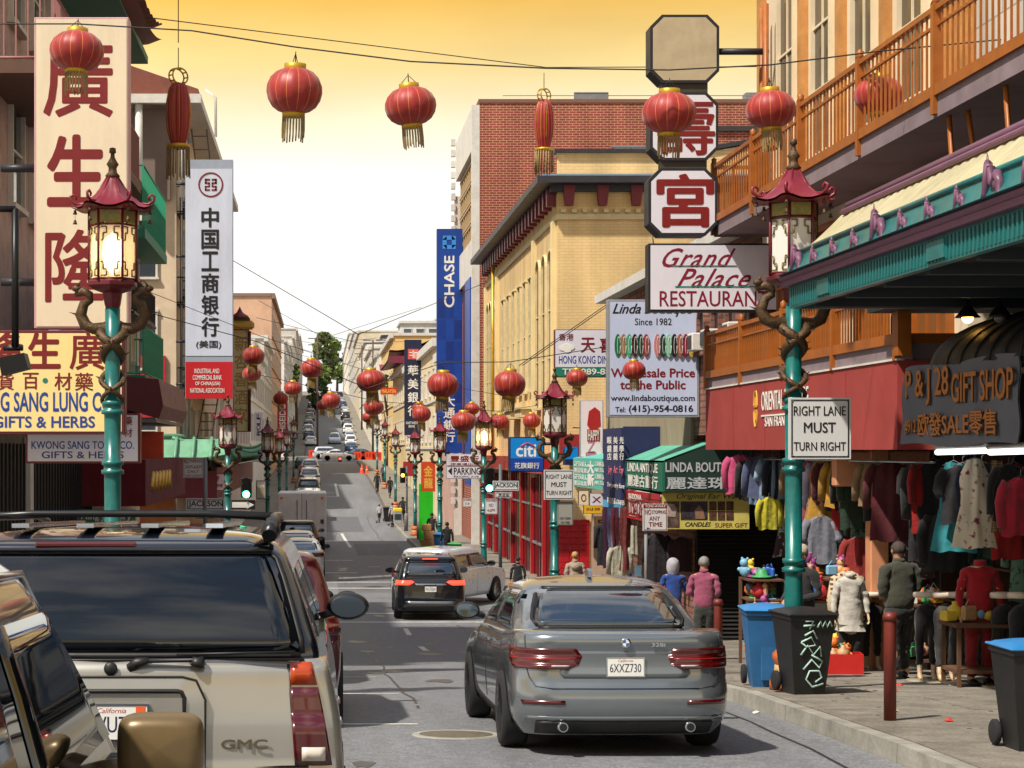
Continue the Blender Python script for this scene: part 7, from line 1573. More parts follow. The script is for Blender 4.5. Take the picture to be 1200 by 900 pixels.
for px, z, lab in ((424, 195, 'left orange cone before the far kerb'), (430, 193, 'right orange cone with white sack before the far kerb')):
    t = thing('traffic_cone', lab, 'cone', (X_(px, z), z, gz(z))); m = MB(); m.lathe([(.3, 0), (.3, .05), (.22, .06), (.05, .95), (0, .96)], 12); m.build('cone_body', M('barrier_orange', (226, 66, 24), .5), t); m = MB(); m.lathe([(.16, .4), (.125, .55)], 12); m.build('stripe', WHT, t)
# ---- hanging garments
def garment_mesh(kind, seed, mat):
    rnd = random.Random(seed); m = MB(); a = rnd.uniform(0, 6)
    def shell(wf, z0, z1, dep=.07, nx=14, nz=12, open_=False):
        def fn(u, v, sg):
            z = lerp(z0, z1, v); w_ = wf(v); x = lerp(-w_, w_, u); e_ = math.sin(math.pi*u)**.5; f = .022*math.sin(u*11+a+v*1.5)+.012*math.sin(u*23+a*2); return (x, sg*(dep*e_+(f if sg < 0 else 0)*e_), z+.01*math.sin(u*9+a)*(v))
        m.grid(lambda u, v: fn(u, v, -1), nx, nz); m.grid(lambda u, v: fn(u, v, 1), nx, nz)
    if kind in ('shirt', 'jacket', 'coat'):
        L_ = {'shirt': .68, 'jacket': .72, 'coat': 1.05}[kind]; wd = .24 if kind == 'shirt' else .27
        shell(lambda v: lerp(.07, wd*.82, min(1, v/.08)) if v < .08 else lerp(wd*.82, wd, min(1, (v-.08)/.9)), 0, -L_, .06 if kind == 'shirt' else .1)
        for sg in (1, -1):
            sl = .52 if kind != 'shirt' or seed % 2 else .26
            m.tube([(sg*wd*.72, 0, -.06), (sg*wd*.98, -.01, -.16), (sg*wd*1.12, -.02, -.3), (sg*wd*(1.1+.08*math.sin(a)), -.02+.03*math.sin(a), -.1-sl)], [.07, .07, .06, .055], 8)
    elif kind == 'dress': shell(lambda v: lerp(.1, .2, v/.2) if v < .2 else (lerp(.2, .17, (v-.2)/.25) if v < .45 else lerp(.17, .3, (v-.45)/.55)), 0, -1.15, .07)
    elif kind == 'scarf': shell(lambda v: .12+.02*math.sin(v*7), 0, -1.2, .02, 8, 12)
    elif kind == 'trousers':
        for sg in (1, -1): m.tube([(sg*.07, 0, 0), (sg*.09, 0, -.2), (sg*.09, 0, -.6), (sg*.085, 0, -1.0)], [.085, .09, .07, .06], 8)
    else: shell(lambda v: .07+.03*v, 0, -.62, .02, 6, 8)
    m.v = [(x, y*.62+.012*math.sin(9*z+14*x+a), z+.008*math.sin(30*x+a)) for x, y, z in m.v]
    return m.mesh(kind, [mat])
def garment(kind, px, py, z, rgb, label, seed=0, rz=0., s_=1., mat=None):
    p = P(px, py, z); mt = mat or cloth('%d_%d_%d' % rgb, rgb); nm = {'scarf': 'hanging_scarf', 'towel': 'hanging_scarf'}.get(kind, 'hanging_'+kind)
    t = thing(nm, label, {'towel': 'scarf'}.get(kind, kind), p, rz, 'clothes hanging at the gift stalls'); t.scale = (s_,)*3
    link('cloth', garment_mesh(kind, seed, mt), (), t)
    if kind in ('shirt', 'jacket', 'coat', 'dress'):
        m = MB(); m.tube([(-.14, 0, -.04), (0, 0, .03), (.14, 0, -.04)], .006, 4); m.tube([(0, 0, .03), (0, 0, .09), (.02, 0, .11), (.03, 0, .09)], .004, 4); m.build('hanger', GREY, t)
    return t
def pattern(name, c1, c2, kind='dots', sc_=9):
    if name in _M: return _M[name]
    m = M(name, c1, .85, var=.1); t = m.node_tree; b = t.nodes['Principled BSDF']; tc = t.nodes.new('ShaderNodeTexCoord')
    if kind == 'check':
        w1 = t.nodes.new('ShaderNodeTexWave'); w2 = t.nodes.new('ShaderNodeTexWave'); w2.bands_direction = 'Z'
        for w_ in (w1, w2): w_.inputs['Scale'].default_value = sc_; t.links.new(tc.outputs['Object'], w_.inputs['Vector'])
        a = t.nodes.new('ShaderNodeMath'); a.operation = 'MULTIPLY'; t.links.new(w1.outputs['Fac'], a.inputs[0]); t.links.new(w2.outputs['Fac'], a.inputs[1]); f = a.outputs[0]
    else:
        v = t.nodes.new('ShaderNodeTexVoronoi' if kind == 'dots' else 'ShaderNodeTexNoise'); v.inputs['Scale'].default_value = sc_; t.links.new(tc.outputs['Object'], v.inputs['Vector']); f = v.outputs[0]
    r_ = t.nodes.new('ShaderNodeMapRange'); r_.inputs['From Min'].default_value = .3; r_.inputs['From Max'].default_value = .42; t.links.new(f, r_.inputs[0])
    mx = t.nodes.new('ShaderNodeMix'); mx.data_type = 'RGBA'; mx.inputs[6].default_value = (*lin(c1), 1); mx.inputs[7].default_value = (*lin(c2), 1); t.links.new(r_.outputs[0], mx.inputs['Factor']); t.links.new(mx.outputs[2], b.inputs['Base Color']); return m
FLORAL = pattern('floral_print', (120, 40, 60), (206, 196, 176), 'noise', 12); PLAID = pattern('tan_plaid', (170, 136, 96), (60, 44, 36), 'check', 7); CHECK = pattern('brown_check_shawl', (188, 170, 140), (90, 60, 44), 'check', 5)
G = [('jacket', 868, 533, 31.2, (200, 70, 120), 'pink jacket at the left end of the awning rail', .9), ('shirt', 879, 538, 31.0, (18, 18, 24), 'black T-shirt with a yellow mark beside the pink jacket', 1), ('towel', 884, 538, 31, (150, 190, 236), 'pale blue long scarf right of the black T-shirt', 1.2),
 ('shirt', 893, 535, 30.5, (76, 84, 120), 'slate blue shirt next to the pale blue scarf', 1), ('shirt', 905, 536, 30.2, (150, 180, 206), 'light blue shirt nearest the lamp post, left of it', 1), ('shirt', 901, 583, 30, (206, 196, 40), 'yellow T-shirt with dark stripes hanging low', .75),
 ('jacket', 950, 540, 29, (24, 26, 30), 'black jacket just right of the lamp post', 1.1), ('shirt', 966, 540, 28, (214, 200, 236), 'pale lilac shirt hanging right of the lamp post', 1.1), ('scarf', 974, 542, 27.8, (196, 110, 170), 'orchid pink scarf beside the lilac shirt', .7), ('jacket', 984, 540, 27.4, (110, 60, 120), 'plum jacket right of the orchid scarf', 1.0),
 ('coat', 993, 542, 27, (170, 26, 30), 'bright red coat half behind the brown one', .9), ('jacket', 1012, 540, 26.2, (140, 88, 54), 'brown quilted jacket between red coat and plaster column', 1.15), ('jacket', 1050, 545, 25, (20, 20, 26), 'black jacket with a pink crest right of the column', 1.2), ('coat', 1066, 543, 24.6, (90, 56, 124), 'dark purple hooded coat right of the crested jacket', .9),
 ('shirt', 1074, 545, 24, (150, 150, 156), 'grey sweatshirt right of the purple coat', 1.0), ('coat', 1094, 540, 22.8, (26, 26, 30), 'large black hooded sweatshirt with orange lettering', 1.15), ('shirt', 1080, 580, 23.6, (180, 190, 196), 'pale shirt hanging below the grey sweatshirt', .7),
 ('scarf', 1168, 540, 19.6, (0, 0, 0), 'tan plaid scarf beside the floral dress', .62), ('dress', 1142, 538, 19.9, (0, 0, 0), 'white dress with a red floral print', .82), ('jacket', 1196, 560, 18.6, (176, 24, 50), 'shiny crimson puffer jacket at the right edge', .8),
 ('shirt', 962, 605, 27, (130, 132, 146), 'grey souvenir sweatshirt with rows of print, hanging low', 1.0), ('shirt', 1005, 630, 26, (150, 34, 30), 'red T-shirt under the brown jacket', .8), ('jacket', 1110, 600, 22.6, (22, 22, 26), 'black long shirt below the hooded sweatshirt', 1.0), ('shirt', 938, 570, 29.6, (200, 70, 40), 'orange T-shirt peeking behind the lamp post', .6), ('shirt', 1128, 545, 21.6, (30, 30, 36), 'charcoal shirt left of the floral dress', 1.0), ('jacket', 1182, 545, 19.2, (30, 30, 30), 'dark jacket between plaid scarf and puffer jacket', .8)]
for i, (k, px, py, z, c, lab, s_) in enumerate(G):
    mt = FLORAL if 'floral' in lab and 'white dress' in lab else (PLAID if lab.startswith('tan plaid') else None)
    garment(k, px, py, z, c, lab, i, random.uniform(-.5, .5) if k != 'dress' else 0, s_, mt)
rnd = random.Random(44); CN = {'black': (16, 16, 20), 'navy': (26, 32, 64), 'wine red': (90, 16, 30), 'charcoal': (44, 44, 48), 'forest green': (24, 60, 40), 'purple': (80, 40, 100), 'tan': (150, 120, 84), 'scarlet': (170, 24, 24), 'white': (196, 194, 190), 'turquoise': (40, 140, 150), 'mustard': (190, 140, 40), 'rose': (190, 90, 110)}
used_ = set()
for i in range(54):
    cn = rnd.choice(list(CN)); row = i % 3; z = rnd.uniform(16.5, 32.5); x = (7.35, 7.75, 8.1)[row]; top_ = EYE+(-.15, -.2, -.75)[row]; kd = rnd.choice(('jacket', 'shirt', 'coat', 'dress', 'shirt'))
    while (cn, kd, row, z < 22, z < 26) in used_: cn = rnd.choice(list(CN))
    used_.add((cn, kd, row, z < 22, z < 26)); where = 'in the near stall' if z < 22 else ('behind the leg forms' if z < 26 else 'at the far end of the stall'); px = 375+F*x/z; py = 527-(top_-EYE)*F/z
    garment(kd, px, py, z, CN[cn], '%s %s packed %s, %s row' % (cn, kd, where, ('front', 'middle', 'lower')[row]), 60+i, rnd.uniform(-.6, .6), rnd.uniform(.8, 1.0), [None, None, pattern('print_%d' % (i % 6), CN[cn], tuple(min(255, c+90) for c in CN[cn]) if sum(CN[cn]) < 300 else (60, 40, 50), ('check', 'dots', 'noise')[i % 3], (9, 12, 14)[i % 3])][i % 3])
for i, (px, z, c, lab) in enumerate(((713, 44, (186, 120, 160), 'pink scarf leftmost of the hanging scarves under the navy awning'), (718, 43.8, (150, 150, 190), 'lavender scarf second of those under the navy awning'), (723, 43.4, (120, 26, 40), 'crimson scarf third of those under the navy awning'), (728, 43, (100, 20, 34), 'wine red scarf fourth of those under the navy awning'), (733, 42.4, (140, 60, 60), 'rust scarf last of those under the navy awning'))):
    garment('scarf', px, 594, z, c, lab, i, .4, 1.2)
for i, (px, py, z, k, c, lab) in enumerate(((743, 616, 41, 'towel', (206, 200, 180), 'cream cloth hanging behind the tow away sign'), (726, 640, 42.4, 'shirt', (196, 192, 170), 'cream shirt on the boutique side rack'), (712, 612, 45.4, 'coat', (24, 26, 34), 'black coat at the corner of the boutique racks'), (770, 625, 39.6, 'coat', (34, 26, 34), 'dark plum coat just inside the boutique stall'), (800, 630, 39.4, 'jacket', (60, 34, 40), 'burgundy jacket deep inside the boutique stall'))): garment(k, px, py, z, c, lab, i+30, .2, 1.0)
# ---- posts and rails that carry the goods
m = MB()
t = thing('clothes_rail', 'long steel clothes rail under the red awning', 'rail', (7.2, 22, EYE-.15)); m = MB(); m.tube([(0, 0, 0), (0, 11.3, 0)], .016, 6); m.build('rail', GREY, t)
t = thing('column', 'pale orange plaster column between the clothes racks', 'column', (X_(1028, 25.6), 25.6, gz(25.6)+SW)); m = MB(); zt = EYE-.0-(gz(25.6)+SW); m.box(-.13, -.13, 0, .13, .13, zt, .02); m.build('shaft', M('salmon_plaster', (196, 134, 96), .75, var=.12, dirt=.25), t); m = MB(); m.box(-.6, -.1, zt-.5, .7, .1, zt-.02, .02); m.build('beam', M('salmon_plaster', (196, 134, 96), .75), t)
for x0, x1, z in ((1098, 1156, 20), (1160, 1215, 18.6)):
    a, b_ = P(x0, 530, z), P(x1, 528, z-1.0); t = thing('tube_light', 'lit fluorescent tube under the gift banner, '+('left one' if x0 < 1100 else 'right one'), 'light', a); m = MB(); m.tube([(0, 0, 0), tuple(b_-a)], .03, 8); m.build('tube', M('tube_on', (235, 240, 246), .4, emit=2), t); m = MB(); m.tube([(0, .03, .05), tuple(b_-a+Vector((0, .03, .05)))], .035, 4); m.build('fixture', WHT, t)
# ---- mannequins: leg forms, dressed torsos
MANN = M('mannequin_cream', (206, 176, 140), .45, var=.1)
def leg_form(px, z, rgb, label, cap=True):
    t = thing('leg_mannequin', label, 'mannequin', (X_(px, z), z, gz(z)+SW+.012), random.uniform(-.3, .3), 'trouser mannequins in a row on the pavement'); LM = cloth('%d_%d_%d' % rgb, rgb)
    P_ = [((0, 0, .98), (.15, .11)), ((0, 0, .86), (.16, .12))]; E_ = [(0, 1)]
    for sg in (1, -1): n = len(P_); P_ += [((sg*.08, 0, .72), .085), ((sg*.075, .01, .45), .056), ((sg*.08, 0, .18), .045)]; E_ += [(1, n), (n, n+1), (n+1, n+2)]
    link('trousers', skin_mesh('leg_trousers', P_, E_, LM), (), t)
    for sg in (1, -1): m = MB(); m.tube([(sg*.08, 0, .2), (sg*.08, 0, .1), (sg*.08, -.03, .06), (sg*.08, -.13, .03)], [.034, .03, .034, .022], 8); m.build('foot', MANN, t)
    if cap: m = MB(); m.lathe([(.155, 1.0), (.16, 1.04), (.15, 1.06), (0, 1.065)], 18, sq=.75); m.build('waist_cap', M('mannequin_top', (214, 198, 180), .5), t)
    m = MB(); m.lathe([(.24, 0), (.24, .015), (0, .02)], 16); m.build('base', M('mannequin_stand', (150, 140, 120), .5), t)
for i, (px, z, c, lab) in enumerate(((1086, 22.4, (22, 22, 26), 'leg form in black leggings, leftmost of the row'), (1108, 22.0, (70, 66, 66), 'leg form in charcoal jeans, second of the row'), (1128, 21.6, (40, 40, 46), 'leg form in dark grey leggings, third of the row'), (1176, 21.0, (30, 30, 30), 'leg form in black slacks right of the red jacket'), (1197, 20.6, (34, 36, 46), 'leg form in navy trousers at the far right'), (1006, 25.8, (60, 40, 34), 'leg form in brown leggings left of the olive jacket man'), (1022, 25.4, (26, 22, 22), 'leg form in black beside the plaster column'))): leg_form(px, z, c, lab)
t, *_ = (lambda: human('x x x x', X_(1148, 21.3), 21.3, 1.62, math.pi, (190, 22, 40), (150, 26, 34), (0, 0, 0), 'none', arms='down', skin=MANN, female=True, step=.04, headless=True))()
t.name = 'dressed_mannequin'; tag(t, 'mannequin in a red hooded jacket and red leggings among the leg forms', 'mannequin')
t, *_ = human('x x x x', X_(996, 25), 25.0, 1.5, math.pi, (206, 200, 190), (30, 26, 26), (0, 0, 0), 'none', arms='down', skin=MANN, female=True, step=.03, coat=.35, headless=True)
t.name = 'dressed_mannequin'; tag(t, 'mannequin in a pale dress with a brown check shawl', 'mannequin')
m = MB()
for sg in (1, -1): m.tube([(0, -.12, 1.3), (sg*.16, -.12, 1.22), (sg*.2, -.14, .95), (sg*.16, -.15, .6)], [.06, .075, .075, .07], 8)
m.build('shawl', CHECK, t)
# ---- stalls of small goods: tables, shelves, boxes, toys
WOOD = M('crate_wood', (96, 66, 44), .8, var=.3)
def goods(label, name, cat, x0, x1, y, z0, n, kinds, seed, depth_=.4, pal=None):
    rnd = random.Random(seed)
    pal = pal or [(190, 40, 50), (40, 90, 170), (220, 190, 60), (60, 150, 90), (210, 200, 190), (150, 70, 130), (220, 120, 50), (40, 44, 60), (190, 150, 110), (120, 170, 200)]
    ords = 'leftmost,second,third,fourth,fifth,sixth,seventh,eighth,ninth,tenth,eleventh,twelfth,thirteenth,fourteenth,fifteenth,sixteenth'.split(',')
    xs_ = sorted(lerp(x0, x1, rnd.random()) for i in range(n))
    for i in range(n):
        c = rnd.choice(pal); mt = M('goods_%d_%d_%d' % c, c, .55, var=.2, scale=12); x = xs_[i]; yy = y+rnd.uniform(0, depth_); z = z0+rnd.uniform(0, .04); k = rnd.choice(kinds)
        names = {'toy': 'soft_toy', 'box': 'souvenir_carton', 'ball': 'round_souvenir', 'hat': 'sun_hat', 'bag': 'small_bag'}
        cn = {(190, 40, 50): 'red', (40, 90, 170): 'blue', (220, 190, 60): 'yellow', (60, 150, 90): 'green', (210, 200, 190): 'white', (150, 70, 130): 'purple', (220, 120, 50): 'orange', (40, 44, 60): 'dark navy', (190, 150, 110): 'tan', (120, 170, 200): 'pale blue'}.get(c, 'coloured')
        kk = {'toy': 'soft toy', 'box': 'carton', 'ball': 'round souvenir', 'hat': 'sun hat', 'bag': 'small bag'}[k]
        t = thing(names[k], '%s %s, %s from left %s' % (cn, kk, ords[i] if i else 'first', label), kk, (x, yy, z), rnd.uniform(0, 6), 'small goods '+label); m = MB(); r_ = rnd.uniform(.06, .1)
        if k == 'toy':
            m.ball((0, 0, r_), (r_, r_*.8, r_), 8, 6); m.ball((0, -r_*.3, r_*2.3), r_*.7, 8, 6); m.ball((r_*.5, 0, r_*2.95), r_*.25, 6, 5); m.ball((-r_*.5, 0, r_*2.95), r_*.25, 6, 5); m.ball((r_*.9, -.3*r_, r_*1.2), r_*.35, 6, 5); m.ball((-r_*.9, -.3*r_, r_*1.2), r_*.35, 6, 5)
        elif k == 'box': m.box(-r_, -r_, 0, r_, r_, r_*1.6, .01)
        elif k == 'ball': m.lathe([(.5*r_, 0), (r_, r_*.6), (r_*.9, r_*1.4), (.35*r_, r_*1.8), (.4*r_, r_*2.1), (0, r_*2.2)], 10)
        elif k == 'hat': m.lathe([(r_*1.6, 0), (r_*1.5, .02), (r_*.85, .03), (r_*.8, r_), (r_*.5, r_*1.25), (0, r_*1.3)], 14)
        else: m.box(-r_, -r_*.4, 0, r_, r_*.4, r_*1.8, .02); m.tube([(-r_*.5, 0, r_*1.8), (0, 0, r_*2.6), (r_*.5, 0, r_*1.8)], .008, 4)
        m.build({'toy': 'plush', 'box': 'carton', 'ball': 'pot', 'hat': 'straw', 'bag': 'pouch'}[k], mt, t)
def table(px0, px1, z, hgt, label, mat=WOOD, dp=.6):
    x0, x1 = X_(px0, z), X_(px1, z); g = gz(z)+SW+.012; t = thing('stall_table', label, 'table', ((x0+x1)/2, z, g)); w_ = (x1-x0)/2
    m = MB(); m.box(-w_, 0, hgt-.04, w_, dp, hgt, .008); m.build('tabletop', mat, t)
    for a in (-w_+.03, w_-.07):
        for c in (.02, dp-.06): m = MB(); m.box(a, c, 0, a+.04, c+.04, hgt-.04); m.build('leg', mat, t)
    m = MB(); m.box(-w_+.02, .03, .15, w_-.02, dp-.04, .19); m.build('shelf', mat, t); return x0, x1, g+hgt
x0, x1, zt = table(884, 912, 26.5, .75, 'small table heaped with toys left of the lamp post'); goods('on the toy table left of the lamp', '', '', x0, x1, 26.5, zt, 16, ('toy', 'box', 'bag'), 1)
goods('on the upper toy pile left of the lamp', '', '', x0, x1, 26.6, zt+.22, 12, ('toy', 'bag', 'ball'), 2); goods('on the wall hooks above the toy table', '', '', x0-.05, x1+.05, 26.7, zt+.5, 12, ('toy', 'bag', 'hat'), 21); goods('under the toy table left of the lamp', '', '', x0, x1, 26.5, zt-.55, 8, ('box', 'toy'), 3)
x0, x1, zt = table(944, 990, 25.2, .95, 'display table of hats and dolls right of the lamp post'); goods('on the hat table right of the lamp', '', '', x0, x1, 25.2, zt, 15, ('hat', 'toy', 'ball'), 4); goods('on the upper hat rack right of the lamp', '', '', x0, x1+.1, 25.4, zt+.3, 12, ('hat', 'toy', 'bag'), 22); goods('on the lower shelf of the hat table', '', '', x0, x1, 25.1, zt-.78, 14, ('toy', 'ball', 'box'), 5)
x0, x1, zt = table(1060, 1110, 24.2, .9, 'table of trinkets behind the trouser mannequins'); goods('on the trinket table behind the mannequins', '', '', x0, x1, 24.2, zt, 16, ('ball', 'box', 'bag', 'hat'), 6); goods('on the lower trinket shelf', '', '', x0, x1, 24.2, zt-.7, 10, ('ball', 'box'), 7)
x0, x1, zt = table(742, 792, 38.4, .8, 'dark boutique stall table beside the headscarf person'); goods('on the boutique stall table', '', '', x0, x1, 38.2, zt, 14, ('bag', 'box', 'toy'), 8)
x0, x1, zt = table(700, 726, 43.6, .8, 'magazine stand table in front of the boutique scarves'); goods('on the magazine stand table', '', '', x0, x1, 43.4, zt, 10, ('box', 'bag'), 9)
x0, x1, zt = table(1120, 1198, 20.9, .7, 'low table behind the right hand mannequins'); goods('on the low table at the far right', '', '', x0, x1, 21.0, zt, 14, ('ball', 'box', 'bag'), 10)
for px0, px1, z, hs, lab in ((884, 912, 26.55, (.965, 1.245), 'tiered wooden shelf behind the toy table left of the lamp'), (944, 996, 25.3, (1.245,), 'single raised shelf over the hat table right of the lamp')):
    t = thing('tier_shelf', lab, 'shelf', (X_((px0+px1)/2, z), z, gz(z)+SW+.012)); w_ = (X_(px1, z)-X_(px0, z))/2+.08
    for h_ in hs: m = MB(); m.box(-w_, -.02, h_-.03, w_, .55, h_-.005); m.build('shelf', WOOD, t)
    for sg in (-1, 1): m = MB(); m.box(sg*w_-.02, .5, 0, sg*w_+.02, .54, hs[-1]); m.build('upright', WOOD, t)
# red box of toys on the pavement
z = 24.3; t = thing('toy_crate', 'red plastic crate of toys on the pavement behind the graffiti bin', 'crate', (X_(984, z), z, gz(z)+SW+.012), -.15)
for a in ((-.3, -.02, 0, .3, 0, .26), (-.3, .3, 0, .3, .32, .26), (-.3, 0, 0, -.28, .3, .26), (.28, 0, 0, .3, .3, .26), (-.28, 0, 0, .28, .3, .02)): m = MB(); m.box(*a); m.build('side' if a[5] > .1 else 'bottom', M('crate_red', (190, 34, 30), .5, var=.15), t)
goods('in the red crate', '', '', X_(984, z)-.22, X_(984, z)+.22, z+.05, gz(z)+SW+.16, 9, ('toy', 'ball'), 12, .2)
# magazine rack
z = 43.0; t = thing('magazine_rack', 'wire rack of magazines beside the beige coated woman', 'rack', (X_(737, z), z, gz(z)+SW+.012)); m = MB()
for sg in (-.32, .32): m.tube([(sg, 0, 0), (sg, .25, 1.5)], .015, 5)
m.build('frame', GREY, t)
for i in range(4):
    m = MB(); m.box(-.33, .04*i+.02, .35+i*.3, .33, .04*i+.1, .37+i*.3); m.build('shelf', GREY, t)
    for k in range(4): m = MB(); c = random.choice(((60, 90, 130), (150, 60, 60), (190, 190, 180), (40, 40, 60), (90, 130, 150))); m.box(-.31+k*.16, .04*i+.03, .37+i*.3, -.17+k*.16, .04*i+.045, .6+i*.3); m.build('magazine', M('goods_%d_%d_%d' % c, c, .5), t)
# interior depth of the gift stalls: shelves at the back wall
for (x, y0, y1, zb) in ((8.6, 12, 22, EYE-2.2), (8.7, 23, 33, EYE-2.6)):
    t = thing('wall_shelves', 'dark back wall shelving inside the '+('near' if y0 < 20 else 'far')+' gift stall', 'shelves', (x, y0, zb)); 
    for k in range(4): m = MB(); m.box(0, 0, .5+k*.55, .4, y1-y0, .53+k*.55); m.build('shelf', WOOD, t)
    for k in range(7): m = MB(); m.box(.0, (y1-y0)*k/6-.02, 0, .4, (y1-y0)*k/6+.02, 2.6); m.build('upright', WOOD, t)
# ---------------------------------------------------------------- the vehicles
def paint(n, rgb, metal=.5, rough=.28): return M('paint_'+n, rgb, rough, metal, var=.06, scale=1.2, coat=1)
# grey-blue sedan, rear three-quarter
SILV = paint('grey_blue', (122, 128, 132), .6, .22)
t, lo, up, K, warp = car('sedan', 'grey blue sedan driving away in the right lane, nearest car in the middle', 'sedan', SILV, 2.5, 15.3, .02, plate_no='6XXZ730',
    W=.905, tail=[(.70, .46, .96), (.735, .38, 1.04), (.8, .35, 1.1), (.86, .4, 1.12)], plate=(.735,), deck=[(0, 1.01), (.5, 1.03), (1.2, .98), (3.1, .97), (4.0, .84), (4.6, .68)],
    low=[(.17, .16, 4.5, .80, .3), (.26, .05, 4.57, .87, .36), (.36, -.02, 4.6, .895, .38), (.52, -.03, 4.6, .905, .38), (.56, -.01, 4.6, .905, .38), (.60, .02, 4.6, .905, .38), (.80, .04, 4.59, .90, .38), (.93, .0, 4.57, .875, .38), (.965, -.01, 4.56, .86, .38), (.98, .06, 4.55, .85, .36)])
m = MB(); lo.patch(m, [(.63, -.5, .5), (.67, -.54, .54), (.82, -.5, .5), (.84, -.46, .46)], .003, 12); m.build('plate_recess', SILV, t)
m = MB()
for s_ in (-1, 1):
    q = [lo.pt(s_*a, z, .003) for a, z in ((.86, .955), (.84, .75), (.8, .64), (.74, .57), (.6, .555))]; m.tube(q, .004, 4)
q = [lo.pt(lerp(-.6, .6, k/10), .555, .003) for k in range(11)]; m.tube(q, .004, 4); m.build('boot_seam', TRIM, t)
for s_ in (-1, 1):
    m = MB(); lo.patch(m, [(.43, s_*.5, s_*.88), (.465, s_*.5, s_*.9)], .008, 6); m.build('bumper_reflector', TAIL, t)
    m = MB(); lo.patch(m, [(.72, s_*.46, s_*.6), (.732, s_*.46, s_*.6)], .02, 4); m.build('reverse_lens', M('lens_white', (190, 180, 176), .2), t)
    m = MB(); lo.patch(m, [(.775, s_*.4, s_*1.08), (.783, s_*.4, s_*1.08)], .016, 8); m.build('lamp_line', M('lamp_line_m', (150, 30, 24), .2), t)
    m = MB(); m.tube([(s_*.52, -.03, .25), (s_*.52, .2, .25)], .04, 14); m.m = 1; m.tube([(s_*.52, -.032, .25), (s_*.52, -.03, .25)], .032, 14); m.build('exhaust_pipe', [CHROME, M('wheel_dark', (14, 14, 15), .7)], t)
m = MB(); lo.patch(m, [(.3, -.85, .85), (.335, -.88, .88)], .01, 14); m.build('bumper_crease', SILV, t)
yb = lo.pt(0, .925).y; zb = warp(yb, .925)
m = MB(); m.lathe([(0, .012), (.036, .012), (.042, .006), (.042, 0)], 24); o = m.build('roundel', [CHROME], t); o.rotation_euler = (R(90), 0, 0); o.location = (0, yb-.003, zb-.02)
for k in range(4): m2 = MB(); m2.prism([(0, 0)]+[(.028*math.cos(math.pi/2*k+math.pi/2*j/5), .028*math.sin(math.pi/2*k+math.pi/2*j/5)) for j in range(6)], .012, .0145, 'z'); m2.build('roundel_quarter', M('roundel_blue', (40, 90, 160), .4) if k % 2 else WINK, o)
text('328i', CHROME, t, .27, zb-.035, .11, .028, y=lo.pt(.27, .925).y-.004, bold=.02)
m = MB(); m.prism([(1.72, 1.44), (1.95, 1.445), (1.93, 1.47), (1.83, 1.52), (1.76, 1.5)], -.018, .018, 'x'); m.build('antenna_fin', SILV, t)
# silver and black crossovers ahead
t, lo, up, K, warp = car('black_crossover', 'black crossover braking in the middle lane with red lights glowing', 'suv', paint('black', (24, 26, 32), .3, .2), 2.9, 49.2, -.02, plate_no='7KLM209', lit=True, W=.92,
    tail=[(.92, .56, 1.02), (1.0, .42, 1.12), (1.04, .5, 1.1)])
m = MB(); lo.patch(m, [(.92, -.42, .42), (.96, -.44, .44)], .012, 10); m.build('chrome_bar', CHROME, t); m = MB(); q = up.pt(0, 1.6); m.box(-.2, q.y-.03, 1.585, .2, q.y+.02, 1.61); m.build('brake_light', TAILLIT, t)
m = MB(); lo.patch(m, [(.42, -.6, .6), (.5, -.66, .66)], .014, 10); m.build('skid_plate', M('skid_silver', (150, 152, 156), .3, .8), t)
t, *_ = car('silver_wagon', 'silver wagon turning right at the crossing, beyond the black crossover', 'suv', paint('silver', (196, 202, 212), .3, .28), 2.75, 53.6, -.5, rim=CHROME, lit=False)
t.rotation_euler = (0, 0, -.5)
# champagne full-size SUV at the left, close up
CHAMP = paint('champagne', (168, 164, 154), .55, .3)
ROOF_REFL = paint('dark_reflection', (14, 18, 30), 0, .22)  # dark grazing reflection put into the roof and spoiler colour
t, lo, up, K, warp = car('champagne_suv', 'champagne full size SUV parked at the left, rear window filling the corner', 'suv', CHAMP, -.93, 8.15, 0, plate_no=None, L=5.1, W=1.03, H=1.92, belt=1.36, glass=MGLASS('tinted_glass', (5, 8, 13), .02, .94), r=.39, wb=(1.05, 4.0), roofmat=ROOF_REFL,
    deck=[(0, 1.36), (3.5, 1.36), (3.9, 1.26), (4.7, 1.12), (5.1, .95)], plate=(1.0,),
    low=[(.28, .0, 5.0, .93, .2), (.42, -.1, 5.08, .98, .22), (.7, -.12, 5.1, 1.04, .22), (.80, -.05, 5.1, 1.04, .16), (.84, .0, 5.1, 1.04, .16), (1.1, .0, 5.1, 1.02, .16), (1.3, .02, 5.08, .975, .13), (1.36, .04, 5.05, .955, .13)],
    top=[(1.3, .08, 4.0, .92, .13), (1.36, .06, 4.0, .93, .13), (1.42, .07, 3.8, .92, .13), (1.6, .14, 3.55, .86, .13), (1.76, .22, 3.3, .80, .13), (1.84, .27, 3.2, .765, .14), (1.89, .38, 3.1, .70, .16), (1.915, .6, 2.95, .58, .16)],
    rw=[(1.385, .845), (1.45, .84), (1.6, .80), (1.72, .765), (1.80, .735), (1.83, .70)], sw=(1.42, 1.74, .7, 3.2), tail=[(.9, .82, .985), (1.1, .805, .95), (1.24, .80, .92)], mirror=(.97, 3.2, 1.43), ms=1.0)
m = MB(); lo.patch(m, [(1.25, .80, .915), (1.35, .80, .89)], .012, 4); m.build('turn_lens', M('amber_dim', (170, 60, 14), .2, coat=.5), t)
m = MB(); lo.patch(m, [(.92, .85, .95), (.98, .85, .95)], .014, 4); m.build('reverse_lens', M('lens_clear', (200, 190, 176), .2, coat=1), t)
y_ = lo.pt(0, 1.05).y
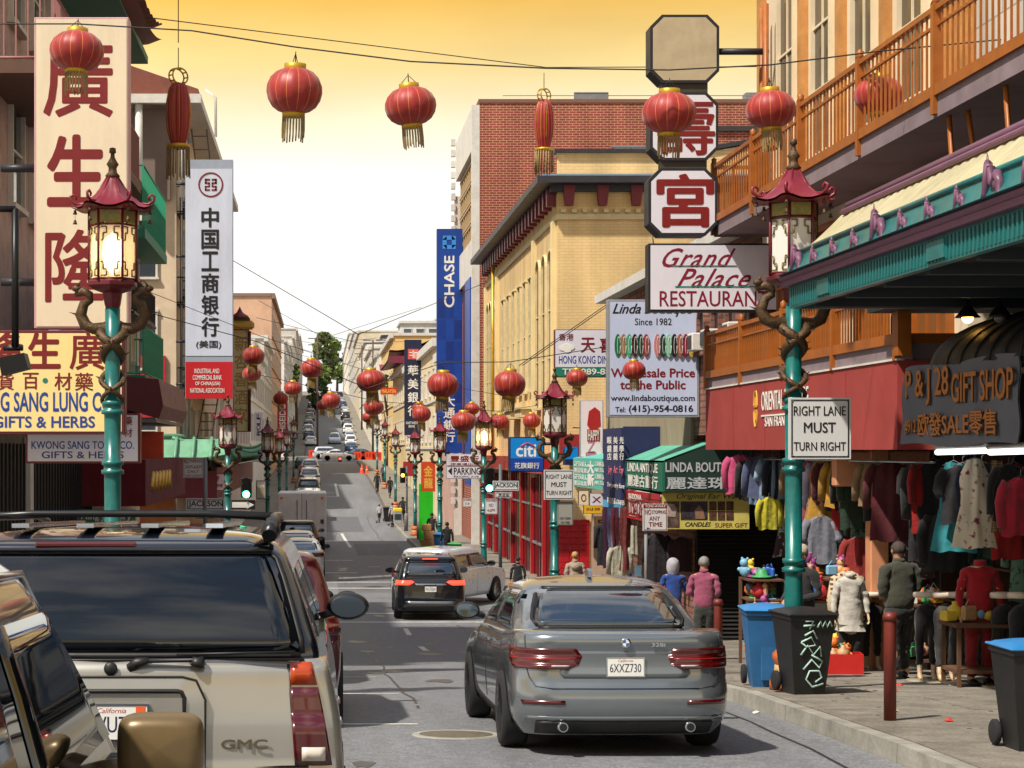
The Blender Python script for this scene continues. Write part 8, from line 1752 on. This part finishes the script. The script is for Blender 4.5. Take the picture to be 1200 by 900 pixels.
for q in ([(-.8, 1.34), (-.83, .9)], [(.79, 1.34), (.81, 1.1), (.83, .9)], [(-.88, .895), (0, .892), (.88, .895)], [(-.86, 1.37), (0, 1.372), (.86, 1.37)]): m = MB(); m.tube([lo.pt(a, min(z, 1.36), .003) for a, z in q], .006, 5); m.build('liftgate_seam', TRIM, t)
fx = .03
ring = lambda w_, h_, c, zc, yy: [(fx+x, yy, zc+z) for x, z in ((-w_, -h_), (-w_, h_-c), (-w_+c*.4, h_-c*.15), (-w_+c, h_), (w_-c, h_), (w_-c*.4, h_-c*.15), (w_, h_-c), (w_, -h_))]
o_ = ring(.40, .20, .1, 1.09, y_-.006); i_ = ring(.31, .13, .03, 1.1, y_-.024)
m = MB(); m.add(o_+i_, [(k, (k+1) % 8, 8+(k+1) % 8, 8+k) for k in range(8)], True); m.build('plate_surround', CHAMP, t)
m = MB(); m.tube(o_+[o_[0]], .006, 5); m.build('surround_seam', TRIM, t)
m = MB(); m.tube(i_+[i_[0]], .011, 5); m.build('recess_edge', TRIM, t); m = MB(); m.box(fx-.31, y_-.022, .97, fx+.31, y_-.004, 1.225); m.build('plate_well', CHAMP, t)
pl = plate(t, y_-.026, 1.095, '6LVU734', x=fx-.005, wd=.315)
m = MB(); m.box(fx+.1, y_-.037, 1.14, fx+.14, y_-.034, 1.165); m.build('sticker', M('sticker_orange', (226, 90, 40), .5), pl)
m = MB(); m.lathe([(0, .018), (.022, .018), (.03, .008), (.03, 0)], 16); o = m.build('lock', TRIM, t); o.rotation_euler = (R(90), 0, 0); o.location = (.015, lo.pt(0, 1.3).y-.004, 1.325)
yw = up.pt(.4, 1.385).y-.02
m = MB(); m.tube([(.1, yw-.01, 1.325), (.13, yw-.03, 1.35), (.18, yw-.035, 1.362)], [.026, .024, .014], 8); m.tube([(.13, yw-.035, 1.358), (.38, yw-.035, 1.362), (.42, yw-.035, 1.365)], [.012, .01, .016], 6); m.tube([(.39, yw-.03, 1.335), (.4, yw-.03, 1.37)], [.036, .026], 8); m.build('wiper_arm', TRIM, t)
m = MB(); m.tube([(.3, yw-.02, 1.385), (.82, yw+.0, 1.395)], .006, 5); m.box(.3, yw-.012, 1.378, .8, yw+.0, 1.388); m.build('wiper_blade', TRIM, t)
m = MB(); q = up.pt(0, 1.86); m.box(-.36, q.y-.045, 1.845, .1, q.y+.02, 1.875, .01); m.build('brake_light', TAIL, t)
m = MB(); up.patch(m, [(1.832, -.7, .7), (1.865, -.69, .69), (1.885, -.66, .66)], .025, 16); m.build('spoiler', ROOF_REFL, t)
text('GMC', M('badge_grey', (116, 106, 86), .35, .7), t, .6, .995, .2, .04, y=lo.pt(.5, 1.0).y-.003, bold=.04)
RB = M('rack_black', (20, 21, 23), .35)
for s_ in (1, -1):
    m = MB(); m.tube([(s_*.70, .3, 1.9), (s_*.71, .4, 1.955), (s_*.71, .9, 1.985), (s_*.7, 2.6, 1.985), (s_*.68, 2.9, 1.95)], [.035, .035, .022, .022, .02], 8); m.build('rack_rail', RB, t)
    m = MB(); m.ball((s_*.705, .4, 1.925), (.045, .1, .05), 10, 8); m.build('rack_foot', RB, t)
for yy in (.5, 1.5, 2.4): m = MB(); m.tube([(-.70, yy, 1.985), (-.4, yy, 2.0), (.4, yy, 2.0), (.70, yy, 1.985)], .018, 6); m.build('rack_bar', RB, t)
for k in range(4): m = MB(); m.box(-.5+k*.3, .5, 1.935, -.42+k*.3, 2.6, 1.955); m.build('rack_slat', CHROME, t)
m = MB(); lo.patch(m, [(.73, -.8, .8), (.79, -.78, .78)], .006, 12); m.build('step_pad', M('step_pad_m', (90, 84, 72), .6), t)
for s_ in (-.3, .42): seat_head(t, s_, 1.55, 1.5, M('seat_cloth', (48, 46, 44), .9), .28)
# dark vehicle in the bottom left corner, nearer still
DKP = paint('midnight', (34, 32, 36), .4, .2)
t, lo, up, K, warp = car('dark_minivan', 'dark parked vehicle cut by the lower left corner, windows full of reflections', 'suv', DKP, -1.66, 2.45, 0, mirror=(.9, 2.9, 1.12), ms=.95, boxy=True, mirror_mat=M('mirror_tan', (112, 92, 60), .35, .3), glass=MGLASS('street_mirror_glass', (14, 16, 20), .02, .97), sc_=1.14)
m = MB()
for q0, q1 in ((1.07, .3), (1.55, .5)): pass
q = [up.pt(up.arc(z, y), z, .012) for z, y in ((1.08, 3.45), (1.2, 3.22), (1.35, 3.02), (1.5, 2.8), (1.6, 2.6), (1.61, 1.2))]; m.tube(q, .012, 6); m.build('chrome_strip', CHROME, t)
# cars parked along the left kerb
MAR = paint('maroon', (84, 22, 28), .4)
KP = 'cars parked along the left kerb'
L_ = [('parked_car', 'dark maroon hatchback parked just ahead of the champagne SUV', 'suv', MAR, -.72, 17.6, dict(H=1.5)), ('parked_car', 'black parked hatchback before the cross street, behind the maroon one', 'suv', paint('black', (24, 26, 32), .3), -.95, 24.5, {}),
 ('parked_car', 'grey sedan parked third along the left kerb', 'sedan', paint('grey', (120, 122, 126)), -1.0, 31.5, {}), ('parked_car', 'pale silver sedan parked beyond the cross street, white roof', 'sedan', paint('pearl', (196, 204, 208), .4), -.75, 66, {}),
 ('parked_car', 'white hatchback just ahead of the pale silver sedan', 'sedan', paint('white', (232, 232, 232), 0), -.95, 73, {}), ('pickup_truck', 'dark green pickup with a cab rack, behind the white box truck', 'suv', paint('dark_green', (30, 40, 38), .3), -.95, 80, {}),
 ('parked_van', 'white panel van with two rear windows, left side of the street', 'van', paint('white', (232, 232, 232), 0), -.8, 123, {}), ('parked_car', 'black boxy SUV parked ahead of the white panel van', 'suv', paint('black', (24, 26, 32), .3), -.9, 145, {}),
 ('parked_car', 'white SUV parked before the far crossing', 'suv', paint('white', (232, 232, 232), 0), -.9, 165, {}), ('parked_car', 'second white SUV with a rack parked before the far crossing', 'suv', paint('white', (232, 232, 232), 0), -1.0, 188, {}), ('parked_car', 'dark teal car parked under the left lanterns', 'sedan', paint('teal', (30, 80, 90), .4), -1.9, 205, {})]
for nm, lab, k, p_, x, y, ov in L_:
    far_ = y > 100
    car(nm, lab, k, p_, x, y, 0, group=KP if nm == 'parked_car' else None, parts=not far_, cat='van' if 'van' in nm else ('truck' if 'truck' in nm else 'car'), plate_no='7TRN418' if y < 20 else None, **ov)
# box truck
z = 88.0; t = thing('box_truck', 'white box truck with round tail lights parked on the left', 'truck', (-.85, z, gz(z)+.004)); TW_ = M('truck_white', (230, 230, 232), .5, var=.1, dirt=.3)
m = MB(); m.box(-1.15, 0, .6, 1.15, 4.2, 2.75, .05); m.build('cargo_box', TW_, t); m = MB(); m.box(-1.05, 4.3, .45, 1.05, 5.9, 2.0, .15); m.build('cab', TW_, t)
m = MB(); m.box(-1.0, -.1, .45, 1.0, 0, .6, .02); m.build('bumper', TRIM, t)
for sx in (-.95, .95): m = MB(); m.box(sx-.08, -.03, 1.3, sx+.08, 0, 1.5, .02); m.build('tail_lamp', TAIL, t); m = MB(); m.box(sx-.06, -.03, 2.45, sx+.06, 0, 2.55); m.build('marker_lamp', AMBER, t)
m = MB(); m.box(-.01, -.012, .62, .01, .0, 2.7); m.box(.2, -.03, 1.2, .24, 0, 2.4); m.box(-.24, -.03, 1.2, -.2, 0, 2.4); m.build('door_bar', GREY, t)
for sx in (-1, 1):
    for yy in (.9, 4.9): wheel(t, sx*.95, yy, .42, .26, sx, GREY)
# crossing sedan and far traffic
t, *_ = car('white_sedan', 'white sedan crossing at the far intersection, seen side on', 'sedan', paint('white', (232, 232, 232), 0), X_(375, 244), 244, -R(90)); 
t, *_ = car('crossing_car', 'second pale car behind the crossing white sedan', 'suv', paint('silver', (196, 202, 212), .3, .28), X_(366, 252), 251.5, -R(90), parts=True)
t, *_ = car('crossing_car', 'dark car half behind the crossing white sedan', 'sedan', paint('slate', (50, 62, 74), .5), X_(376, 249), 248, -R(90), parts=True)
t, *_ = car('blue_crossing_car', 'blue car behind the barriers, crossing right', 'sedan', paint('steel_blue', (70, 100, 136), .5), X_(404, 252), 252, -R(90), parts=True)
for i, (px, z, k, c, lab, rz) in enumerate(((364, 285, 'sedan', 'white', 'white car parked lowest on the hill, left', 0), (362, 300, 'suv', 'black', 'black SUV parked above the lowest white hill car', 0), (361, 318, 'suv', 'silver', 'silver SUV parked third on the left of the hill', 0), (361.5, 340, 'sedan', 'black', 'black sedan parked fourth on the left of the hill', 0), (363, 362, 'suv', 'grey', 'grey SUV parked fifth on the left of the hill', 0), (364, 386, 'sedan', 'maroon', 'maroon car parked sixth on the left of the hill', 0),
   (365, 410, 'suv', 'black', 'black SUV parked seventh on the left of the hill', 0), (392, 290, 'suv', 'silver', 'silver crossover driving down the hill towards the crossing', math.pi), (391.5, 420, 'sedan', 'white', 'white car high on the hill in mid street', math.pi),
   (412, 268, 'sedan', 'steel_blue', 'blue grey car parked at the foot of the hill, right', 0), (411, 284, 'suv', 'white', 'white SUV parked second on the right of the hill', 0), (410, 300, 'sedan', 'silver', 'silver sedan parked third on the right of the hill', 0), (408, 320, 'suv', 'white', 'white van like SUV parked fourth on the right of the hill', 0), (407, 342, 'sedan', 'grey', 'grey sedan parked fifth on the right of the hill', 0), (405, 366, 'suv', 'black', 'black SUV parked sixth on the right of the hill', 0), (404, 392, 'sedan', 'white', 'white sedan parked seventh on the right of the hill', 0), (402, 420, 'suv', 'steel_blue', 'blue SUV parked eighth on the right of the hill', 0), (400, 455, 'sedan', 'silver', 'silver car parked near the hilltop, right', 0), (398, 490, 'suv', 'black', 'black car parked near the hilltop, right', 0), (368, 455, 'suv', 'silver', 'silver car parked near the hilltop, left', 0), (370, 500, 'sedan', 'black', 'black car parked near the hilltop, left', 0))):
    p_ = {'white': (232, 232, 232), 'black': (24, 26, 32), 'silver': (176, 184, 196), 'grey': (120, 122, 126), 'maroon': (84, 22, 28), 'steel_blue': (70, 100, 136)}[c]
    t, *_ = car('hill_car', lab, k, _M['paint_'+c] if 'paint_'+c in _M else paint(c, p_), X_(px, z), z, 0, group='cars on the hill', parts=False)
    if rz: t.rotation_euler = (-t.rotation_euler[0], 0, rz); t.location.y += 4.5; t.location.z = gz(t.location.y)
